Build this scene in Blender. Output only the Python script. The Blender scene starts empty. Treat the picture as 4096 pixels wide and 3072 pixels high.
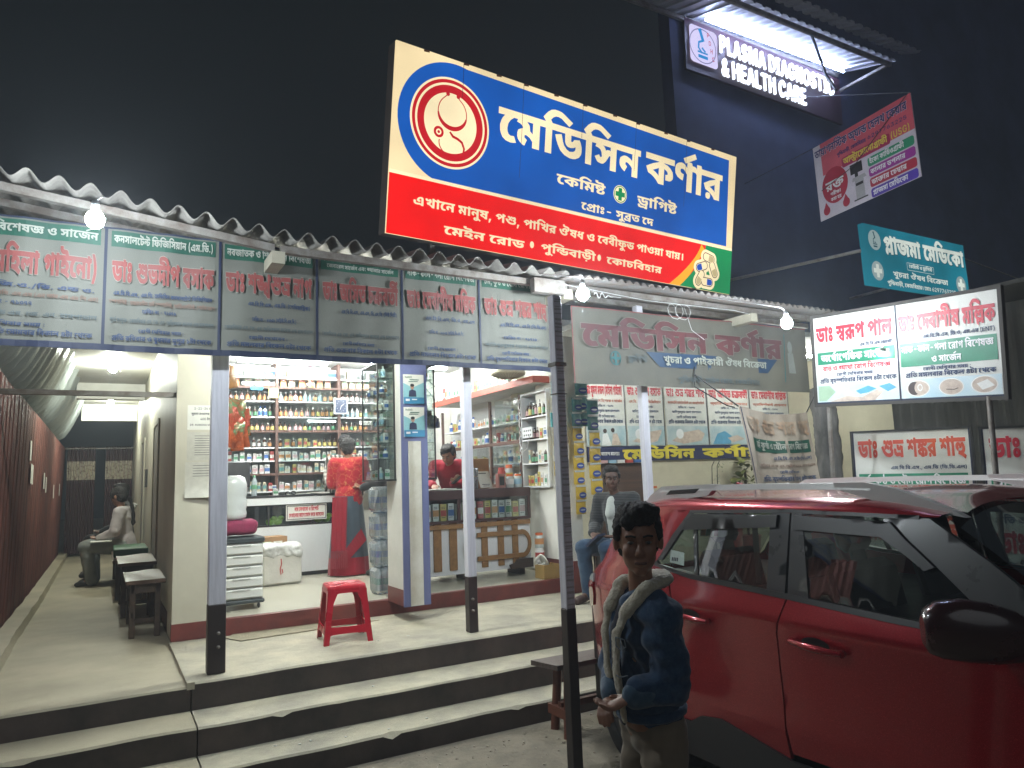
import bpy,math,random
from mathutils import Vector,Matrix,noise
from mathutils.geometry import delaunay_2d_cdt
random.seed(7)
PI = math.pi
R = math.radians
sc = bpy.context.scene
COL = sc.collection
# ---------------------------------------------------------------- camera
cam = bpy.data.cameras.new('camera'); camo = bpy.data.objects.new('camera', cam); COL.objects.link(camo)
cam.sensor_width = 36; cam.lens = 36 * 2885.9 / 4096; cam.clip_start = .05; cam.clip_end = 400
YAW,PIT,ROL = R(29.553),R(7.473),R(-2.141)
Fv = Vector((math.sin(YAW) * math.cos(PIT),math.cos(YAW) * math.cos(PIT),math.sin(PIT)))
Rv = Vector((math.cos(YAW),-math.sin(YAW),0)); Uv = Rv.cross(Fv)
R2 = math.cos(ROL) * Rv + math.sin(ROL) * Uv; U2 = -math.sin(ROL) * Rv + math.cos(ROL) * Uv
camo.matrix_world = Matrix(((R2.x,U2.x,-Fv.x,0),(R2.y,U2.y,-Fv.y,0),(R2.z,U2.z,-Fv.z,1.68),(0,0,0,1)))
sc.camera = camo
# ---------------------------------------------------------------- night sky and exposure
w = bpy.data.worlds.new('World'); sc.world = w; w.use_nodes = True
bg = w.node_tree.nodes['Background']; bg.inputs[0].default_value = (.62, .85, .98, 1); bg.inputs[1].default_value = .009
sun = bpy.data.lights.new('sun', 'SUN'); sun.energy = .22; sun.angle = R(50); sun.color = (.90, .96, 1.0); suno = bpy.data.objects.new('sun', sun); COL.objects.link(suno)
suno.rotation_euler = (R(62),0,R(-24))   # added soft dim fill lamp, from the street side behind the camera
sc.view_settings.view_transform = 'Standard'; sc.view_settings.look = 'None'
sc.view_settings.exposure = 0; sc.view_settings.gamma = 1
try:
 sc.cycles.max_bounces = 8; sc.cycles.diffuse_bounces = 4; sc.cycles.glossy_bounces = 4; sc.cycles.transparent_max_bounces = 24
 sc.cycles.sample_clamp_indirect = 4; sc.cycles.use_denoising = True; sc.cycles.caustics_reflective = False; sc.cycles.caustics_refractive = False
except Exception:
 pass
ORD = 'none first second third fourth fifth sixth seventh eighth ninth tenth eleventh twelfth thirteenth fourteenth fifteenth sixteenth seventeenth eighteenth nineteenth twentieth'.split() + ['number ' + w1 for w1 in 'twentyone twentytwo twentythree twentyfour twentyfive twentysix twentyseven twentyeight twentynine thirty thirtyone thirtytwo thirtythree thirtyfour thirtyfive thirtysix thirtyseven thirtyeight thirtynine forty fortyone fortytwo fortythree fortyfour fortyfive'.split()]
# ---------------------------------------------------------------- helpers
def tag(o,label=None,cat=None,group=None,kind=None):
 if label: o['label'] = label
 if cat: o['category'] = cat
 if group: o['group'] = group
 if kind: o['kind'] = kind
 return o
def empty(name,loc=(0,0,0),rz=0,parent=None):
 o = bpy.data.objects.new(name,None); COL.objects.link(o); o.location = loc; o.rotation_euler = (0,0,rz)
 o.empty_display_size = .05
 if parent: o.parent = parent
 return o
def thing(name,label,cat,loc=(0,0,0),rz=0,group=None):
 return tag(empty(name,loc,rz),label,cat,group)
def copy_tree(o,parent=None):
 c = o.copy(); COL.objects.link(c)
 if parent: c.parent = parent
 for ch in list(o.children): copy_tree(ch,c)
 return c
class MB:
 def __init__(s): s.v = []; s.f = []; s.m = []; s.sm = []; s.mi = 0
 def _add(s,vs,fs,smooth=False):
  o = len(s.v); s.v += [tuple(x) for x in vs]
  for f in fs: s.f.append([o + i for i in f]); s.m.append(s.mi); s.sm.append(smooth)
  return s
 def box(s,x0,x1,y0,y1,z0,z1,M=None,b=0):
  if b > 0:
   vs = []; fs = []
   X,Y,Z = (x0,x1),(y0,y1),(z0,z1)
   idx = {}
   for i in (0,1):
    for j in (0,1):
     for k in (0,1):
      sx,sy,sz = (1,-1)[i],(1,-1)[j],(1,-1)[k]
      for a in range(3):
       p = [X[i] + (0 if a == 0 else sx * b),Y[j] + (0 if a == 1 else sy * b),Z[k] + (0 if a == 2 else sz * b)]
       idx[i,j,k,a] = len(vs); vs.append(p)
   def q(*l): fs.append([idx[t] for t in l])
   q((0,0,0,0),(0,0,1,0),(0,1,1,0),(0,1,0,0)); q((1,0,0,0),(1,1,0,0),(1,1,1,0),(1,0,1,0))
   q((0,0,0,1),(1,0,0,1),(1,0,1,1),(0,0,1,1)); q((0,1,0,1),(0,1,1,1),(1,1,1,1),(1,1,0,1))
   q((0,0,0,2),(0,1,0,2),(1,1,0,2),(1,0,0,2)); q((0,0,1,2),(1,0,1,2),(1,1,1,2),(0,1,1,2))
   for i in (0,1):
    for j in (0,1): q((i,j,0,0),(i,j,1,0),(i,j,1,1),(i,j,0,1))
    for k in (0,1): q((i,0,k,0),(i,1,k,0),(i,1,k,2),(i,0,k,2))
   for j in (0,1):
    for k in (0,1): q((0,j,k,1),(1,j,k,1),(1,j,k,2),(0,j,k,2))
   for i in (0,1):
    for j in (0,1):
     for k in (0,1): fs.append([idx[i,j,k,0],idx[i,j,k,1],idx[i,j,k,2]])
  else:
   vs = [(x,y,z) for x in (x0,x1) for y in (y0,y1) for z in (z0,z1)]
   fs = [(0,1,3,2),(4,6,7,5),(0,4,5,1),(2,3,7,6),(0,2,6,4),(1,5,7,3)]
  if M: vs = [M @ Vector(p) for p in vs]
  return s._add(vs,fs)
 def tube(s,pts,r,n=8,cap=True,sx=1):
  pts = [Vector(p) for p in pts]; N = len(pts); vs = []; fs = []
  rr = r if isinstance(r,(list,tuple)) else [r] * N
  up = None
  for i,p in enumerate(pts):
   t = (pts[min(i + 1,N - 1)] - pts[max(i - 1,0)])
   if t.length < 1e-9: t = Vector((0,0,1))
   t.normalize()
   if up is None:
    a = Vector((0,0,1)) if abs(t.z) < .9 else Vector((1,0,0)); up = (a - t * a.dot(t)).normalized()
   else:
    up = up - t * up.dot(t)
    up = up.normalized() if up.length > 1e-6 else t.orthogonal().normalized()
   q = t.cross(up)
   for k in range(n):
    an = 2 * PI * k / n; vs.append(p + (up * math.cos(an) + q * math.sin(an) * sx) * rr[i])
  for i in range(N - 1):
   for k in range(n): fs.append((i*n+k,i*n+(k+1)%n,(i+1)*n+(k+1)%n,(i+1)*n+k))
  s._add(vs,fs,True)
  if cap:
   s._add(vs[:n],[tuple(range(n))[::-1]]); s._add(vs[-n:],[tuple(range(n))])
  return s
 def lathe(s,prof,c=(0,0,0),n=16,M=None,smooth=True):
  vs = []; fs = []; m = len(prof)
  for r,z in prof:
   for k in range(n):
    a = 2 * PI * k / n; p = Vector((c[0] + r * math.cos(a),c[1] + r * math.sin(a),c[2] + z)); vs.append(M @ p if M else p)
  for i in range(m - 1):
   for k in range(n): fs.append((i*n+k,i*n+(k+1)%n,(i+1)*n+(k+1)%n,(i+1)*n+k))
  s._add(vs,fs,smooth)
  if prof[0][0] > 1e-6: s._add(vs[:n],[tuple(range(n))[::-1]])
  if prof[-1][0] > 1e-6: s._add(vs[-n:],[tuple(range(n))])
  return s
 def cap(s,a,b,ra,rb=None,side=None,fl=1,n=12,ne=4):
  # tapered capsule from a to b,optionally flattened (fl) across `side`
  a = Vector(a); b = Vector(b); rb = ra if rb is None else rb
  t = b - a; L = t.length; t = t / L if L > 1e-6 else Vector((0,0,1))
  if side is None: u = t.orthogonal().normalized()
  else:
   u = Vector(side); u = u - t * u.dot(t); u = u.normalized() if u.length > 1e-5 else t.orthogonal().normalized()
  q = t.cross(u); rings = []
  for i in range(ne,0,-1): an = PI / 2 * i / ne; rings.append((a - t * ra * math.sin(an),ra * math.cos(an)))
  rings.append((a,ra)); rings.append((b,rb))
  for i in range(1,ne + 1): an = PI / 2 * i / ne; rings.append((b + t * rb * math.sin(an),rb * math.cos(an)))
  vs = []; fs = []
  for c,r in rings:
   r = max(r,1e-4)
   for k in range(n): an = 2 * PI * k / n; vs.append(c + u * math.cos(an) * r + q * math.sin(an) * r * fl)
  m = len(rings)
  for i in range(m - 1):
   for k in range(n): fs.append((i*n+k,i*n+(k+1)%n,(i+1)*n+(k+1)%n,(i+1)*n+k))
  fs.append(tuple(range(n))[::-1]); fs.append(tuple(range((m-1)*n,m*n)))
  return s._add(vs,fs,True)
 def ell(s,c,rad,M=None,n=16,m=10):
  vs = []; fs = []
  for i in range(m + 1):
   th = PI * i / m
   for k in range(n):
    a = 2 * PI * k / n; p = Vector((rad[0]*max(math.sin(th),1e-4)*math.cos(a),rad[1]*max(math.sin(th),1e-4)*math.sin(a),-rad[2]*math.cos(th)))
    if M: p = M @ p
    vs.append(p + Vector(c))
  for i in range(m):
   for k in range(n): fs.append((i*n+k,i*n+(k+1)%n,(i+1)*n+(k+1)%n,(i+1)*n+k))
  fs.append(tuple(range(n))[::-1]); fs.append(tuple(range(m*n,(m+1)*n)))
  return s._add(vs,fs,True)
 def prism(s,poly,fn,d,smooth=False):
  # poly 2D -> fn(x,y) 3D ; extruded by vector d
  d = Vector(d); a = [Vector(fn(*p)) for p in poly]; n = len(a)
  tri = polyfill([poly])
  if tri:
   V2,T = tri; A = [Vector(fn(*p)) for p in V2]
   s._add(A,T); s._add([p + d for p in A],[t[::-1] for t in T])
  s._add(a + [p + d for p in a],[(i,(i+1) % n,n + (i+1) % n,n + i) for i in range(n)],smooth)
  return s
 def grid(s,fn,nu,nv,smooth=True,flip=False):
  vs = [fn(i / nu,j / nv) for j in range(nv + 1) for i in range(nu + 1)]
  fs = []
  for j in range(nv):
   for i in range(nu):
    a = j * (nu + 1) + i; f = (a,a + 1,a + nu + 2,a + nu + 1); fs.append(f[::-1] if flip else f)
  return s._add(vs,fs,smooth)
 def build(s,name,mat,parent=None,M=None,smooth=None):
  me = bpy.data.meshes.new(name); me.from_pydata([tuple(M @ Vector(p)) for p in s.v] if M else s.v,[],s.f)
  mats = mat if isinstance(mat,(list,tuple)) else [mat]
  for m in mats: me.materials.append(m)
  me.polygons.foreach_set('material_index', s.m)
  me.polygons.foreach_set('use_smooth', [smooth if smooth is not None else q for q in s.sm])
  me.update(); o = bpy.data.objects.new(name,me); COL.objects.link(o)
  if parent: o.parent = parent
  return o
 def remesh(s,name,mat,parent=None,voxel=.01,it=4,fac=.5,disp=None,dec=None):
  me = bpy.data.meshes.new(name); me.from_pydata(s.v,[],s.f)
  o = bpy.data.objects.new(name,me); COL.objects.link(o)
  m = o.modifiers.new('r', 'REMESH'); m.mode = 'VOXEL'; m.voxel_size = voxel; m.use_smooth_shade = True
  if it: m = o.modifiers.new('s', 'SMOOTH'); m.factor = fac; m.iterations = it
  if dec: m = o.modifiers.new('d', 'DECIMATE'); m.ratio = dec
  dg = bpy.context.evaluated_depsgraph_get(); ev = o.evaluated_get(dg); nm = bpy.data.meshes.new_from_object(ev)
  o.modifiers.clear(); o.data = nm; nm.name = name; bpy.data.meshes.remove(me)
  if disp:
   nm.update(); ns = [v.normal.copy() for v in nm.vertices]
   for v,n_ in zip(nm.vertices,ns): v.co = v.co + n_ * disp(v.co)
  nm.materials.clear()
  for m_ in (mat if isinstance(mat,(list,tuple)) else [mat]): nm.materials.append(m_)
  nm.polygons.foreach_set('use_smooth', [True] * len(nm.polygons)); nm.update()
  if parent: o.parent = parent
  return o
def wn(P,cts):
 w_ = 0; x,y = P
 for c in cts:
  n = len(c)
  for i in range(n):
   x0,y0 = c[i]; x1,y1 = c[(i + 1) % n]
   if (y0 <= y) != (y1 <= y):
    if x0 + (x1 - x0) * (y - y0) / (y1 - y0) > x: w_ += 1 if y1 > y0 else -1
 return w_
def polyfill(cts,extra=(),eps=1e-6):
 V = []; E = []
 for c in cts:
  o = len(V); n = len(c); V += [Vector(p) for p in c]; E += [(o + i,o + (i + 1) % n) for i in range(n)]
 V += [Vector(p) for p in extra]
 try: r = delaunay_2d_cdt(V,E,[],0,eps,False)
 except Exception: return None
 vs = [(p.x,p.y) for p in r[0]]; T = []
 for t in r[2]:
  cx = sum(vs[i][0] for i in t) / len(t); cy = sum(vs[i][1] for i in t) / len(t)
  if wn((cx,cy),cts) != 0: T.append(tuple(t))
 return vs,T
# ---------------------------------------------------------------- materials
class NT:
 def __init__(s,name):
  s.m = bpy.data.materials.new(name); s.m.use_nodes = True; s.t = s.m.node_tree; s.t.nodes.clear()
  s.out = s.n('ShaderNodeOutputMaterial')
 def n(s,ty,**k):
  q = s.t.nodes.new(ty)
  for a,v in k.items(): setattr(q,a,v)
  return q
 def l(s,a,b): s.t.links.new(a,b)
def c4(c): return (c[0],c[1],c[2],1)
MC = {}
def mat(name,col,rough=.6,metal=0,col2=None,sc_=6,var=.5,bump=0,bsc=None,emit=0,ecol=None,spec=.5,coat=0,stretch=None,detail=5,alpha=None,trans=0,sheen=0):
 if name in MC: return MC[name]
 t = NT(name); p = t.n('ShaderNodeBsdfPrincipled'); t.l(p.outputs[0], t.out.inputs[0])
 p.inputs['Base Color'].default_value = c4(col); p.inputs['Roughness'].default_value = rough; p.inputs['Metallic'].default_value = metal
 p.inputs['Specular IOR Level'].default_value = spec; p.inputs['Coat Weight'].default_value = coat; p.inputs['Coat Roughness'].default_value = .06
 p.inputs['Transmission Weight'].default_value = trans; p.inputs['Sheen Weight'].default_value = sheen
 if emit: p.inputs['Emission Color'].default_value = c4(ecol or col); p.inputs['Emission Strength'].default_value = emit
 tc = t.n('ShaderNodeTexCoord'); mp = t.n('ShaderNodeMapping'); t.l(tc.outputs['Object'], mp.inputs[0])
 if stretch: mp.inputs['Scale'].default_value = stretch
 if col2 is None: col2 = tuple(c * (1 - .35 * var) for c in col)
 if True:
  no = t.n('ShaderNodeTexNoise'); no.inputs['Scale'].default_value = sc_; no.inputs['Detail'].default_value = detail; no.inputs['Roughness'].default_value = .62
  t.l(mp.outputs[0], no.inputs['Vector'])
  rp = t.n('ShaderNodeValToRGB'); rp.color_ramp.elements[0].position = .35; rp.color_ramp.elements[1].position = .68
  rp.color_ramp.elements[0].color = c4(col2); rp.color_ramp.elements[1].color = c4(col)
  t.l(no.outputs['Fac'], rp.inputs[0]); t.l(rp.outputs[0], p.inputs['Base Color'])
  if emit: t.l(rp.outputs[0], p.inputs['Emission Color'])
  mr = t.n('ShaderNodeMapRange'); mr.inputs[3].default_value = max(0, rough - .08); mr.inputs[4].default_value = min(1, rough + .1)
  t.l(no.outputs['Fac'], mr.inputs[0]); t.l(mr.outputs[0], p.inputs['Roughness'])
 if bump:
  n2 = t.n('ShaderNodeTexNoise'); n2.inputs['Scale'].default_value = bsc or sc_ * 6; n2.inputs['Detail'].default_value = 6
  t.l(mp.outputs[0], n2.inputs['Vector'])
  b = t.n('ShaderNodeBump'); b.inputs['Strength'].default_value = bump; b.inputs['Distance'].default_value = .01
  t.l(n2.outputs['Fac'], b.inputs['Height']); t.l(b.outputs[0], p.inputs['Normal'])
 MC[name] = t.m; t.m['p'] = 1
 return t.m
def emis(name,col,st,var=0,sc_=2):
 if name in MC: return MC[name]
 t = NT(name); e = t.n('ShaderNodeEmission'); e.inputs[0].default_value = c4(col); e.inputs[1].default_value = st
 if var:
  tc = t.n('ShaderNodeTexCoord'); no = t.n('ShaderNodeTexNoise'); no.inputs['Scale'].default_value = sc_; t.l(tc.outputs['Object'], no.inputs['Vector'])
  mr = t.n('ShaderNodeMapRange'); mr.inputs[1].default_value = .3; mr.inputs[2].default_value = .7; mr.inputs[3].default_value = st * (1 - var); mr.inputs[4].default_value = st * (1 + var)
  t.l(no.outputs['Fac'], mr.inputs[0]); t.l(mr.outputs[0], e.inputs[1])
 t.l(e.outputs[0],t.out.inputs[0]); MC[name] = t.m; return t.m
def glassm(name,tint=(.9,.96,.94),refl=.12,rough=.02,dif=0):
 if name in MC: return MC[name]
 t = NT(name); a = t.n('ShaderNodeBsdfTransparent'); a.inputs[0].default_value = c4(tint)
 g = t.n('ShaderNodeBsdfGlossy'); g.inputs['Roughness'].default_value = rough; g.inputs['Color'].default_value = (1, 1, 1, 1)
 fr = t.n('ShaderNodeLayerWeight'); fr.inputs[0].default_value = .35
 mr = t.n('ShaderNodeMapRange'); mr.inputs[3].default_value = refl * .4; mr.inputs[4].default_value = min(1, refl * 4)
 t.l(fr.outputs['Fresnel'], mr.inputs[0])
 mx = t.n('ShaderNodeMixShader'); t.l(mr.outputs[0], mx.inputs[0]); t.l(a.outputs[0], mx.inputs[1]); t.l(g.outputs[0], mx.inputs[2]); t.l(mx.outputs[0], t.out.inputs[0])
 if dif:
  d_ = t.n('ShaderNodeBsdfDiffuse'); d_.inputs[0].default_value = (.66, .76, .82, 1); m2 = t.n('ShaderNodeMixShader'); m2.inputs[0].default_value = dif; t.l(mx.outputs[0], m2.inputs[1]); t.l(d_.outputs[0], m2.inputs[2]); t.l(m2.outputs[0], t.out.inputs[0])
 MC[name] = t.m; return t.m
def cloth(name, c1, c2, kind='check', scale=30, rough=.85, bump=.2, c3=None, vec='Object', fold=0):
 if name in MC: return MC[name]
 t = NT(name); p = t.n('ShaderNodeBsdfPrincipled'); t.l(p.outputs[0], t.out.inputs[0]); p.inputs['Roughness'].default_value = rough; p.inputs['Sheen Weight'].default_value = .2
 p.inputs['Specular IOR Level'].default_value = .2
 tc = t.n('ShaderNodeTexCoord'); vz = tc.outputs[vec]
 no = t.n('ShaderNodeTexNoise'); no.inputs['Scale'].default_value = 7; no.inputs['Detail'].default_value = 6; t.l(vz, no.inputs['Vector'])
 def mix(f,a,b):
  m = t.n('ShaderNodeMix', data_type='RGBA')
  if isinstance(f,float): m.inputs[0].default_value = f
  else: t.l(f,m.inputs[0])
  for x,i in ((a,6),(b,7)):
   if isinstance(x,tuple): m.inputs[i].default_value = c4(x)
   else: t.l(x,m.inputs[i])
  return m.outputs[2]
 def wave(dirn, s_, prof='SIN', dist=0):
  w_ = t.n('ShaderNodeTexWave', bands_direction=dirn, wave_profile=prof); w_.inputs['Scale'].default_value = s_; w_.inputs['Distortion'].default_value = dist; t.l(vz, w_.inputs[0])
  r_ = t.n('ShaderNodeValToRGB'); r_.color_ramp.elements[0].position = .48; r_.color_ramp.elements[1].position = .56; t.l(w_.outputs['Fac'], r_.inputs[0]); return r_.outputs[0]
 if kind == 'check':
  a = mix(wave('X', scale / 10), c1, c2); b = mix(wave('Z', scale / 10), a, c2); colr = mix(.5, a, b)
 elif kind == 'stripe': colr = mix(wave('Z', scale / 10, dist=.6), c1, c2)
 elif kind == 'denim':
  n3 = t.n('ShaderNodeTexNoise'); n3.inputs['Scale'].default_value = scale; n3.inputs['Detail'].default_value = 8; n3.inputs['Roughness'].default_value = .7; t.l(vz, n3.inputs['Vector'])
  r_ = t.n('ShaderNodeValToRGB'); r_.color_ramp.elements[0].position = .42; r_.color_ramp.elements[1].position = .72; t.l(n3.outputs['Fac'], r_.inputs[0]); colr = mix(r_.outputs[0], c1, c2)
 elif kind == 'paisley':
  v_ = t.n('ShaderNodeTexVoronoi', feature='DISTANCE_TO_EDGE'); v_.inputs['Scale'].default_value = scale; 
  n3 = t.n('ShaderNodeTexNoise'); n3.inputs['Scale'].default_value = scale * .8; t.l(vz, n3.inputs['Vector'])
  md = t.n('ShaderNodeMix', data_type='VECTOR'); md.inputs[0].default_value = .12; t.l(vz, md.inputs[4]); t.l(n3.outputs['Color'], md.inputs[5]); t.l(md.outputs[1], v_.inputs['Vector'])
  r_ = t.n('ShaderNodeValToRGB'); r_.color_ramp.elements[0].position = .012; r_.color_ramp.elements[0].color = (1, 1, 1, 1); r_.color_ramp.elements[1].position = .035; r_.color_ramp.elements[1].color = (0, 0, 0, 1); t.l(v_.outputs['Distance'], r_.inputs[0])
  colr = mix(r_.outputs[0],c1,c2)
 else: colr = mix(no.outputs['Fac'], c1, c2)
 dk = mix(no.outputs['Fac'], tuple(.75 for _ in range(3)), (1., 1., 1.))
 m = t.n('ShaderNodeMix', data_type='RGBA', blend_type='MULTIPLY'); m.inputs[0].default_value = 1; t.l(colr, m.inputs[6]); t.l(dk, m.inputs[7]); t.l(m.outputs[2], p.inputs['Base Color'])
 b = t.n('ShaderNodeBump'); b.inputs['Strength'].default_value = bump; b.inputs['Distance'].default_value = .01; t.l(no.outputs['Fac'], b.inputs['Height']); t.l(b.outputs[0], p.inputs['Normal'])
 MC[name] = t.m; return t.m
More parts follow.
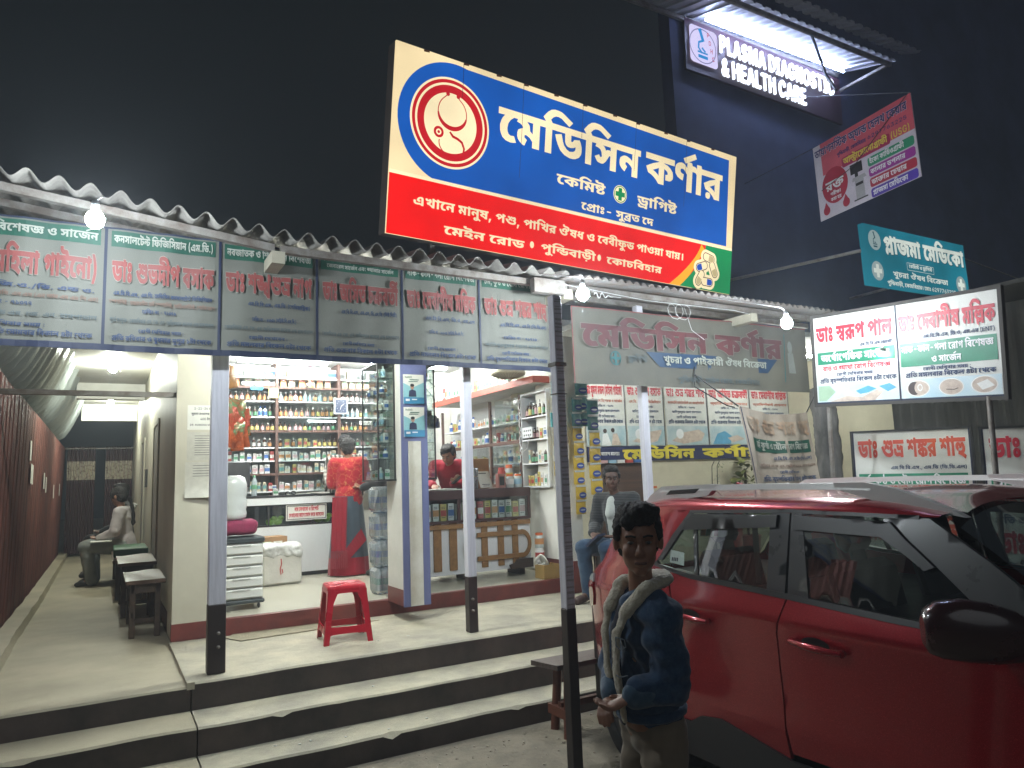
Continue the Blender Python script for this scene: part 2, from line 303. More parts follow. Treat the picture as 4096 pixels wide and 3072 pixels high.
# ---------------------------------------------------------------- lettering outlines
GLYN = [
[83,[35,-1,-12,2,-10,5,-6,8,-2,10,1,8,6,8,8,7,21,14,4,5,1,4,-1,5,-2,2,-6,1,-6,-2,-3,-3,0,-5,2,-6,52,-62,-18,0,-41,47,-8,12,-2,8,0,6,2,5,3,5,4,4,5,3,7,2,7,0,9,-3,6,-5,4,-8,0,-9,-3,-7,-5,-7,-27,-20,-3,-7,0,-5,1,-3,4,-3,5,-2,6,0,8,2,6,4,6,6,3,9,2,9,14,0,0,-4,-1,-7,-3,-10,-8,-11,-14,-9,-6,-2]],
[93,[9,0,0,91,17,0,0,-37,41,0,0,37,17,0,0,-91,-17,0,0,39,-41,0,0,-39]],
[76,[9,0,0,91,60,0,0,-14,-43,0,0,-24,39,0,0,-14,-39,0,0,-25,43,0,0,-14]],
[92,[3,0,31,91,23,0,32,-91,-19,0,-17,50,-9,35,3,0,-3,-12,-7,-27,-15,-46],[22,22,0,14,48,0,0,-14]],
[71,[9,0,0,91,17,0,0,-77,40,0,0,-14]],
[83,[5,77,0,14,73,0,0,-14,-28,0,0,-77,-17,0,0,77]],
[92,[48,-1,-6,0,-11,3,-5,2,-8,7,-6,9,-3,6,-3,12,0,7,0,8,3,12,3,6,6,9,4,4,9,5,6,2,11,1,14,-2,12,-6,8,-10,5,-14,-18,0,-1,6,-5,5,-6,4,-7,2,-5,0,-7,-2,-5,-4,-5,-5,-4,-11,-1,-10,1,-9,4,-11,7,-7,10,-4,9,1,5,2,6,4,3,4,1,6,18,0,-4,-13,-8,-10,-12,-7,-7,-2]],
[82,[9,0,0,91,39,0,9,-2,7,-4,6,-5,5,-10,0,-13,-3,-11,-8,-8,-11,-4,-34,-1,0,14,22,0,7,1,7,4,3,7,-1,9,-5,6,-9,2,-17,1,0,-77],[60,0,-22,41,18,0,23,-41]],
[49,[11,37,1,16,4,16,5,15,4,9,2,3,16,0,-6,-14,-5,-16,-3,-15,-1,-14,1,-12,3,-12,11,-30,-16,0,-7,13,-5,14,-3,13]],
[92,[46,-1,-11,1,-9,3,-7,5,-8,10,-2,14,0,59,17,0,1,-63,2,-5,4,-5,7,-3,6,-1,6,1,7,3,4,5,2,5,1,63,17,0,0,-59,-3,-14,-4,-7,-11,-8,-9,-3]],
[82,[41,-1,-14,1,-11,6,-8,9,-2,12,16,0,1,-4,4,-5,5,-3,7,-2,11,2,4,2,3,4,2,6,-3,5,-7,4,-22,6,-9,5,-6,6,-4,7,1,13,6,9,9,7,8,2,10,1,13,-2,10,-5,7,-9,3,-10,-17,0,-1,5,-4,3,-5,3,-9,1,-8,-3,-4,-3,-1,-6,1,-5,6,-5,21,-5,12,-6,5,-5,3,-4,2,-10,-2,-11,-7,-9,-11,-5]],
[94,[48,-1,-11,1,-6,2,-9,6,-4,3,-4,5,-5,10,-2,6,-1,13,0,7,3,13,3,6,6,9,9,7,4,2,6,2,11,1,14,-2,12,-6,8,-10,4,-12,-17,0,-5,9,-5,4,-5,1,-9,1,-10,-4,-5,-4,-3,-6,-3,-13,0,-9,1,-9,5,-10,5,-4,10,-4,7,0,8,3,5,3,3,4,2,5,1,6,3,0,-24,0,0,13,37,0,-1,-22,-4,-10,-2,-3,-4,-4,-7,-6,-10,-3]],
[49,[6,-17,11,30,3,12,0,12,-1,14,-2,15,-5,16,-6,14,16,0,8,-17,6,-21,1,-16,0,-19,-6,-20,-9,-20]],
[81,[11,0,0,14,61,0,0,-14],[53,91,0,-91,-18,0,0,76,-21,-15,0,16,20,14]],
[81,[61,45,0,-14,-41,0,0,14]],
[81,[9,0,0,12,38,37,5,7,2,7,0,6,-3,4,-4,4,-7,1,-6,-1,-5,-3,-3,-4,-1,-7,-16,0,1,9,3,7,7,8,11,4,13,1,12,-3,6,-4,7,-9,2,-10,-1,-8,-4,-8,-4,-5,-29,-31,39,0,0,-14]],
[81,[5,17,0,13,34,61,17,0,-34,-60,54,0,0,-14],[48,0,1,57,15,0,0,-57]],
[47,[48,78,0,-16,-8,0,-9,-8,-6,-10,-2,-12,1,-8,3,-6,5,-3,10,1,6,-14,-8,-2,-7,-1,-12,2,-9,6,-4,7,-3,8,-1,14,3,11,3,7,6,8,9,7,-6,-6,-20,-1,0,16]],
[85,[86,78,0,-16,-10,0,0,-62,-19,0,-8,9,-9,7,-10,5,-12,3,-4,16,28,-8,8,-5,8,-7,-1,66,16,0,3,-8],[26,78,12,-2,6,-3,6,-6,2,-11,-1,-10,-6,-7,-8,-5,-11,-3,-7,2,-5,7,11,4,7,5,2,7,-2,5,-3,3,-3,0,-2,-2,-1,-3,3,-5,-13,-10,-8,10,-1,7,1,6,4,5,9,5]],
[97,[98,78,0,-16,-36,0,0,-62,-18,0,-8,9,-8,6,-9,5,-11,4,-7,16,22,12,23,9,-2,-4,0,5,-45,0,0,16],[44,46,2,-1,-15,-7,-8,-4,9,-4,8,-5,7,-8,-3,-1],[94,31,-1,-8,-6,-6,-6,-2,-13,0,0,15,6,1,2,3,-2,5,-2,2,-5,3,-6,2,-1,14,14,-3,10,-6,8,-9]],
[81,[40,-1,-10,1,-4,2,-4,2,-7,7,-7,15,-2,19,2,20,7,15,7,7,4,2,9,3,5,0,11,-1,4,-2,4,-2,7,-7,6,-15,3,-20,-3,-19,-6,-15,-7,-7,-4,-2,-4,-2],[40,13,8,2,5,6,4,10,1,14,-1,15,-4,10,-5,6,-8,2,-7,-2,-5,-6,-4,-10,-1,-15,1,-14,4,-10,5,-6]],
[68,[69,78,0,-16,-42,0,0,-37,1,-6,4,-1,5,1,5,5,3,7,0,3,-1,2,-7,0,-3,16,7,1,9,0,4,-1,5,-3,3,-5,2,-5,0,-6,-2,-8,-5,-9,-8,-8,-10,-5,-11,-1,-7,2,-4,2,-4,3,-4,8,-1,45,-9,0,0,16],[41,78,-1,4,-2,2,-22,2,-10,4,-3,4,-2,4,-1,9,1,7,17,-1,0,-8,2,-3,2,-1,24,-2,7,-3,4,-8,2,-10]],
[36,[37,78,0,-16,-10,0,0,-62,-18,0,0,56,-4,5,-6,1,0,16,7,-2,3,-5,0,15,16,0,2,-8]],
[81,[41,-1,-9,1,-8,2,-9,8,-5,11,-2,8,1,7,4,11,5,8,23,36,18,0,-29,-42,-4,0,5,5,9,3,8,0,11,-3,8,-7,3,-6,2,-12,-1,-8,-3,-8,-8,-8,-11,-5],[41,13,6,1,5,3,3,5,1,7,-1,7,-3,5,-5,3,-6,2,-7,-2,-5,-3,-3,-5,-1,-7,1,-6,3,-6,5,-3]],
[81,[40,92,9,-1,7,-2,10,-8,5,-11,1,-8,0,-7,-2,-8,-7,-12,-24,-35,-17,0,29,42,4,0,-5,-5,-9,-3,-9,0,-10,3,-8,7,-4,6,-2,12,2,8,3,8,8,8,11,5],[40,78,-6,-1,-5,-3,-3,-5,-1,-7,1,-7,3,-5,5,-3,6,-2,7,2,5,3,3,5,1,7,-1,6,-3,6,-5,3]],
[81,[15,0,39,77,-45,0,0,14,63,0,0,-15,-39,-76]],
[81,[39,-1,-13,2,-10,5,-8,8,-2,11,17,0,1,-3,3,-5,8,-4,9,1,5,2,3,2,3,5,0,6,-1,4,-3,5,-8,4,-15,0,0,12,21,23,-39,0,0,14,60,0,0,-13,-30,-29,0,3,9,0,8,-2,7,-4,5,-5,3,-7,1,-8,-1,-7,-3,-7,-9,-8,-11,-4]],
[81,[40,-1,-13,2,-10,5,-7,9,-2,10,16,0,2,-5,5,-5,5,-2,8,0,6,3,4,5,2,6,-1,7,-4,8,-7,4,-11,0,-8,-5,-15,3,4,47,54,0,0,-14,-40,0,-2,-24,5,4,8,3,8,0,6,-1,5,-2,6,-5,5,-7,3,-9,1,-6,-1,-9,-6,-10,-6,-6,-7,-4]],
[90,[40,0,-23,0,0,15,27,0,7,2,7,3,6,8,2,8,1,14,-2,9,-5,10,-9,5,-7,2,-28,0,0,15,31,0,6,-1,11,-4,9,-7,3,-4,3,-5,4,-11,1,-13,-1,-14,-2,-6,-5,-10,-8,-8,-9,-5,-6,-2],[26,91,0,-91,-17,0,0,91]],
[59,[5,0,0,14,16,0,0,63,-16,0,0,14,49,0,0,-14,-16,0,0,-63,16,0,0,-14]],
[95,[9,0,0,91,19,0,34,-54,10,-22,-2,0,-1,21,0,55,17,0,0,-91,-19,0,-29,46,-15,29,2,0,1,-18,0,-57]],
[96,[48,-1,-11,1,-5,2,-10,5,-4,4,-6,9,-3,6,-3,12,0,7,0,8,3,12,6,11,3,4,4,4,10,5,5,2,11,1,6,0,11,-3,9,-5,4,-4,7,-9,2,-6,3,-12,0,-8,-1,-13,-2,-6,-5,-11,-4,-4,-8,-7,-5,-2,-11,-3],[48,14,10,2,8,6,5,10,2,13,-2,14,-5,10,-8,6,-10,2,-10,-2,-8,-6,-5,-10,-2,-14,2,-13,5,-10,8,-6]],
[34,[17,-1,-4,1,-3,2,-2,3,-1,4,1,4,2,3,3,2,4,1,4,-1,3,-2,2,-3,1,-4,-1,-4,-2,-3,-3,-2]],
[116,[9,0,0,91,26,0,17,-46,8,-33,-4,0,6,25,19,54,26,0,0,-91,-17,0,0,81,2,0,-9,-30,-18,-51,-14,0,-17,46,-10,35,1,0,1,-81]],
[74,[39,-1,-14,2,-11,7,-6,11,-3,15,3,14,6,11,10,8,14,2,6,0,8,-3,10,-8,3,-5,3,-6,1,-12,0,-5,-56,0,0,11,48,0,-8,-4,0,6,-3,6,-4,5,-4,2,-7,0,-4,-1,-6,-6,-3,-8,0,-13,2,-8,4,-5,4,-2,7,-1,9,2,3,2,2,4,15,-3,-4,-7,-6,-6,-9,-4]],
[72,[27,-1,-11,2,-7,5,-3,4,-1,6,1,11,3,5,7,5,29,6,2,2,0,5,-5,5,-6,1,-5,0,-4,-2,-5,-6,-16,3,4,8,10,7,12,3,9,0,7,-2,7,-3,4,-3,4,-9,1,-52,-16,0,-1,9,-3,-4,-4,-3,-6,-3],[32,11,8,2,5,5,2,5,0,9,-19,-4,-6,-4,-1,-5,1,-4,4,-3]],
[38,[27,0,-4,0,-7,2,-5,4,-3,7,0,78,17,0,0,-73,2,-4,7,-1,3,-12]],
[45,[41,68,0,-13,-40,0,0,13],[11,84,17,0,0,-67,2,-4,4,0,6,0,3,-12,-10,-2,-10,1,-7,4,-4,6,-1,8]],
[77,[25,40,0,-40,-17,0,0,91,17,0,0,-40,-2,0,6,11,9,6,11,1,6,-2,5,-3,6,-7,3,-10,0,-47,-17,0,0,44,-3,7,-7,4,-9,-1,-3,-2,-3,-4]],
[89,[21,22,0,16,2,2,15,22,25,29,22,0,-39,-44,-1,1],[9,0,0,91,17,0,0,-91],[65,0,-28,42,11,13,38,-55]],
[81,[9,0,0,91,39,0,13,-4,9,-8,5,-10,0,-13,-3,-11,-8,-9,-11,-5,-33,-1,0,14,21,0,7,2,7,4,3,8,0,5,-2,6,-6,6,-7,1,-17,1,0,-77]],
[111,[112,78,0,-16,-10,0,0,-62,-19,0,-6,9,-14,9,8,12,7,-5,6,-5,-1,42,-84,0,0,16],[46,9,-15,3,-8,4,-4,3,-4,4,-6,9,-8,21,18,4,5,-14,5,-11,8,-6,7,-1,8,1,4,4,2,6,0,5,-2,3,-4,0,-2,-2,0,-6,-16,-2,-2,7,0,6,1,3,3,5,8,4,11,0,10,-3,5,-4,5,-8,1,-6,0,-7,-2,-9,-4,-6,-6,-4,-8,-2],[37,52,-3,7,-8,5,11,4,5,-1,7,-4,4,-4,2,-7]],
[0,[-38,93,41,22,7,-13,-40,-22]],
[88,[89,78,0,-16,-10,0,0,-62,-19,0,0,50,1,-7,-6,9,-7,6,-4,3,-7,3,-5,0,-6,-3,-10,-10,-3,3,8,4,4,0,6,-1,4,-4,1,-3,0,-5,-1,-5,-5,2,1,0,22,21,10,-11,-33,-30,-12,11,8,7,-2,-4,-4,-2,3,4,1,3,-1,5,-4,1,-5,-2,-13,11,16,17,5,3,8,2,11,0,9,-4,12,-11,-1,-3,-1,26,16,0,3,-8]],
[36,[37,78,0,-16,-10,0,0,-62,-18,0,0,62,-10,0,0,16,10,0,-8,10,7,9,6,7,9,7,10,3,10,0,9,-1,7,-3,28,-16,-10,-12,-24,15,-9,2,-8,-1,-7,-4,-7,-8,5,-8]],
[85,[86,78,0,-16,-38,0,0,-15,2,-3,4,2,4,6,16,3,3,-6,4,-12,0,-11,-1,-7,-6,-9,-10,-6,-9,-2,-9,0,-15,4,-6,4,-7,5,-8,13,-5,11,-4,13,18,5,5,-18,4,-9,8,-8,9,-4,11,2,5,4,2,4,0,7,-5,11,16,0,-9,-10,-9,-5,-9,-2,-8,1,-5,4,-3,6,-1,22,-31,0,0,16]],
[80,[80,78,0,-16,-9,0,0,-62,-19,0,0,39,3,-5,-3,4,-4,0,-11,-18,-8,-7,-5,-1,-8,1,-4,1,-4,4,-6,9,13,7,4,-6,4,1,7,11,2,2,4,7,4,3,8,1,6,-3,-2,-1,0,13,-53,0,0,16],[25,30,-2,12,-4,7,-6,3,-10,2,5,16,8,-5,13,-5,3,-3,3,-4,2,-13]],
[115,[50,3,-15,3,-7,3,-10,8,-8,12,-5,10,-4,13,18,5,3,-13,6,-13,8,-8,10,-4,11,1,5,4,1,8,-3,8,13,0,-9,-9,-8,-3,-10,0,-9,2,-5,7,-1,11,2,6,9,9,-43,-1,0,16,117,0,0,-16,-46,1,-11,-5,-7,-6,-3,-4,1,-5,5,0,5,3,20,-6,1,-10,-1,-7,-2,-6,-6,-8,-11,-5],[105,23,1,-10,2,-11,-18,-4,-4,21,1,14,2,9,-10,2,-9,5,-6,6,-5,7,18,2,5,-5,4,-2,6,-1,10,1,8,-13,-4,-10]],
[72,[73,78,0,-16,-9,0,0,-62,-19,0,0,27,2,-6,-7,8,-9,6,-6,1,-3,-2,0,-2,0,-3,6,-5,-8,-15,-10,7,-5,6,-2,7,0,8,2,7,8,6,6,2,7,0,11,-4,11,-8,-3,-1,0,23,-46,0,0,16]],
[0,[-19,-1,34,-21,-8,-12,-33,20]],
[75,[76,78,0,-16,-10,0,0,-62,-19,0,-7,7,-9,6,-11,4,-11,3,-6,16,19,11,-20,7,4,12,6,-4,-13,0,0,16],[47,62,-29,0,4,1,10,-5,8,-6,1,-13,-17,-8,5,-1,13,-8,8,-8,-2,0,-1,8]],
[81,[60,32,-9,1,-6,3,-8,8,-2,3,3,0,-3,-8,-6,-5,-5,-2,-9,0,-7,4,-4,4,-3,7,12,7,4,-6,5,0,4,6,0,10,19,0,1,-7,4,-7,3,-2,5,-1,2,3,1,6,-2,5,-6,6,19,2,5,-7,2,-7,1,-5,-1,-8,-2,-3,-5,-5,-4,-1],[82,78,0,-16,-83,0,0,16]],
[60,[61,78,0,-16,-35,0,1,-31,3,-1,5,1,4,4,1,3,-1,4,-5,0,-3,14,15,1,8,-4,4,-6,0,-11,-5,-9,-7,-6,-12,-5,-10,-1,-5,1,-4,2,-5,5,-2,5,0,34,-9,0,0,16],[37,78,-1,4,-2,2,-21,3,-7,3,-2,2,-4,9,1,13,17,-1,0,-8,4,-4,20,-2,7,-3,5,-8,1,-10]],
[100,[22,55,9,-1,5,-3,14,-10,-11,-7,-9,5,-5,1,-3,-1,0,-1,0,-4,5,-4,-8,-15,-7,4,-7,9,-2,6,0,7,2,7,5,4,6,3],[101,78,0,-16,-42,0,0,-39,0,-3,2,-2,5,0,4,2,4,4,3,7,0,4,-1,1,-8,0,-2,16,9,1,11,-1,3,-2,4,-3,3,-8,0,-6,-2,-8,-5,-9,-5,-6,-6,-4,-11,-3,-8,-1,-8,2,-4,3,-5,7,-2,12,0,36,-41,0,0,16],[73,78,-1,4,-2,2,-22,2,-10,4,-3,4,-2,4,-1,9,1,7,17,-1,0,-8,2,-3,4,-2,19,0,6,-2,4,-2,4,-8,2,-10]],
[94,[95,78,0,-16,-10,0,0,-49,-19,0,0,37,1,-7,-9,11,-8,7,-7,3,-7,-1,-6,-3,-8,-9,-3,3,8,4,4,0,6,-1,4,-4,1,-3,0,-5,-1,-5,-5,2,1,0,22,21,10,-11,-32,-30,-12,12,7,6,-2,-4,-4,-2,3,4,1,3,-1,5,-4,1,-5,-2,-13,11,13,15,8,5,8,2,11,0,9,-4,12,-11,-1,-3,-1,26,16,0,3,-8],[85,-5,-18,0,-4,4,-7,2,-26,-2,-9,1,-6,2,-5,3,-5,9,-2,10,1,10,18,-2,0,-12,2,-3,4,-2,27,1,5,-2,6,-4,0,5,19,0]],
[100,[101,78,0,-16,-83,0,4,1,10,-5,8,-6,1,-13,-17,-8,10,-4,8,-5,5,-4,-1,41,19,0,11,-2,10,-5,7,-7,4,-10,0,-7,-1,-5,-6,-6,-6,-2,-5,-1,-9,1,1,15,6,1,1,2,0,4,-2,3,-3,2,-8,2,0,-44,-19,0,-7,7,-9,6,-10,4,-11,3,-6,16,19,11,-20,7,4,12,6,-4,-13,0,0,16]],
[71,[72,78,0,-16,-10,0,0,-62,-19,0,-7,9,-8,6,-9,5,-11,4,-7,16,22,12,23,8,-2,-3,0,5,-45,0,0,16],[43,46,3,-1,-23,-11,9,-4,8,-5,7,-8,-3,-1],[18,-3,-7,3,-2,7,2,7,7,2,7,-2,2,-7,-2,-7]],
[147,[112,78,0,-16,-10,0,0,-62,-19,0,-6,9,-14,9,8,12,7,-5,6,-5,-1,42,-84,0,0,16],[46,9,-15,3,-8,4,-4,3,-4,4,-6,9,-8,21,18,4,5,-14,5,-11,8,-6,7,-1,8,1,4,4,2,6,0,5,-2,3,-4,0,-2,-2,0,-6,-16,-2,-2,7,0,6,1,3,3,5,8,4,11,0,10,-3,5,-4,5,-8,1,-6,0,-7,-2,-9,-4,-6,-6,-4,-8,-2],[37,52,-3,7,-8,5,11,4,5,-1,7,-4,4,-4,2,-7],[148,78,0,-16,-10,0,0,-62,-19,0,0,55,-3,5,-4,2,-2,0,0,16,5,-1,5,-6,-1,15,16,0,3,-8]],
[72,[73,78,0,-16,-47,0,0,-33,-5,2,17,16,17,10,13,-10,-4,-13,-1,-11,3,-21,-18,-4,-3,12,-1,16,2,8,5,13,7,-5,-16,-11,-18,-18,-16,9,0,40,-9,0,0,16]],
[59,[32,79,8,-1,9,-5,18,-16,-11,-9,-8,9,-10,6,-6,1,-5,-1,-10,-8,0,2,8,3,11,0,6,-4,4,-7,-2,-9,-2,-6,-6,-6,-11,-6,-9,15,9,4,3,3,0,4,-3,1,-3,0,-8,-3,-12,11,14,16,8,5]],
[73,[74,78,0,-16,-9,0,0,-62,-19,0,0,20,2,-7,-10,11,-9,4,-5,0,-1,-3,0,-4,7,-5,-6,-15,-6,2,-7,5,-5,6,-2,7,0,8,2,7,8,5,6,2,7,0,11,-3,10,-8,-2,-1,0,31,-47,0,0,16],[38,40,0,-6,-18,5,-2,8,-3,3,-5,3,-8,2,4,13,13,-3,11,-5,6,-7]],
[75,[76,78,0,-16,-10,0,0,-62,-19,0,-7,7,-9,6,-11,4,-11,3,-6,16,19,11,-20,7,4,12,6,-4,-13,0,0,16],[47,62,-29,0,4,1,10,-5,8,-6,1,-13,-17,-8,5,-1,13,-8,8,-8,-2,0,-1,8],[18,-4,-3,0,-4,2,-2,7,2,7,2,1,5,1,3,0,4,-2,2,-7,-2,-7,-2,-1]],
[51,[7,59,1,7,3,6,5,4,10,2,9,-2,5,-4,4,-6,0,-7,0,-7,-4,-6,-5,-3,-9,-3,-7,1,-6,3,-5,8],[20,59,1,-3,3,-3,4,1,3,3,-1,5,-3,3,-3,0,-2,-1],[7,19,1,7,3,5,5,4,10,2,9,-2,5,-4,4,-5,0,-7,0,-7,-4,-6,-5,-4,-9,-2,-10,2,-5,4,-3,6],[20,19,2,-5,2,-1,4,0,3,4,-1,5,-3,3,-4,-1,-2,-2]],
[36,[37,78,0,-16,-10,0,0,-62,-18,0,0,62,-10,0,0,16,10,0,-8,11,11,12,11,8,7,3,11,2,7,0,11,-1,13,-4,28,-15,-8,-12,-22,11,-8,4,-13,2,-9,-1,-9,-4,-9,-8,5,-8]],
[88,[89,78,0,-16,-9,0,0,-62,-19,0,0,39,4,-6,-5,5,-3,1,-4,-3,0,-8,-16,0,-2,6,-3,4,-6,1,-3,-1,-1,-3,1,-6,8,-5,-5,-15,-12,6,-7,6,-3,6,-1,12,4,9,6,4,10,3,9,-1,6,-3,7,-7,-3,1,2,5,7,4,7,0,7,-5,-3,-2,-1,15,-62,0,0,16]],
[0,[-34,-33,-7,1,-5,2,-5,4,-2,5,0,7,2,5,5,5,3,1,13,1,10,-2,15,-7,15,-12,-10,-11,-11,11,-6,4,-8,4,-7,1,-3,0,-2,-4,2,-3,4,-1,2,4,2,7,0,13,18,0,-1,-16,-3,-10,-5,-4,-6,-4]],
[66,[31,59,10,-1,7,-2,8,-6,3,-6,1,-4,0,-8,-2,-4,-4,-6,-6,-4,-9,-3,-3,5,16,-5,15,-9,-9,-13,-11,7,-13,6,-18,6,-11,2,3,14,11,-2,11,0,8,3,2,3,1,4,-1,5,-3,3,-2,1,-6,0,-3,-2,-1,-3,1,-4,-18,-2,-1,3,0,10,2,5,9,5],[15,52,-3,7,-8,5,11,4,5,-1,8,-4,3,-4,1,-7],[67,78,0,-16,-68,0,0,16]],
[83,[49,4,-15,2,-10,5,-4,3,-10,15,-9,23,18,5,5,-17,6,-12,7,-6,10,-2,6,0,6,4,3,7,-1,8,-3,3,-4,2,-3,-4,1,-7,-18,-2,-2,10,0,4,3,7,8,5,10,1,12,-2,9,-5,5,-9,1,-7,0,-7,-3,-11,-4,-5,-6,-4,-8,-3],[84,78,0,-16,-85,0,0,16]],
[119,[22,57,6,0,6,-2,10,-9,-4,1,4,7,5,3,6,0,5,-3,9,-7,-10,-7,-3,1,-4,0,-1,-4,0,-5,-16,-1,-2,6,-3,3,-3,1,-4,0,-1,-4,1,-3,7,-5,-6,-15,-9,4,-7,6,-4,7,-1,7,1,8,3,5,5,4],[120,78,0,-16,-42,0,0,-36,1,-3,2,-3,4,0,5,2,4,5,3,7,-1,3,-1,2,-7,0,-3,15,9,2,11,-2,3,-1,4,-4,3,-7,-1,-11,-5,-12,-10,-9,-6,-3,-7,-2,-7,0,-9,2,-6,5,-3,4,-2,13,0,33,-60,0,0,16],[92,78,0,4,-3,2,-21,2,-10,4,-4,4,-2,7,0,13,18,-1,0,-8,1,-3,4,-2,20,0,5,-2,4,-2,4,-8,2,-10],[110,-22,-18,0,-4,4,-4,1,-24,-1,-11,3,-4,3,-5,9,0,9,1,10,17,-2,0,-11,3,-5,7,-1,15,2,5,-3,4,-3,1,16,17,19]],
[88,[89,78,0,-16,-10,0,0,-62,-19,0,0,52,2,-5,-11,13,-7,3,-8,1,-5,-3,-6,-6,-1,1,10,4,8,-1,7,-4,2,-5,1,-9,-2,-6,-5,-7,-11,-8,-10,14,9,7,1,3,-1,3,-4,1,-7,-3,-14,12,7,8,7,7,5,4,7,2,8,0,9,-2,8,-6,7,-7,-5,1,-1,22,17,0,2,-8],[79,-5,-18,0,-4,4,-5,1,-24,-1,-8,1,-6,2,-7,6,-3,6,-1,10,1,11,18,-2,0,-13,2,-4,3,-1,24,1,5,-2,4,-4,0,2,19,4]],
[36,[37,62,-10,0,0,-62,-18,0,0,62,-10,0,0,16,9,0,-4,10,-7,7,-8,4,-15,2,-15,-1,-3,-2,0,-2,24,-2,7,-4,2,-3,2,-10,-18,0,-1,4,-2,2,-17,1,-6,1,-4,2,-4,6,0,7,4,7,4,3,10,3,16,2,11,-1,10,-2,9,-2,8,-4,6,-6,5,-6,3,-8,2,-8,10,0]],
[66,[39,78,-1,4,-2,2,-20,2,-10,4,-4,4,-2,4,-1,9,1,7,18,-1,0,-8,1,-3,3,-1,22,-2,7,-3,4,-8,2,-10],[31,59,10,-1,7,-2,8,-6,3,-6,1,-4,0,-8,-2,-4,-4,-6,-6,-4,-9,-3,-3,5,16,-5,15,-9,-9,-13,-11,7,-13,6,-18,6,-11,2,3,14,11,-2,11,0,8,3,2,3,1,4,-1,5,-3,3,-2,1,-6,0,-3,-2,-1,-3,1,-4,-18,-2,-1,3,0,10,2,5,9,5],[15,52,-3,7,-8,5,11,4,5,-1,8,-4,3,-4,1,-7],[67,78,0,-16,-68,0,0,16]],
[90,[61,79,10,-2,7,-3,3,-3,2,-3,1,-8,-1,-6,-3,-6,-9,-9,-11,-7,-7,14,9,5,2,2,1,6,-2,4,-4,1,-6,-3,-5,-5,0,-4,3,-2,-3,-15,-4,1,-8,3,-5,5,-2,6,0,6,2,7,6,7,7,4,9,4],[85,26,0,-4,-4,-9,-8,-6,-5,-2,-12,-2,-10,1,-8,2,-11,6,-10,10,-9,16,-7,21,18,5,7,-21,4,-10,6,-7,6,-4,12,-3,9,2,3,5,0,5,-2,4,-6,4,15,8,9,-9,2,-5]],
[91,[61,78,7,0,6,-3,5,-4,2,-6,1,-65,-18,0,-4,5,-4,2,-29,-1,-10,2,-5,3,-5,5,-3,9,-1,10,2,11,18,-2,-1,-15,2,-4,3,-3,6,0,15,1,7,0,4,-2,5,-3,0,38,-1,4,-2,2,-3,1,-4,-1,-4,-5,-2,-5,0,-3,1,-1,7,0,1,-15,-10,-1,-10,2,-5,4,-1,3,-2,7,3,10,6,10,11,8]],
[87,[88,78,0,-16,-10,0,0,-62,-19,0,-8,9,-8,7,-10,5,-13,3,-5,16,29,-8,7,-5,9,-7,-1,66,16,0,3,-8],[55,57,-3,-12,-3,-5,-5,-4,-7,-3,-9,-2,-10,3,-3,6,15,5,4,4,2,4,0,7,-6,7,17,11,5,-9],[22,52,-10,2,-6,7,-1,8,2,9,17,-3,-1,-5,1,-2,2,-1,4,1,4,7,13,3,1,-6,-9,-13,-9,-6]],
[76,[77,78,0,-16,-10,0,0,-62,-19,0,-8,8,-9,5,-11,4,-11,3,-6,16,19,10,10,5,9,-11,-17,-8,13,-6,12,-9,-1,45,-49,0,0,16],[6,66,14,-2,10,-4,13,-8,11,-7,6,-6,-7,-11,-8,7,-13,8,-17,7,-13,4]],
[34,[4,-24,5,38,18,0,-11,-38]],
[104,[57,79,8,-3,5,-5,4,6,14,1,6,-6,3,-6,1,-11,-3,-9,-9,-9,-12,-7,-7,14,9,6,4,4,0,7,-6,5,9,3,-7,-12,-13,-1,-3,6,-3,1,-2,-1,-1,-3,1,-5,5,-2,6,-1,-2,-16,-8,1,-6,3,-5,5,-1,3,-2,11,2,10,5,8,5,2],[32,79,6,-1,7,-6,3,-7,1,-8,-2,-10,-3,-6,-6,-4,-8,-2,-2,16,7,2,1,3,0,4,-1,2,-2,1,-10,-1,-1,15],[63,2,-19,2,-11,4,-5,4,-6,4,-9,10,-12,21,17,6,9,-16,10,-11,12,-7,14,-2,11,2,5,3,2,5,-1,4,-4,4,-4,2,15,9,7,-6,5,-8,0,-10,-2,-6,-4,-6,-9,-5,-10,-3]],
[108,[61,79,5,-1,9,-2,5,-5,3,-7,0,-7,-1,-5,-2,-4,-9,-10,-11,-6,-7,14,9,5,2,2,1,6,-1,3,-5,2,-6,-3,-5,-5,0,-4,3,-2,-3,-15,-4,1,-8,3,-5,5,-2,6,0,6,2,7,6,7,7,4,9,4],[85,26,0,-4,-4,-9,-8,-6,-5,-2,-12,-2,-10,1,-8,2,-11,6,-10,10,-9,16,-7,21,18,5,7,-21,4,-10,6,-7,6,-4,12,-3,9,2,3,5,0,5,-2,4,-6,4,15,8,9,-9,2,-5],[104,74,-2,-11,-6,-9,-9,-8,-11,-6,0,18,6,5,2,3,1,6,-1,4,-3,4,-5,3,-26,4,-8,5,-2,2,-3,6,-1,8,0,7,18,-1,0,-8,4,-4,24,-4,10,-4,6,-4,3,-5,2,-5]],
[71,[72,78,0,-16,-9,0,0,-62,-19,0,-7,9,-8,7,-10,4,-11,4,-7,16,16,9,18,8,11,4,-2,-4,0,21],[44,47,2,-2,-23,-11,9,-3,8,-6,7,-8,-3,-1],[26,79,9,-1,-2,-14,-5,0,-2,-3,3,-5,7,-2,-10,-11,-9,5,-5,4,-3,5,-1,7,2,6,3,4,5,4]],
[71,[72,78,0,-16,-10,0,0,-62,-19,0,-7,9,-8,6,-9,5,-11,4,-7,16,22,12,23,8,-2,-3,0,5,-45,0,0,16],[43,46,3,-1,-23,-11,9,-4,8,-5,7,-8,-3,-1]],
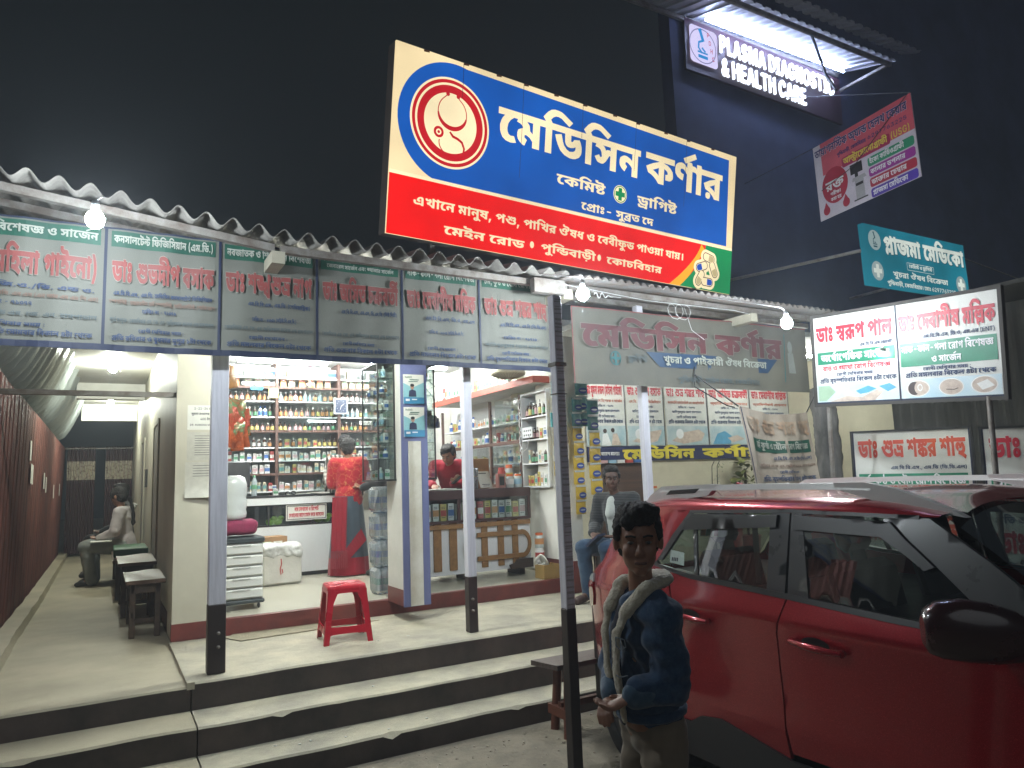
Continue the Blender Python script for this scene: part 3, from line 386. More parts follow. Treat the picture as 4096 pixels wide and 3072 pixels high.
[50,[21,0,0,78,18,0,0,-78]],
[48,[46,95,-29,-109,-15,0,29,109]],
[103,[104,78,0,-16,-37,0,0,-20,1,-2,4,1,4,7,16,3,4,-6,3,-10,1,-12,-4,-9,-6,-8,-12,-5,-15,-1,-9,2,-8,2,-7,5,-6,6,-9,13,16,8,7,-11,6,-6,9,-3,9,0,6,3,4,6,0,9,-5,8,16,0,-7,-8,-7,-6,-10,-3,-8,0,-7,3,-3,5,-2,7,0,22,-49,0,0,16],[24,59,7,-1,9,-3,13,-8,1,-16,-18,11,-10,2,-2,0,-2,-3,0,-3,4,-2,-9,-14,-8,6,-5,6,-1,4,0,4,1,7,4,5,3,2,6,2]],
[85,[56,78,-1,4,-2,2,-26,1,-6,2,-7,3,-4,4,-2,4,0,9,0,7,18,-1,0,-8,2,-3,3,-2,27,0,6,-2,4,-2,4,-8,2,-10],[86,78,0,-16,-38,0,0,-15,2,-3,4,2,4,6,16,3,3,-6,4,-12,0,-11,-1,-7,-6,-9,-10,-6,-9,-2,-9,0,-15,4,-6,4,-7,5,-8,13,-5,11,-4,13,18,5,5,-18,4,-9,8,-8,9,-4,11,2,5,4,2,4,0,7,-5,11,16,0,-9,-10,-9,-5,-9,-2,-8,1,-5,4,-3,6,-1,22,-31,0,0,16]],
[91,[92,78,0,-16,-9,0,0,-34,-19,0,0,15,2,-7,-4,5,-5,2,-3,-1,-1,-3,0,-7,-16,-1,-2,6,-3,5,-6,1,-2,-1,-2,-2,1,-5,6,-4,-7,-15,-10,6,-7,8,-2,6,1,11,3,5,9,6,7,1,9,-1,10,-7,3,-3,-3,0,4,8,5,2,7,0,8,-6,-2,0,0,10,-65,0,0,16],[36,25,9,-2,7,-5,3,3,6,1,3,-1,5,-5,-5,1,0,12,19,1,0,-35,-19,0,0,16,2,-8,-1,4,-3,1,-2,-1,0,-5,-15,-1,-2,7,-3,2,-2,0,-2,-1,0,-3,4,-4,-6,-14,-6,4,-6,4,-3,6,-1,10,3,6,2,2,5,4]],
[85,[50,3,-15,3,-7,3,-7,5,-6,6,-5,9,-5,10,-4,13,18,5,5,-18,7,-12,8,-6,6,-1,7,-1,7,3,4,5,1,6,-1,5,-4,8,15,10,5,-9,3,-10,0,-10,-2,-7,-3,-6,-9,-7,-8,-3],[47,30,-7,2,-6,3,-2,2,-2,9,2,11,16,-3,0,-6,0,-2,3,0,3,1,5,6,15,3,1,-8,-10,-11,-10,-5],[86,78,0,-16,-87,0,0,16]],
[118,[119,78,0,-16,-42,0,0,-36,2,-5,5,-1,5,2,4,5,3,7,0,2,-2,3,-7,0,-2,15,7,1,8,0,4,-1,6,-3,4,-7,0,-8,0,-5,-2,-5,-4,-7,-9,-9,-10,-4,-14,-1,-5,2,-5,3,-5,6,-1,8,0,38,-24,0,0,16],[92,78,-1,3,-3,2,-30,1,-7,1,-7,3,-4,4,-1,4,-1,8,0,8,17,-3,0,-9,1,-2,3,-2,19,-1,3,3,4,0,8,-1,8,-3,4,-3,3,-4,1,-9],[110,-22,-19,0,-4,4,-4,2,-24,-2,-11,3,-6,6,-2,6,-1,10,1,9,18,-2,-1,-9,1,-3,3,-4,7,-1,14,2,4,-2,5,-4,1,16,18,19],[37,78,0,-16,-10,0,0,-62,-18,0,0,62,-10,0,0,16,10,0,-8,10,9,10,7,8,8,5,7,2,15,2,10,-1,11,-3,10,-4,18,-10,-9,-11,-15,8,-10,4,-11,2,-12,0,-8,-4,-9,-10,5,-8]],
[111,[57,68,0,-9,-1,1,4,0,12,-5,4,-4,4,-6,1,-11,-1,-4,-3,-4,-7,-3,-10,1,1,13,3,0,2,2,-3,5,-6,3,0,6,0,-41,-17,-1,-8,8,-8,5,-17,5,-6,15,27,14,11,3,0,-2,0,9],[38,51,5,-3,-15,-6,-11,-5,1,3,6,-2,8,-4,7,-5],[83,78,0,-16,-84,0,0,16],[112,78,0,-16,-9,0,0,-66,-19,0,0,66,-5,0,0,16],[32,-4,-8,2,-5,2,-4,4,-4,8,12,7,4,-6,4,-2,4,0,7,2,15,6,12,1,9,-3,11,-8,-5,-13,-10,8,-7,1,-7,-1,-17,-6]],
[112,[21,12,-7,1,-4,3,-8,11,13,7,4,-6,3,0,4,4,4,8,2,2,6,9,2,1,5,2,3,-1,4,-2,2,-1,4,-10,-3,-6,-3,4,-4,0,-10,-16,-5,-6,-4,-3],[25,30,-2,12,-4,7,-6,3,-10,2,5,16,8,-5,13,-5,3,-3,3,-4,2,-13],[113,78,0,-16,-42,0,0,-39,1,-4,6,-1,4,2,4,4,3,7,0,4,-1,1,-8,0,-2,16,9,1,11,-1,7,-5,3,-8,0,-6,-2,-8,-5,-9,-5,-6,-6,-4,-11,-3,-8,-1,-8,2,-6,5,-3,5,-2,8,0,40,-53,0,0,16],[85,78,-1,4,-2,2,-22,2,-10,4,-3,4,-2,4,-1,9,1,7,17,-1,0,-8,2,-3,4,-2,19,0,6,-2,4,-2,4,-8,2,-10]],
[51,[18,40,10,-8,8,-9,14,-22,-14,-7,-12,17,-8,9,-9,7],[7,59,1,7,5,8,6,3,7,1,9,-2,5,-4,4,-6,0,-7,0,-7,-4,-6,-5,-3,-9,-3,-7,1,-6,3,-5,8],[20,59,2,-5,2,-1,3,0,3,3,1,5,-3,3,-4,1,-3,-3]],
[60,[-1,62,0,16,62,0,0,-16],[22,57,6,0,6,-2,10,-9,-4,1,1,3,3,4,5,3,9,-1,11,-7,-9,-11,-4,3,-4,0,-1,-4,0,-5,-16,-1,-4,8,-4,2,-4,0,-1,-4,1,-3,7,-5,-6,-15,-9,4,-7,6,-4,7,-1,7,1,8,3,5,5,4]],
[99,[59,33,-7,1,-7,2,-5,5,-4,6,2,0,-1,-3,-2,-5,-4,-4,-7,-3,-9,0,-7,4,-4,4,-3,7,12,7,4,-6,5,0,4,6,0,10,19,0,1,-7,4,-7,3,-2,5,-1,2,3,1,6,-2,5,-6,6,19,2,5,-7,2,-7,1,-9,-2,-4,-1,-3,-5,-4],[100,78,0,-16,-101,0,0,16],[68,45,0,-9,-1,1,8,-1,7,-3,6,-3,6,-7,1,-6,0,-6,-2,-6,-4,-4,-6,-2,-12,0,1,14,4,0,2,3,-3,5,-7,3,0,8,0,-38,-19,0,-12,9,-17,5,-6,16,27,12,9,3,0,-2,0,8],[50,30,4,-4,-24,-10,0,3,7,-2,13,-8]],
[74,[75,78,0,-16,-9,0,0,-62,-19,0,0,53,2,-6,-7,8,-6,6,-7,2,-5,-2,-2,-5,2,-5,5,-3,6,-1,-3,-18,-5,1,-8,3,-6,3,-7,8,-2,9,1,12,3,5,4,4,6,3,8,2,7,-1,6,-3,11,-11,-3,2,0,20,16,0,3,-8]],
[71,[34,75,6,-1,11,-3,8,-5,3,-8,1,-4,-3,-10,-6,-8,-7,-3,-7,-1,-13,-1,-7,1,-7,3,-7,5,-2,6,-1,9,3,7,4,5,6,3,10,4],[34,64,-5,0,-3,-2,-4,-5,0,-6,0,-3,4,-3,6,-1,4,1,6,3,2,3,0,7,-2,4,-5,2],[23,68,15,-11,14,-15,-7,-6,-14,14,-16,12],[72,78,0,-16,-30,0,-10,5,-17,-4,-16,-1,0,16],[45,78,-1,4,-2,2,-22,1,-6,2,-7,3,-4,4,-2,4,-1,9,1,7,18,-1,0,-8,1,-3,3,-1,24,-1,5,-2,5,-2,4,-8,1,-10],[35,-2,-11,2,-4,1,-6,5,-2,4,-2,7,2,7,1,2,8,8,10,6,17,-6,-13,-7,-3,-3,-2,-4,0,-4,2,-2,3,-1,6,1,5,2,2,2,1,4,-3,4,13,10,6,-7,3,-5,0,-8,-4,-7,-4,-4,-6,-4,-9,-2]],
[85,[86,78,0,-16,-38,0,0,-15,1,-2,5,1,4,7,16,3,4,-6,3,-10,1,-13,-4,-10,-4,-5,-6,-4,-8,-3,-14,-1,-15,4,-6,3,-7,6,-5,7,-5,10,-7,18,18,5,5,-17,7,-12,8,-6,9,-2,4,1,7,2,4,6,-1,9,-4,8,16,1,-9,-10,-9,-5,-9,-2,-10,2,-3,3,-3,6,-1,21,-31,0,0,16],[76,-22,-18,0,-4,4,-5,2,-22,-2,-13,2,-6,6,-3,6,-1,8,1,8,17,-2,0,-8,2,-2,3,-2,21,1,4,-2,6,-4,0,16,18,12]],
[81,[54,0,0,52,2,-5,-12,13,-9,4,-9,-1,-8,-8,-1,1,10,4,8,-1,7,-4,3,-8,0,-6,-3,-7,-5,-7,-12,-8,-10,14,10,6,2,3,0,4,-1,2,-4,0,-7,-3,-13,12,6,8,7,7,5,4,8,2,7,0,9,-2,8,-6,7,-7,-5,1,0,22,16,0,2,-8,10,0,0,-16,-9,0,0,-62]],
[68,[69,78,0,-16,-42,0,0,-41,2,-3,7,0,4,3,4,5,1,8,-1,2,-7,1,-5,2,-8,9,1,15,5,-6,6,-3,18,-3,6,-3,4,-7,-1,-12,-6,-13,-11,-10,-7,-3,-8,-1,-10,2,-4,2,-6,5,-2,6,-1,45,-9,0,0,16]],
[83,[-1,62,0,16,85,0,0,-16],[55,69,0,-9,0,1,3,0,11,-4,6,-3,6,-8,2,-6,0,-6,-2,-6,-4,-4,-7,-2,-11,0,0,14,5,0,1,3,-1,4,-2,1,-7,4,1,6,0,-39,-19,0,-13,9,-17,6,-6,16,30,14,7,2,-1,-2,0,9],[37,52,4,-3,-14,-6,-11,-5,1,3,6,-2,8,-4,6,-5]],
[112,[113,78,0,-16,-114,0,0,16],[58,62,8,0,4,-2,4,-3,2,-4,2,-11,0,-42,-19,0,-3,4,-6,2,-20,-2,-8,1,-6,1,-5,3,-4,5,-3,6,-1,12,2,9,17,-2,0,-13,1,-3,3,-2,8,-1,15,1,5,-1,5,-5,0,29,-1,3,-4,1,-2,-1,-4,-2,-2,-3,1,-3,4,0,2,-12,-10,-1,-8,1,-5,5,-2,7,3,9,7,8,9,4],[91,53,7,-2,6,-3,3,-6,1,-7,-1,-7,-5,-8,-6,-5,-8,-4,-6,14,5,3,2,2,1,4,-1,3,-4,1,-4,-2,-7,-11,-6,10,5,8,5,6,6,3]],
[89,[52,0,-15,3,-8,4,-10,9,5,14,10,2,7,4,3,17,0,9,-45,0,0,16,39,0,-7,10,-2,9,1,7,2,2,8,9,14,-13,-5,-5,-1,-7,2,-5,6,-7,34,0,0,-16,-18,1,8,-13,4,-12,0,-13,-3,-12,-5,-5,-6,-5,-8,-2],[52,16,6,1,4,3,3,4,1,7,-1,8,-3,9,-4,8,-6,10,2,1,5,-15,0,-10,-2,-6,-3,-5,-6,-5,-17,-7,2,9,4,-6,5,-4,4,-2],[33,68,-10,-9,-2,-5,1,-4,4,-4,4,0,10,1,7,5,2,-14,-11,-4,-13,-1,-10,2,-7,4,-4,5,-1,8,1,8,2,2,8,7],[23,68,15,-11,14,-14,-7,-7,-14,15,-16,11]],
[36,[27,0,-18,0,0,62,-10,0,0,16,38,0,0,-16,-10,0],[9,78,-1,4,-2,2,-29,1,-7,2,-6,3,-4,4,-2,4,-1,6,1,10,18,-1,0,-8,2,-3,3,-2,27,0,6,-1,5,-2,5,-6,3,-13]],
[81,[82,78,0,-16,-9,0,0,-62,-19,0,0,86,16,0,3,-8],[38,79,6,-1,4,-2,4,-4,6,-7,0,-17,-6,8,-5,5,-3,2,-5,0,-4,-3,-1,-3,2,-5,4,-3,6,-1,-2,-16,-7,1,-8,4,-5,7,-2,8,1,14,3,6,4,4],[9,79,10,-3,5,-4,4,-10,0,-7,0,-8,-4,-8,-8,-5,-10,-2,-2,16,5,1,5,2,1,4,0,4,-2,3,-3,1,-10,-1,-2,16]],
[121,[122,78,0,-16,-55,0,-16,-10,-3,-6,2,-3,6,0,6,5,16,-2,2,-11,0,-9,-4,-12,-8,-7,-13,-4,-9,0,-11,2,-7,4,-7,4,-6,7,-5,8,-5,11,-4,13,18,5,5,-18,4,-9,8,-8,9,-3,12,1,4,4,2,8,-3,8,12,-1,-8,-7,-6,-3,-9,-1,-6,0,-6,2,-4,4,-2,6,-1,4,3,10,9,9,-43,-1,0,16],[65,38,-8,12,-4,12,16,5,3,-10,6,-11],[98,60,8,-1,6,-3,3,-5,1,-8,-2,-5,-4,-5,-5,-4,-11,-4,-4,12,8,4,0,5,-3,1,-5,-2,-7,-6,-3,-6,-5,15,5,6,6,4,6,2],[97,4,-7,0,-5,3,-5,3,-4,6,-3,10,7,10,2,-8,3,-5,4,-4,4,-1,4,0,2,4,-1,4,-5,3,13,6,5,-3,4,-5,1,-10,-3,-8,-8,-4]],
[106,[107,78,0,-16,-10,0,0,-62,-19,0,0,34,3,-4,-3,3,-4,0,-13,-20,-4,-3,-4,-3,-8,0,-7,2,-6,6,-3,7,12,6,4,-5,3,-1,2,1,13,21,4,4,6,1,7,-4,-1,-1,-1,18,-79,0,0,16],[60,32,-8,-1,-2,12,-2,5,-6,4,-11,3,4,15,8,-5,13,-4,3,-3,3,-7,2,-10],[22,52,8,-1,7,-3,9,-5,12,-10,-8,-10,-14,10,-5,2,-7,1,-2,-2,0,-3,1,-2,4,-3,-8,-14,-9,6,-5,6,-2,6,1,11,1,3,5,4,6,3]],
[36,[37,62,-10,0,0,-62,-18,0,0,62,-10,0,0,16,9,0,-4,10,-7,7,-8,4,-15,2,-15,-1,-3,-2,0,-2,24,-2,7,-4,2,-3,2,-10,-18,0,-1,4,-2,2,-17,1,-6,1,-4,2,-4,6,0,7,4,7,4,3,10,3,16,2,11,-1,10,-2,9,-2,8,-4,6,-6,5,-6,3,-8,2,-8,10,0],[-13,93,41,22,7,-13,-40,-22]],
[134,[46,15,-16,2,-12,6,-10,12,-7,17,17,4,6,-16,4,-5,4,-4,8,-2,4,0,7,0,5,2,2,3,2,3,-2,8,12,2,-10,-10,-6,-2,-6,-2,-8,1,-7,2,-3,2,-3,5,-1,7,2,10,5,8,7,5,3,5,12,-1,6,-4,3,-5,1,-9,-4,-6,-6,-3,-11,0,-11,2,4,9,7,-2,5,1,1,3,-1,2,-2,0,-3,-2,-2,-5,-1,-7,1,-5,2,-1,7,0,9,6,14,-1,2,-10,0,-8,-2,-4,-6,-8,-10,-4],[44,67,-11,-4,-34,-1,0,16,44,0],[94,54,1,-6,-9,-13,-8,-6,-7,-1,3,14,4,2,4,7],[94,54,6,-9,1,-8,1,-6,-2,-8,-3,-5,-4,-4,-9,-4,-8,-1,-7,4,-1,5,10,4,4,4,2,2,-1,8,-6,7],[135,78,0,-16,-10,0,0,-77,-19,0,-15,12,-8,3,-11,3,-4,15,19,-5,7,-2,13,-9,-1,84,16,0,3,-8]],
[86,[45,31,-10,3,-6,6,-1,10,2,8,16,-4,-1,-5,3,-3,4,1,4,7,22,-5,-11,-5,-6,-7,-4,-3,-6,-2],[78,0,-19,0,-3,4,-5,2,-26,-2,-11,4,-7,6,-3,6,-1,11,2,9,17,-2,0,-12,2,-3,2,-2,8,-1,15,1,5,-1,5,-5,0,27,7,5,12,2],[87,78,0,-16,-88,0,0,16]],
[83,[53,38,0,-39,-19,0,-11,8,-14,4,-6,15,19,10,14,5],[34,34,7,-5,-11,-4,-16,-7,-3,5,15,-4,9,-5],[63,2,-7,0,1,14,5,1,0,5,-2,3,-7,3,-2,14,12,-3,7,-3,7,-7,3,-5,0,-10,-4,-8,-5,-3],[26,58,11,-1,8,-5,5,-8,3,-9,-19,2,-2,6,-4,1,-3,0,-1,-2,-1,-4,-17,-2,0,10,2,6,8,5],[14,68,5,-1,8,-4,3,-4,2,-7,-17,0,-3,7,-9,5],[62,47,-8,1,-7,4,-6,6,-4,8,17,2,3,-7,4,-2,3,1,0,5,-1,2,-5,1,20,3,2,-4,1,-5,0,-4,-3,-5,-8,-5],[84,78,0,-16,-10,0,-2,2,-17,0,-1,-2,-55,0,0,16]],
[79,[23,58,11,-2,8,-8,-2,-1,5,9,15,2,-14,-24,-14,-1,-1,6,-2,4,-4,1,-2,-1,-1,-2,0,-3,4,-4,-8,-14,-6,4,-7,7,-2,7,0,6,2,6,4,4,6,4],[73,32,-1,-9,-6,-9,-6,-3,-8,-3,-3,6,16,-6,16,-8,-10,-14,-11,7,-12,6,-14,5,-14,3,3,14,17,-1,8,2,4,3,2,4,0,8,-2,5,-4,4,12,12,10,-13,2,-6],[80,78,0,-16,-81,0,0,16]],
[85,[60,32,-8,1,-7,3,-8,7,-2,4,3,0,-3,-8,-6,-5,-5,-2,-9,0,-7,4,-4,4,-3,7,12,7,4,-6,5,0,4,6,0,10,19,0,1,-7,4,-7,3,-2,5,-1,2,3,1,6,-2,5,-6,6,19,2,5,-7,2,-7,1,-5,-1,-7,-2,-3,-5,-5,-4,-1],[86,78,0,-16,-87,0,0,16],[76,39,0,-44,-19,0,-11,7,-16,6,-6,14,16,9,13,5,4,2],[57,24,-19,-9,0,3,8,-2,11,-7]],
[94,[95,78,0,-16,-33,0,0,-62,-19,0,-7,9,-8,6,-9,5,-11,4,-7,16,22,12,23,8,-2,-3,0,5,-45,0,0,16],[43,46,3,-1,-23,-11,9,-4,8,-5,7,-8,-3,-1],[87,26,2,-18,-17,-3,-3,19,2,13,4,9,9,-7,-12,-5,-14,-7,-2,17,23,9,11,-9,-3,-12],[18,-3,-7,3,-2,7,2,7,7,2,7,-2,2,-7,-2,-7]],
[116,[64,62,12,-2,5,-4,1,-2,2,-3,0,-7,-5,-9,-6,-5,-11,-6,-6,13,6,3,4,4,-1,4,-4,1,-7,-3,-4,-4,1,-3,3,0,-3,-15,-9,2,-6,3,-3,5,-1,6,1,6,4,6,5,4,7,4],[85,21,-2,-9,-6,-6,-4,-3,-5,-2,-13,-1,-17,2,-11,5,-10,9,-9,14,-7,18,17,4,5,-12,5,-9,5,-7,10,-7,11,-2,10,2,3,3,0,4,-2,3,-5,3,14,8,8,-7,2,-3],[95,57,7,-2,6,-3,2,-3,2,-6,0,-7,-2,-7,-5,-6,-5,-4,-8,-4,-5,15,4,2,3,3,0,3,-1,3,-3,1,-4,-1,-4,-3,-3,-4,-9,4,6,9,7,7,6,2],[117,78,0,-16,-118,0,0,16]],
[78,[52,32,-12,2,-14,8,-4,1,-2,-1,0,-2,4,-5,-12,-10,-8,11,-1,9,2,5,3,4,5,2,6,1,10,-1,14,-8,6,-1,3,3,0,6,-2,5,-6,6,19,2,4,-5,3,-7,1,-7,-1,-6,-3,-6,-5,-3],[12,71,9,-1,6,-4,4,-3,3,-7,0,-8,-17,0,1,5,-2,5,-5,5,-6,2],[-1,62,0,16,80,0,0,-16],[68,40,0,-45,-19,0,-14,8,-13,4,-6,15,17,9,13,6],[50,24,-19,-9,0,3,7,-2,12,-7]],
[114,[115,78,0,-16,-35,0,0,-62,-18,0,0,62,-63,0,0,16],[111,30,-2,-9,-6,-7,-6,-2,-11,0,0,16,6,0,0,3,0,3,-3,2,-4,1,-24,1,-7,2,-6,3,-4,5,-2,6,-1,8,1,7,16,-3,0,-8,1,-4,2,-1,6,-1,21,0,13,-4,4,-4,3,-4,2,-5],[42,32,7,-1,5,-2,7,-6,6,-6,-5,-15,-9,12,-4,2,-4,1,-2,-1,-2,-2,1,-7,-18,-2,-2,8,1,10,7,7],[23,56,11,-2,8,-6,3,-5,2,-8,0,-13,-18,0,1,10,-1,5,-2,3,-3,1,-2,-3,0,-6,-18,-2,-2,7,1,5,3,7,8,5],[10,46,1,5,-1,7,-4,4,-4,4,20,2,4,-5,2,-5,1,-7,-1,-7]],
[85,[86,78,0,-16,-38,0,0,-15,2,-3,4,2,4,6,16,3,3,-6,4,-12,0,-11,-1,-7,-6,-9,-10,-6,-9,-2,-9,0,-15,4,-6,4,-7,5,-8,13,-5,11,-4,13,18,5,5,-18,4,-9,8,-8,9,-4,11,2,5,4,2,4,0,7,-5,11,16,0,-9,-10,-9,-5,-9,-2,-8,1,-5,4,-3,6,-1,22,-31,0,0,16],[43,-22,-2,0,-5,2,-2,7,2,7,2,1,5,1,3,0,4,-2,2,-7,-2,-7,-2,-1]],
[0,[-22,-33,-7,1,-6,2,-4,4,-2,6,0,7,2,3,5,5,7,3,0,4,18,0,0,-7,-7,-9,-5,0,-3,-1,0,-3,2,-2,2,-1,7,2,9,9,11,-5,11,-7,-8,-12,-12,8,-9,-5]],
[34,[17,-1,-4,1,-3,2,-2,3,-1,4,1,4,2,3,3,2,4,1,4,-1,3,-2,2,-3,1,-4,-1,-4,-2,-3,-3,-2],[17,45,-4,1,-3,2,-2,3,-1,4,1,4,2,3,3,2,4,1,4,-1,3,-2,2,-3,1,-4,-1,-4,-2,-3,-3,-2]],
[0,[-42,-8,30,15,6,-12,-22,-10,1,4,7,-1,16,-5,10,-6,-8,-11,-11,6,-12,4,-11,2]],
[149,[60,32,-9,1,-6,3,-8,8,-2,3,3,0,-3,-8,-6,-5,-5,-2,-9,0,-7,4,-4,4,-3,7,12,7,4,-6,5,0,4,6,0,10,19,0,1,-7,4,-7,4,-3,5,1,1,2,1,6,-2,5,-6,6,8,11,7,0,7,-9,3,-6,1,-7,0,-9,-2,-8,-5,-5,-4,-1],[63,78,0,-16,-64,0,0,16],[150,78,0,-16,-9,0,0,-62,-19,0,0,50,1,-7,-11,13,-6,5,-7,3,-5,0,-6,-3,-11,-10,-2,3,5,3,5,1,8,-1,5,-7,0,-5,-2,-5,-4,2,8,8,14,13,11,-11,-33,-30,-12,11,8,7,-2,-4,-5,-2,4,4,1,3,-1,5,-5,1,-5,-2,-10,14,15,15,8,4,8,1,6,-1,10,-4,11,-11,-1,-3,0,26,16,0,2,-8]],
[70,[35,0,-12,2,-10,4,-6,7,-2,9,1,6,4,6,6,6,9,4,0,-7,-9,5,-6,6,-3,7,1,10,3,5,5,4,6,2,8,2,15,-1,10,-3,6,-6,3,-9,-1,-6,-5,-7,-11,-7,-1,5,11,-6,5,-6,2,-3,1,-7,-2,-10,-2,-4,-8,-5,-5,-2],[35,15,7,1,2,2,2,5,-1,3,-3,4,-7,4,-8,-4,-1,-2,-2,-5,3,-5,2,-2],[35,48,6,3,3,3,0,4,-2,3,-4,1,-5,0,-4,-1,-3,-2,0,-3,0,-3]],
[85,[26,7,-7,1,-5,2,-5,5,-4,7,13,7,3,-5,4,-1,4,2,2,5,-1,9,-2,3,-2,2,-2,0,-2,-2,0,-6,-16,-2,-2,6,0,7,3,5,4,4,9,2,10,0,9,-4,6,-6,3,-9,-1,-12,-15,-4,6,7,8,8,10,5,9,3,5,1,10,-11,-2,-5,-2,-10,0,-8,3,-11,-19,-4,-2,14,0,10,1,7,5,10,9,-8,-17,-5,-8,-6,-11,-10,-6,-3],[14,68,5,-1,7,-4,4,-4,2,-7,-18,0,0,3,-3,4,-9,5],[61,47,-8,2,-7,4,-6,6,-4,8,17,1,3,-7,4,-2,3,2,0,4,-1,2,-4,2,20,2,2,-7,0,-5,-2,-5,-7,-5],[86,78,0,-16,-15,0,-2,2,-17,0,-1,-2,-52,0,0,16]],
[70,[66,36,-2,-17,-5,-9,-6,-4,-7,-2,-14,0,-6,3,-6,4,-7,10,-6,16,-4,22,17,4,4,-21,4,-13,6,-8,3,-1,5,-1,4,3,2,8,-1,14,-3,12,-2,3,-1,0,-2,-4,1,-6,-15,-4,-2,9,0,8,2,6,6,4,9,2,8,-1,7,-4,7,-10,4,-13]],
[70,[36,0,-6,0,-10,3,-6,5,-4,7,0,7,2,6,7,7,6,3,8,-14,-4,-3,2,-4,4,-1,5,1,4,3,0,4,0,3,-3,5,-21,14,-4,5,-4,5,-1,5,0,5,1,6,5,7,17,-9,-3,-5,1,-4,22,-16,6,-7,3,-8,1,-7,-1,-7,-5,-8,-4,-4,-7,-2]],
[80,[81,78,0,-16,-10,0,0,-62,-19,2,-10,10,-8,6,-6,2,-11,4,-7,16,22,12,23,8,-2,-3,0,5,-54,0,0,16],[52,46,3,-1,-23,-11,8,-4,10,-7,6,-5,-3,-2],[71,-15,-18,0,-4,5,-4,1,-21,-1,-12,2,-4,4,-5,7,-1,8,1,8,18,-2,0,-7,3,-4,6,-1,13,1,9,-6,0,9,19,-1]],
[88,[35,79,9,-2,8,-4,14,-15,-6,-13,-8,10,-8,7,-7,2,-9,-2,-5,-3,-8,-7,-2,3,6,3,4,1,5,0,5,-2,3,-5,0,-4,-1,-6,-15,-4,4,4,0,5,-4,1,-7,-2,-12,11,8,9,11,9,6,3],[62,53,-32,-28,-12,12,12,8,22,19],[89,78,0,-16,-10,0,0,-33,-19,1,0,56,16,0,3,-8],[31,26,9,-2,7,-5,5,4,4,1,4,-2,4,-4,-3,0,-1,13,19,1,0,-37,-19,0,0,18,2,-9,-2,4,-4,2,-1,-2,1,-4,-16,-1,-1,5,-2,3,-5,1,-1,-2,0,-3,4,-4,-6,-13,-7,3,-5,5,-3,5,-1,11,3,6,2,2,5,3]],
[60,[61,78,0,-16,-62,0,0,16],[56,68,0,-53,-19,0,-13,9,-17,6,-6,16,25,12,12,4,-1,-2,0,9],[37,52,5,-3,-12,-4,-14,-7,1,3,6,-2,8,-4,6,-5]],
[70,[12,66,2,6,3,7,16,-6,-1,-5,0,-2,17,-7,3,-2,5,-5,2,-7,1,-3,-1,-5,-3,-8,-2,-3,-8,-4,-9,-3,-5,1,2,5,15,-5,15,-9,-9,-13,-11,7,-12,6,-13,5,-14,3,3,14,14,-2,12,1,5,3,2,4,-2,5,-19,7,-4,3,-3,5]],
[70,[42,3,-11,1,-6,3,-6,3,-5,6,-6,12,-6,24,17,4,3,-17,5,-12,5,-6,8,-2,6,2,3,5,1,10,-3,11,15,1,-7,-10,-7,-6,-8,-2,-4,1,-5,2,-5,6,-2,18,-5,2,2,17,13,-2,6,-5,2,-6,0,-15,2,-2,3,1,1,6,13,3,5,-10,1,-9,0,-9,-1,-7,-3,-7,-4,-5,-5,-4]],
[70,[38,0,-10,1,-8,3,-9,6,-6,11,-1,14,3,10,8,12,13,11,17,11,9,-11,-2,-4,1,-4,2,-2,6,0,7,-11,-10,-8,-4,-5,0,-5,1,-4,3,-1,4,0,7,-16,-15,-6],[39,15,5,1,6,2,4,-5,-9,1,-5,4,-4,5,-1,6,3,11,3,5,10,9,5,-10,-11,2,-5,5,-2,7,2,6,10,-1,-12,-8,-8,-8,-5,-8,-2,-9,1,-6,2,-5,5,-2]],
[75,[67,69,0,-54,-17,0,-9,6,-11,5,-14,3,-6,16,28,13,11,4,-1,-2,0,9],[48,52,5,-3,-10,-3,-17,-9,0,3,6,-1,10,-5,6,-4],[76,78,0,-16,-77,0,0,16],[20,22,10,-2,6,-7,3,3,6,1,4,-2,5,-6,-6,2,0,8,19,1,0,-25,-19,0,0,11,2,-6,-3,3,-2,1,-1,-2,0,-2,-14,-1,-3,7,-4,2,-3,-1,0,-3,1,-2,3,-3,-6,-13,-3,2,-6,4,-5,5,-2,6,0,7,3,5,5,5]],
[70,[24,42,11,-2,5,-4,4,-5,1,-6,-1,-7,-3,-6,-4,-4,1,7,6,3,2,2,2,2,1,6,-1,7,-6,5,-28,11,-6,4,-3,5,-1,6,1,4,4,9,17,-5,-2,-6,1,-2,27,-11,5,-3,6,-6,3,-6,2,-8,-1,-10,-3,-6,-6,-8,-10,-4,-12,-3,-16,-1,-3,15,7,1,3,3,1,4,-1,3,-3,1,-3,-1,-1,-3,1,-3,-17,-4,-2,10,2,6,3,5,9,4]],
[70,[32,0,-9,1,-4,1,-4,4,-3,5,-2,7,0,38,-2,4,-4,1,2,17,13,-2,6,-5,3,-6,1,-16,6,1,13,-2,3,2,4,5,15,-8,-4,-7,-6,-5,-5,-2,-6,1,7,5,3,-7,-1,-12,-5,-10,-8,-7,-6,-2],[33,15,4,3,3,8,-2,7,-5,2,-4,-1,0,-15,1,-3]],
[70,[39,34,10,-2,-7,-2,-8,-2,-10,0,-10,3,-3,2,-4,7,-2,9,3,12,4,7,9,6,11,4,13,-1,7,-3,4,-7,2,-7,0,-39,2,-4,4,-1,-2,-16,-13,2,-6,4,-1,2,-2,8],[32,43,6,1,5,2,-4,-3,0,15,-1,4,-3,0,-3,0,-4,-2,-2,-2,-2,-6,1,-6,3,-2]],
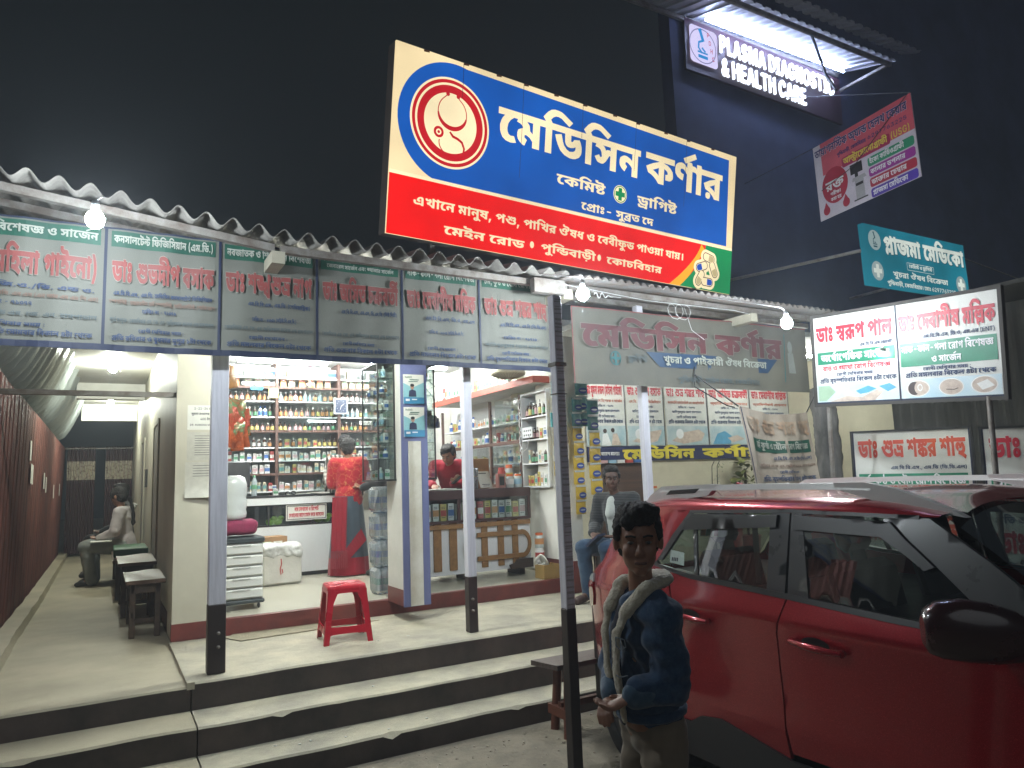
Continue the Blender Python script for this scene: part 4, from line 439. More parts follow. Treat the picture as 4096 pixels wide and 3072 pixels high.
[97,[44,78,11,-2,8,-6,4,6,15,2,2,-2,5,-7,3,-11,-2,-9,-6,-8,-8,-6,-9,-5,-7,14,10,6,3,4,0,7,-6,6,9,2,-9,-15,-13,-1,-4,9,-3,2,-3,-1,-1,-4,1,-3,2,-2,4,-1,-2,-16,-10,3,-8,5,-4,6,-2,4,1,11,3,6,6,4],[61,2,-10,1,-9,2,-9,3,-8,6,-7,7,-6,10,-6,12,-4,14,17,5,7,-20,8,-14,11,-8,9,-2,9,0,7,2,2,2,2,5,-1,5,-8,6,15,8,3,-2,6,-7,3,-5,1,-6,-2,-10,-6,-8,-7,-3,-8,-2]],
[88,[61,33,-10,1,-6,3,-7,7,-1,3,2,0,-3,-8,-6,-5,-5,-2,-9,0,-7,4,-7,11,13,7,3,-6,5,0,4,6,1,10,18,0,2,-9,3,-5,3,-2,5,-1,3,3,0,6,-2,5,-6,6,20,2,4,-7,3,-7,0,-5,-1,-7,-6,-7,-6,-2],[89,78,0,-16,-90,0,0,16],[59,45,9,-1,4,-2,3,-2,3,-4,2,-6,0,-45,-19,0,-4,5,-4,1,-20,-1,-9,0,-5,2,-5,2,-4,5,-3,7,-1,8,1,11,18,-2,-1,-12,2,-3,2,-2,8,-1,15,1,7,-2,3,-3,0,26,-1,4,-6,0,-4,-3,-1,-2,1,-3,4,0,2,-12,-1,0,-12,-1,-7,2,-3,4,-2,7,1,6,6,8,12,7]],
[104,[105,78,0,-16,-42,0,0,-39,1,-4,4,-1,5,1,5,5,3,7,0,3,-1,2,-7,0,-3,16,7,1,9,0,4,-1,5,-3,3,-5,2,-5,0,-6,-2,-8,-5,-9,-8,-8,-10,-5,-11,-1,-7,2,-4,2,-4,3,-4,8,-1,45,-9,0,0,16],[77,78,-1,4,-3,1,-22,1,-7,1,-6,3,-4,4,-2,5,-1,10,1,5,17,-3,1,-9,1,-2,3,-2,4,-1,30,0,5,-8,2,-9],[37,78,0,-16,-10,0,0,-62,-18,0,0,62,-10,0,0,16,10,0,-8,10,7,9,9,10,7,4,6,2,11,2,9,-1,11,-3,12,-6,15,-10,-10,-10,-12,8,-11,6,-9,1,-8,0,-8,-5,-8,-9,5,-8]],
]
GLY = {}; ADV = {}
for k,rec in enumerate(GLYN):
 ADV[k + 1] = rec[0] * 8; out = []
 for c in rec[1:]:
  x = y = 0; o = []
  for i in range(0,len(c),2): x += c[i] * 8; y += c[i + 1] * 8; o.append((x,y))
  out.append(o)
 GLY[k + 1] = out
class Run:
 def __init__(s,a,lat):
  s.g = []; s.lat = lat; x = 0; i = 0
  while i < len(a):
   k = a[i]
   if k == 999: x += a[i + 1] * 8; i += 2
   elif k < 0: s.g.append((-k,x + a[i + 1] * 8,a[i + 2] * 8)); i += 3
   else: s.g.append((k,x,0)); x += ADV[k] + (40 if lat else 0); i += 1
  s.adv = x
def T(a): return Run(a,0)
def TL(a): return Run(a,1)
TRI = {}
def grown(c,g):
 n = len(c); r = []
 for i in range(n):
  a,b,d = Vector(c[i - 1]),Vector(c[i]),Vector(c[(i + 1) % n])
  e = (b - a); f = (d - b)
  if e.length < 1e-6 or f.length < 1e-6: r.append(tuple(b)); continue
  e.normalize(); f.normalize(); n1 = Vector((-e.y,e.x)); n2 = Vector((-f.y,f.x)); m = n1 + n2
  if m.length < .3: m = n1
  m.normalize(); k = min(1.6,1 / max(.5,m.dot(n1))); q = b + m * g * k; r.append((q.x,q.y))
 return r
def glyph(k,g=0):
 if (k,g) not in TRI:
  cs = [grown(c,g) for c in GLY[k]] if g else GLY[k]
  cs = [c for c in cs if len(c) > 2]
  r = polyfill(cs,eps=1e-3) if cs else None
  TRI[k,g] = (r or ([],[]),cs)
 return TRI[k,g]
class Sign:
 def __init__(s,P,r,d,W,H):
  s.P = Vector(P); s.r = Vector(r).normalized(); s.d = Vector(d).normalized(); s.n = s.d.cross(s.r).normalized(); s.W = W; s.H = H
  s.lay = {}; s.lift = 0
 def at(s,u,v,o=0): return s.P + s.r * u + s.d * v + s.n * o
 def mb(s,key):
  if key not in s.lay: s.lay[key] = MB()
  return s.lay[key]
 def text(s,key,t,u0,v0,u1,h,slope=0,grow=0,o=.004,depth=0,fit=True):
  """headline starts at (u0,v0), ends at u1; h = headline to foot"""
  run,adv,lat = t.g,t.adv,t.lat; sx = (u1 - u0) / adv; sy = h / (714 if lat else 640); top = 714 if lat else 640
  if not fit: sx = sy * fit if fit else sy
  m = s.mb(key)
  for i,(k,gx,gy) in enumerate(run):
   (V,T),cs = glyph(k,grow); oo = o + (i % 3) * .0002 + s.lift
   P = [s.at(u0 + (gx + x) * sx,v0 + slope * (gx + x) * sx + (top - gy - y) * sy,oo + depth) for x,y in V]
   m._add(P,[t_[::-1] for t_ in T])
   if depth:
    for c in cs:
     n = len(c); a = [s.at(u0 + (gx + x) * sx,v0 + slope * (gx + x) * sx + (top - gy - y) * sy,oo + depth) for x,y in c]
     m._add(a + [p - s.n * depth for p in a],[(i_,(i_+1) % n,n + (i_+1) % n,n + i_) for i_ in range(n)])
 def rect(s,key,u0,v0,u1,v1,o=.002): s.mb(key)._add([s.at(u0,v0,o),s.at(u0,v1,o),s.at(u1,v1,o),s.at(u1,v0,o)],[(0,1,2,3)])
 def poly(s,key,pts,o=.002):
  r = polyfill([pts],eps=1e-5)
  if r: s.mb(key)._add([s.at(x,y,o) for x,y in r[0]],r[1])
 def disc(s,key,u,v,r0,r1=0,o=.002,n=40,ry=None):
  ry = ry or r0; k = ry / r0
  if r1: s.mb(key)._add([s.at(u + R_ * math.cos(a),v + R_ * k * math.sin(a),o) for R_ in (r0,r1) for a in [2*PI*i/n for i in range(n)]],[(i,(i+1) % n,n + (i+1) % n,n + i) for i in range(n)])
  else: s.mb(key)._add([s.at(u + r0 * math.cos(2*PI*i/n),v + ry * math.sin(2*PI*i/n),o) for i in range(n)],[tuple(range(n))])
 def stroke(s,key,pts,wd,o=.004):
  m = s.mb(key); n = len(pts); L = []; Q = []
  for i in range(n):
   a = Vector(pts[max(0,i-1)]); b = Vector(pts[min(n-1,i+1)]); t = (b - a).normalized(); q = Vector((-t.y,t.x)) * (wd[i] if isinstance(wd,list) else wd) / 2
   p = Vector(pts[i]); L.append(s.at(*(p + q),o)); Q.append(s.at(*(p - q),o))
  m._add(L + Q,[(i,i+1,n+i+1,n+i) for i in range(n-1)])
 def slab(s, th=.03, key='panel'):
  m = s.mb(key); a = [s.at(0,0),s.at(s.W,0),s.at(s.W,s.H),s.at(0,s.H)]; b = [p - s.n * th for p in a]
  m._add(a + b,[(0,3,2,1),(4,5,6,7),(0,1,5,4),(1,2,6,5),(2,3,7,6),(3,0,4,7)])
 def frame(s,key,w_=.03,th=.05,out=.012):
  m = s.mb(key)
  def bar(u0,v0,u1,v1):
   a = [s.at(u0,v0,out),s.at(u1,v0,out),s.at(u1,v1,out),s.at(u0,v1,out)]; b = [p - s.n * th for p in a]
   m._add(a + b,[(0,3,2,1),(4,5,6,7),(0,1,5,4),(1,2,6,5),(2,3,7,6),(3,0,4,7)])
  W,H = s.W,s.H
  bar(-w_,-w_,W + w_,0); bar(-w_,H,W + w_,H + w_); bar(-w_,0,0,H); bar(W,0,W + w_,H)
 def done(s,root,mats,names):
  for k,m in s.lay.items():
   if m.f: m.build(names.get(k,k),mats[k],root,M=root.matrix_world.inverted() if 0 else Matrix.Translation(-Vector(root.location)))
# ---------------------------------------------------------------- materials used widely
CONC = mat('concrete', (.46, .42, .31), .75, col2=(.27, .25, .20), sc_=3.2, bump=.35, bsc=40, detail=9)
CONC2 = mat('walk_concrete', (.42, .375, .27), .7, col2=(.29, .26, .185), sc_=1.6, bump=.2, bsc=35, detail=9)
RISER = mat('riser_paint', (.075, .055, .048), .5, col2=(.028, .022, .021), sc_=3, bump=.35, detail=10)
MAROON = mat('maroon_paint', (.17, .035, .028), .5, col2=(.11, .028, .025), sc_=5, bump=.1)
WHITE = mat('white_wall', (.74, .73, .68), .6, col2=(.60, .59, .54), sc_=2.5, bump=.08, detail=8)
CREAM = mat('cream_wall', (.62, .58, .44), .6, col2=(.52, .48, .36), sc_=1.8, bump=.08)
CORRW = mat('corridor_wall', (.58, .55, .44), .5, col2=(.44, .42, .33), sc_=1.2, bump=.1, detail=8)
DIRT = mat('dirt', (.27, .235, .18), .9, col2=(.15, .13, .10), sc_=3.5, bump=.9, bsc=30, detail=10)
POSTW = mat('post_white', (.70, .70, .77), .5, col2=(.56, .56, .62), sc_=8, stretch=(6, 6, .4), bump=.08)
POSTB = mat('post_dark', (.035, .025, .024), .45, sc_=8)
ROOFM = mat('cement_sheet', (.27, .26, .235), .85, col2=(.13, .12, .11), sc_=4, bump=.3)
GI = mat('gi_sheet', (.30, .30, .30), .45, metal=.5, col2=(.30, .25, .22), sc_=5, bump=.2)
STEEL = mat('steel_tube', (.30, .29, .27), .5, metal=.3, col2=(.16, .13, .11), sc_=9, bump=.1)
WOODB = mat('brown_wood', (.11, .05, .035), .45, col2=(.06, .03, .022), sc_=10, stretch=(1, 1, 6), bump=.1)
WOODD = mat('dark_wood', (.10, .065, .045), .55, col2=(.04, .028, .02), sc_=8, stretch=(1, 6, 1), bump=.3)
WHLAM = mat('white_laminate', (.72, .74, .75), .35, sc_=3, var=.15)
BLACK = mat('black_plastic', (.02, .02, .022), .4)
CLEARG = glassm('clear_glass', (.93, .97, .96), .10)
LAMP = emis('bulb_glow', (.86, .95, 1.0), 1100)
TUBE = emis('tube_glow', (.93, 1.0, .98), 26)
class Th:
 def __init__(s,name,label,cat,loc,group=None,kind=None):
  s.root = empty(name,loc); tag(s.root,label,cat,group,kind); s.M = Matrix.Translation(-Vector(loc))
 def add(s,mb,name,m,parent=None,label=None):
  o = mb.build(name,m,parent or s.root,M=s.M)
  if label: o['label'] = label
  return o
def solo(mb,name,m,label=None,cat=None,group=None,kind=None,base=None):
 """one-mesh thing with its origin at `base`"""
 b = Vector(base) if base else Vector([sum(v[i] for v in mb.v) / len(mb.v) for i in range(3)])
 o = mb.build(name,m,None,M=Matrix.Translation(-b)); o.location = b
 return tag(o,label,cat,group,kind)
# ---------------------------------------------------------------- ground and steps
g = MB()
def gz(x,y):
 t = max(0,min(1,(4.45 - y) / .9)); t = t * t * (3 - 2 * t)
 return -.08 * t - .004 * max(0,3.5 - y) + (.012 * noise.noise(Vector((x * 2.2,y * 2.2,0))) + .006 * noise.noise(Vector((x * 9,y * 9,3)))) * t
def gfn(u,v): x = -4 + 14 * u; y = -1 + 5.55 * v; return (x,y,gz(x,y))
g.grid(gfn,190,90)
for x0,x1,y0,y1 in ((-60,-4,-60,60),(10,60,-60,60),(-4,10,-60,-1),(-4,10,4.55,60)):
 z = -.012 if y0 == 4.55 else -.11
 g._add([(x0,y0,z),(x1,y0,z),(x1,y1,z),(x0,y1,z)],[(0,1,2,3)])
tag(g.build('ground', DIRT), kind='structure')
def steps(name,x0,x1,dz,front,top,zback,chips=(),m0=CONC):
 s = MB(); rows = [(4.52,0,.14),(4.82,.14,.30),(5.20,.30,.47 + dz)]
 n = max(4,int((x1 - x0) / .06))
 xs = [x0 + (x1 - x0) * i / n for i in range(n + 1)]
 for k,(y,z0,z1) in enumerate(rows):
  yn = rows[k + 1][0] if k < 2 else zback
  def ch(x,top_):
   r = 0
   for cx,ck,cw in chips:
    if ck == k: r = max(r,max(0,1 - abs(x - cx) / cw))
   return r
  V = []
  for x in xs:
   c = ch(x,1); j = .003 * noise.noise(Vector((x * 14,k * 7,1))); w2 = .006 * noise.noise(Vector((x * 2,k * 3,5)))
   V += [(x,y + w2,z0 - .02),(x,y + w2 + j,z1 - .012 - .03 * c + w2),(x,y + .012 + .035 * c + w2,z1 - .002 * abs(j) + w2),(x,yn + .02,z1)]
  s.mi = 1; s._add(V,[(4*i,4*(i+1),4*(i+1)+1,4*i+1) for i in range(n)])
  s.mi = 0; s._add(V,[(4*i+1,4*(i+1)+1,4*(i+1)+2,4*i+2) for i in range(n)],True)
  s._add(V,[(4*i+2,4*(i+1)+2,4*(i+1)+3,4*i+3) for i in range(n)])
 s.mi = 1; s._add([(x1,5.2,0),(x1,zback,0),(x1,zback,.468 + dz),(x1,5.2,.468 + dz)],[(0,1,2,3)])
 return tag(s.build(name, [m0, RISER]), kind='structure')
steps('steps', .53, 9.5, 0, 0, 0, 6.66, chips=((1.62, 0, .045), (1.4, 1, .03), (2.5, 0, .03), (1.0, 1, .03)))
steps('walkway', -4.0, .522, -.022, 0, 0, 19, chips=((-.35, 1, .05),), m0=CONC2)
s = MB(); s.box(.5,.545,5.19,6.64,.43,.474); s.box(4.46,9.5,6.66,8.0,.40,.468)
tag(s.build('pavement', CONC), kind='structure')
# kerb beside the walkway
k = MB()
def kf(u,v):
 y = 5.25 + 12.7 * u; bend = .10 * max(0,1 - abs(y - 7.6) / 2.4)
 prof = [(-.74,.40),(-.74,.53),(-.60,.53),(-.585,.44)]
 x,z = prof[int(round(v * 3))]; return (x - bend * .25 + .008 * noise.noise(Vector((y * 3,0,0))),y,z + .012 * noise.noise(Vector((y * 2,1,0))))
k.grid(kf, 120, 3, smooth=False); tag(k.build('kerb', CONC2), kind='structure')
# a rough cement patch in front of the shop plinth
p = MB(); pts = [(1.02,6.30),(1.98,6.37),(2.2,6.40),(1.98,6.42),(1.9,6.62),(1.0,6.62),(.92,6.5)]
p.prism(pts,lambda x,y: (x - .02 + .012 * noise.noise(Vector((x*9,y*9,0))),y,.474),(0,0,.004))
tag(p.build('ground_patch', mat('patch', (.30, .26, .18), .85, col2=(.2, .18, .12), sc_=14, bump=.7)), kind='structure')
# scraps of litter
for i,(x,y,z) in enumerate([(1.3,4.42,0),(1.45,4.40,0),(1.52,4.3,0),(1.9,4.65,.14),(1.35,4.62,.14),(1.15,4.68,.14),(1.08,4.66,.14),(1.62,4.60,.14),(1.9,5.6,.47),(.95,4.72,.14),(1.66,5.02,.30),(3.0,6.1,.47),(2.15,5.62,.47)]):
 b = MB(); b.box(-.008, .008, -.005, .005, 0, .004, Matrix.Rotation(i, 4, 'Z')); o = b.build('litter_scrap', mat('scrap', (.7, .7, .66), .7)); o.location = (x, y, (z + .001) if z else gz(x, y) + .002)
 tag(o, 'tiny white scrap of paper litter lying on the concrete steps and dirt', 'litter', 'white scraps of litter on the steps')
# pebbles in the dirt
pb = MB(); rr = random.Random(3)
for i in range(420):
 x = rr.uniform(1.0,3.2); y = rr.uniform(3.0,4.45); r_ = rr.uniform(.003,.011); pb.ell((x,y,gz(x,y) + r_ * .2),(r_,r_ * rr.uniform(.6,1.2),r_ * .6),n=6,m=4)
tag(pb.build('gravel', mat('pebble', (.36, .32, .26), .9, sc_=20)), 'loose pebbles scattered over the dirt in front of the steps', 'gravel', kind='stuff')
# ---------------------------------------------------------------- pharmacy building
B = Th('pharmacy_building', 'open fronted single storey pharmacy with cream walls and maroon skirting', 'building', (2.4, 6.65, .47))
f = MB(); f.mi = 0
f._add([(.6,6.655,.612),(4.4,6.655,.612),(4.4,10,.612),(.6,10,.612)],[(0,1,2,3)])
B.add(f, 'floor', mat('shop_floor', (.47, .45, .37), .3, col2=(.38, .36, .29), sc_=1.5, detail=8))
f = MB(); n = 70
for i in range(n + 1):
 x = .80 + 3.5 * i / n; j = .008 * noise.noise(Vector((x * 5,0,0)))
 f.v += [(x,6.62,.466 - .0 + max(0,j)),(x,6.62,.606),(x,6.632,.6125),(x,6.66,.6125)]
for i in range(n):
 for q in range(3): f.f.append([4*i+q,4*i+4+q,4*i+5+q,4*i+1+q]); f.m.append(0); f.sm.append(False)
B.add(f, 'plinth', MAROON)
wl = MB(); wl.box(.515,.88,6.64,7.1,.474,3.3); wl.box(.53,.66,7.1,10.2,.474,3.32); wl.box(.53,.66,10.2,17.6,.474,3.4)
B.add(wl, 'side_wall', CORRW)
dd = MB(); dd.box(.512, .882, 6.636, 6.70, .474, .61); B.add(dd, 'skirting', MAROON)
dd = MB(); dd.box(.524, .529, 6.70, 17, .474, .62); B.add(dd, 'skirting', mat('old_skirting', (.10, .05, .04), .6))
wl = MB(); wl.box(.66, 4.6, 9.98, 10.15, .6, 3.4); B.add(wl, 'back_wall', WHITE)
wl = MB(); wl.box(4.30, 4.46, 6.45, 7.05, .474, 3.2); wl.box(4.56, 4.7, 7.05, 9.98, .6, 3.4); B.add(wl, 'side_wall', WHITE)
dd = MB(); dd.box(4.294, 4.464, 6.44, 7.05, .474, .80); B.add(dd, 'skirting', MAROON)
wl = MB(); wl.box(.53, 4.7, 6.66, 10.15, 3.32, 3.44); B.add(wl, 'ceiling', mat('ceiling_white', (.75, .76, .74), .7, sc_=2, var=.2))
wl = MB(); wl.box(.88, 4.3, 6.70, 6.9, 2.98, 3.32); B.add(wl, 'lintel', WHITE)
pr = MB(); pr.box(2.34, 2.56, 6.17, 6.60, .70, 3.3); B.add(pr, 'pillar', WHITE)
dd = MB(); dd.box(2.336, 2.55, 6.20, 6.604, .60, .74); B.add(dd, 'skirting', MAROON)
# blue and white facing of the pillar
fc = MB(); fc.box(2.325, 2.575, 6.148, 6.170, .60, 2.9); fo = B.add(fc, 'pillar_facing', mat('slate_blue', (.13, .15, .30), .5, sc_=5, var=.4))
fc = MB(); fc.box(2.385, 2.505, 6.138, 6.149, .604, 2.05); B.add(fc, 'facing_stripe', mat('stripe_white', (.62, .61, .55), .5, col2=(.45, .42, .33), sc_=3), fo)
# papers taped to the left pier
PAP = mat('paper', (.70, .70, .64), .8, sc_=8, var=.2); INK = mat('ink', (.05, .05, .06), .7)
def sheet(label,P,r,W,H,rows,curl=0,m=PAP,group=None,ang=0):
 s = Sign(P, r, (0, 0, -1), W, H); root = thing('paper_notice', label, 'notice', tuple(P), group=group)
 m_ = MB(); n = 8
 vs = [s.at(W * i / n,H * j / 6,.003 + (curl * max(0,(j - 4) / 2) ** 2 * (.3 + .7 * i / n))) for j in range(7) for i in range(n + 1)]
 m_._add(vs,[(j*(n+1)+i,(j+1)*(n+1)+i,(j+1)*(n+1)+i+1,j*(n+1)+i+1) for j in range(6) for i in range(n)],True)
 m_.build('sheet', m, root, M=Matrix.Translation(-Vector(P)))
 for r_ in rows:
  if isinstance(r_[0], Run): s.text('print', r_[0], *r_[1:5], o=.0045)
  else: s.rect('print', *r_, o=.0045)
 s.done(root, {'print': INK}, {'print': 'print'}); return root
sheet('white typed notice with the date 1-11-24 and a fee taped highest on the corner wall', (.60, 6.640, 2.40), (1, 0, 0), .26, .21,
 [(T([14,15,14,14,15,16,17,999,30,18,19,18,20]),.05,.02,.22,.018),(T([47,-66,6,0,61,49,23,999,30,61,135,18,65,57,999,30,45,87,64,48,22]),.03,.065,.25,.018),(T([17,21,21,999,30,22,23,20,23]),.10,.11,.20,.018),(TL([29,8,33,999,30,11,10,34,4,31,4,999,30,34,4,31,29,4,5]),.02,.16,.25,.016)])
sheet('large faded printed sheet taped below the typed notice on the corner wall', (.60, 6.640, 2.17), (1, 0, 0), .25, .24, [(.06, .03 + .02 * i, .22, .034 + .02 * i) for i in range(9)], m=mat('old_paper', (.55, .54, .47), .85, col2=(.45, .44, .38), sc_=12))
sheet('torn faded sheet with its lower edge curling off the corner wall', (.59, 6.640, 1.92), (1, 0, 0), .24, .30, [(.06, .03 + .022 * i, .22, .034 + .022 * i) for i in range(5)], curl=.05, m=mat('old_paper', (.5, .5, .44), .85))
# posters on the pillar facing
def poster(z,label):
 s = Sign((2.345, 6.140, z), (1, 0, 0), (0, 0, -1), .20, .27); root = thing('poster', label, 'poster', (2.345, 6.140, z), group='posters pasted on the pillar')
 s.slab(.003); s.rect('blue', .0, .21, .20, .27, .003); s.poly('light', [(.0, .08), (.09, .12), (.20, .07), (.20, .21), (0, .21)], .002)
 s.disc('skin', .085, .115, .018, ry=.023, o=.004); s.disc('hair', .085, .100, .020, ry=.014, o=.0045); s.poly('shirt', [(.05, .205), (.055, .15), (.085, .138), (.12, .15), (.125, .205)], .004)
 s.text('print', TL([2,35,36,37,38,39,32,40]), .015, .015, .085, .018, o=.004); s.rect('print', .06, .045, .15, .053, .004); s.rect('print', .05, .062, .14, .068, .004)
 s.rect('white', .02, .225, .06, .245, .005); s.rect('white', .08, .225, .13, .235, .005)
 s.done(root, {'panel': PAP, 'blue': mat('poster_blue', (.05, .25, .45), .4), 'light': mat('poster_teal', (.25, .5, .55), .4), 'skin': mat('poster_skin', (.45, .25, .17), .5), 'hair': BLACK, 'shirt': mat('poster_navy', (.03, .04, .09), .5), 'print': mat('poster_green', (.02, .12, .08), .5), 'white': WHLAM},
  {'panel': 'sheet', 'blue': 'footer', 'light': 'backdrop', 'skin': 'face', 'hair': 'hair', 'shirt': 'shirt', 'print': 'print', 'white': 'footer_print'})
poster(2.66, 'upper of two posters of a smiling man pasted on the striped pillar'); poster(2.36, 'lower of two posters of a smiling man pasted on the striped pillar')
# ---------------------------------------------------------------- corridor on the left
Cc = Th('corridor_roof', 'white flat corridor ceiling with dropped beams above the narrow side passage', 'ceiling', (.1, 9, 3.35))
c = MB(); c.box(-.40, .525, 6.9, 15.8, 3.36, 3.46); c.box(-.40, .525, 12.6, 12.8, 3.12, 3.36); c.box(-.40, .525, 15.6, 15.8, 3.05, 3.36); Cc.add(c, 'ceiling', WHITE)
fe = MB(); 
def ff(u,v):
 y = 4.9 + 13.0 * u; k_ = (y * 12) % 1; off = .014 if k_ < .45 else 0
 ztop = 2.62; return (-.80 + off + .04 * v - (.08 if y > 8 else 0),y,.30 + (ztop - .30) * v)
n = 620; V = []
for i in range(n + 1):
 y = 4.9 + 13.0 * i / n; ph = (y / .09) % 1; off = .016 * (1 if ph < .4 else 0)
 V += [(-.79 + off + .006 * noise.noise(Vector((y * .7,0,0))),y,.42),(-.74 + off + .015 * noise.noise(Vector((y * .7,3,0))),y,2.66)]
fe._add(V,[(2*i,2*i+1,2*i+3,2*i+2) for i in range(n)])
solo(fe, 'metal_fence', mat('fence_maroon', (.20, .065, .050), .55, metal=.2, col2=(.07, .028, .022), sc_=2.5, stretch=(1, 3, .6), bump=.1), 'tall maroon corrugated metal fence along the left of the passage', 'fence', base=(-.78, 11, .42))
for i,(y,z) in enumerate([(9.6,2.30),(9.8,2.05),(9.95,2.04),(11.9,2.0),(12.3,1.95),(14.2,1.86),(16.0,1.9)]):
 b = MB(); b.box(-.722, -.718, y, y + .16, z - .22, z); solo(b, 'paper_notice', PAP, 'small white paper stuck on the maroon metal fence, ' + ORD[i + 1] + ' from the street', 'notice', 'papers on the metal fence')
# translucent crumpled sheet between fence top and ceiling
ts = MB()
def tf(u,v):
 y = 6.0 + 9.4 * u; x = -.78 + .42 * v; return (x + .05 * math.sin(y * 9) * (v * .6),y,2.68 + .74 * v ** 1.3 - .10 * math.sin(v * PI) + .035 * math.sin(y * 26) + .02 * noise.noise(Vector((y * 5,v * 4,0))))
ts.grid(tf,400,10)
t = NT('plastic_sheet'); a = t.n('ShaderNodeBsdfTransparent'); a.inputs[0].default_value = (.8, .84, .82, 1); b = t.n('ShaderNodeBsdfGlossy'); b.inputs['Roughness'].default_value = .18
c_ = t.n('ShaderNodeBsdfTranslucent'); c_.inputs[0].default_value = (.5, .55, .53, 1); d = t.n('ShaderNodeBsdfDiffuse'); d.inputs[0].default_value = (.38, .42, .41, 1)
m1 = t.n('ShaderNodeMixShader'); m1.inputs[0].default_value = .5; t.l(c_.outputs[0], m1.inputs[1]); t.l(d.outputs[0], m1.inputs[2])
m2 = t.n('ShaderNodeMixShader'); m2.inputs[0].default_value = .25; t.l(m1.outputs[0], m2.inputs[1]); t.l(b.outputs[0], m2.inputs[2])
m3 = t.n('ShaderNodeMixShader'); m3.inputs[0].default_value = .8; t.l(a.outputs[0], m3.inputs[1]); t.l(m2.outputs[0], m3.inputs[2]); t.l(m3.outputs[0], t.out.inputs[0])
solo(ts, 'plastic_roof_sheet', t.m, 'crumpled shiny translucent plastic sheet sloping above the metal fence', 'roof sheet', base=(-.5, 9, 2.9))
b = MB(); b.box(-.76, .515, 6.68, 6.73, 2.47, 2.51); solo(b, 'metal_bar', STEEL, 'thin horizontal metal bar across the mouth of the side passage', 'bar')
b = MB(); b.tube([(-.7, 17.30, 2.62), (.53, 17.30, 2.62)], .018); solo(b, 'curtain_rod', STEEL, 'pale curtain rod across the far end of the passage', 'rod')
def curtain(x0,x1,label):
 root = thing('curtain', label, 'curtain', ((x0+x1)/2, 17.32, .5), group='curtains at the end of the passage'); M = Matrix.Translation(-Vector(root.location))
 for z0, z1, nm, mt in ((.5, 1.98, 'drape', mat('curtain_maroon', (.045, .014, .018), .75)), (1.98, 2.36, 'pattern_band', cloth('curtain_band', (.50, .44, .34), (.10, .03, .03), 'paisley', 9)), (2.36, 2.66, 'heading', mat('curtain_maroon', (.06, .018, .022), .75))):
  m = MB(); n = 60; V = []
  for i in range(n + 1):
   x = x0 + (x1 - x0) * i / n; y = 17.32 + .035 * math.sin(i * 1.1) + .01 * math.sin(i * .37); V += [(x,y,z0),(x,y,z1)]
  m._add(V,[(2*i,2*i+2,2*i+3,2*i+1) for i in range(n)],True); m.build(nm,mt,root,M=M)
curtain(-.66, -.16, 'maroon curtain with cream patterned band, left one at the end of the passage'); curtain(.02, .52, 'maroon curtain with cream patterned band, right one behind the seated people')
# doors and fittings on corridor wall
for y, l in ((9.4, 'pale corridor door nearest the street with dark frame'), (12.6, 'farther corridor door with dark frame')):
 d_ = Th('door', l, 'door', (.52, y, .47)); m = MB(); m.box(.512, .53, y - .45, y - .40, .49, 2.5); m.box(.512, .53, y + .40, y + .45, .49, 2.5); m.box(.512, .53, y - .40, y + .40, 2.45, 2.5); d_.add(m, 'door_frame', CORRW)
 m = MB(); m.box(.522, .536, y - .398, y + .398, .49, 2.448); d_.add(m, 'door_leaf', mat('door_grey', (.30, .29, .25), .5))
b = MB(); b.box(.50, .53, 11.3, 11.5, 1.75, 2.0); solo(b, 'meter_box', mat('box_dark', (.05, .05, .05), .5), 'small dark electric box on the corridor wall', 'electric box')
# corridor ceiling lamps
for i, (y, l) in enumerate(((10.6, 'round glowing ceiling lamp nearest the mouth of the passage'), (14.6, 'round glowing ceiling lamp deep in the passage'))):
 L = Th('ceiling_lamp', l, 'lamp', (.06, y, 3.34), 'ceiling lamps in the passage')
 m = MB(); m.lathe([(.04, .0), (.07, .01), (.07, .02)], (.06, y, 3.337)); L.add(m, 'holder', WHLAM)
 m = MB(); m.ell((.06, y, 3.29), (.05, .05, .05)); L.add(m, 'bulb', emis('corr_bulb', (.95, 1, .88), 1250))
# ---------------------------------------------------------------- awning roof
def rz(x): return 3.395 + (.115 * max(0,1.0 - x)) - .012 * max(0,x - 1)
def roof(x0,x1,pitch,amp,y0,y1,name,m,label,dz=0,rise=.16):
 r = MB(); n = int((x1 - x0) / pitch * 10); V = []
 for i in range(n + 1):
  x = x0 + (x1 - x0) * i / n; jag = .02 * noise.noise(Vector((int(x / pitch) * 1.7,2,0)))
  z = rz(x) + amp * math.sin(2 * PI * x / pitch) + dz; sg = .012 * noise.noise(Vector((x,0,7)))
  V += [(x,y0 + jag,z + sg),(x,(y0 + y1) / 2,z + rise * (y1 - y0) / 2),(x,y1,z + rise * (y1 - y0))]
  V += [(x,y0 + jag,z + sg + .008),(x,(y0 + y1) / 2,z + rise * (y1 - y0) / 2 + .008),(x,y1,z + rise * (y1 - y0) + .008)]
 F = []
 for i in range(n):
  a = 6 * i; b_ = a + 6
  for q in (0,1): F.append((a+q,a+q+1,b_+q+1,b_+q)); F.append((a+3+q,b_+3+q,b_+4+q,a+4+q))
  F.append((a,b_,b_+3,a+3))
 r._add(V, F, True); return solo(r, name, m, label, 'roof', base=((x0+x1)/2, y0, 3.4))
roof(-3.0, 3.42, .165, .036, 4.90, 6.9, 'awning_roof', ROOFM, 'grey corrugated cement awning sheets with wavy edge above the left banners')
roof(3.36, 7.25, .085, .014, 4.80, 6.6, 'awning_roof', GI, 'finer corrugated metal awning sheets above the right banner', dz=-.03)
fr = Th('awning_support', 'grey steel tube frame under the corrugated awning', 'support', (2, 5.2, 3.3))
m = MB()
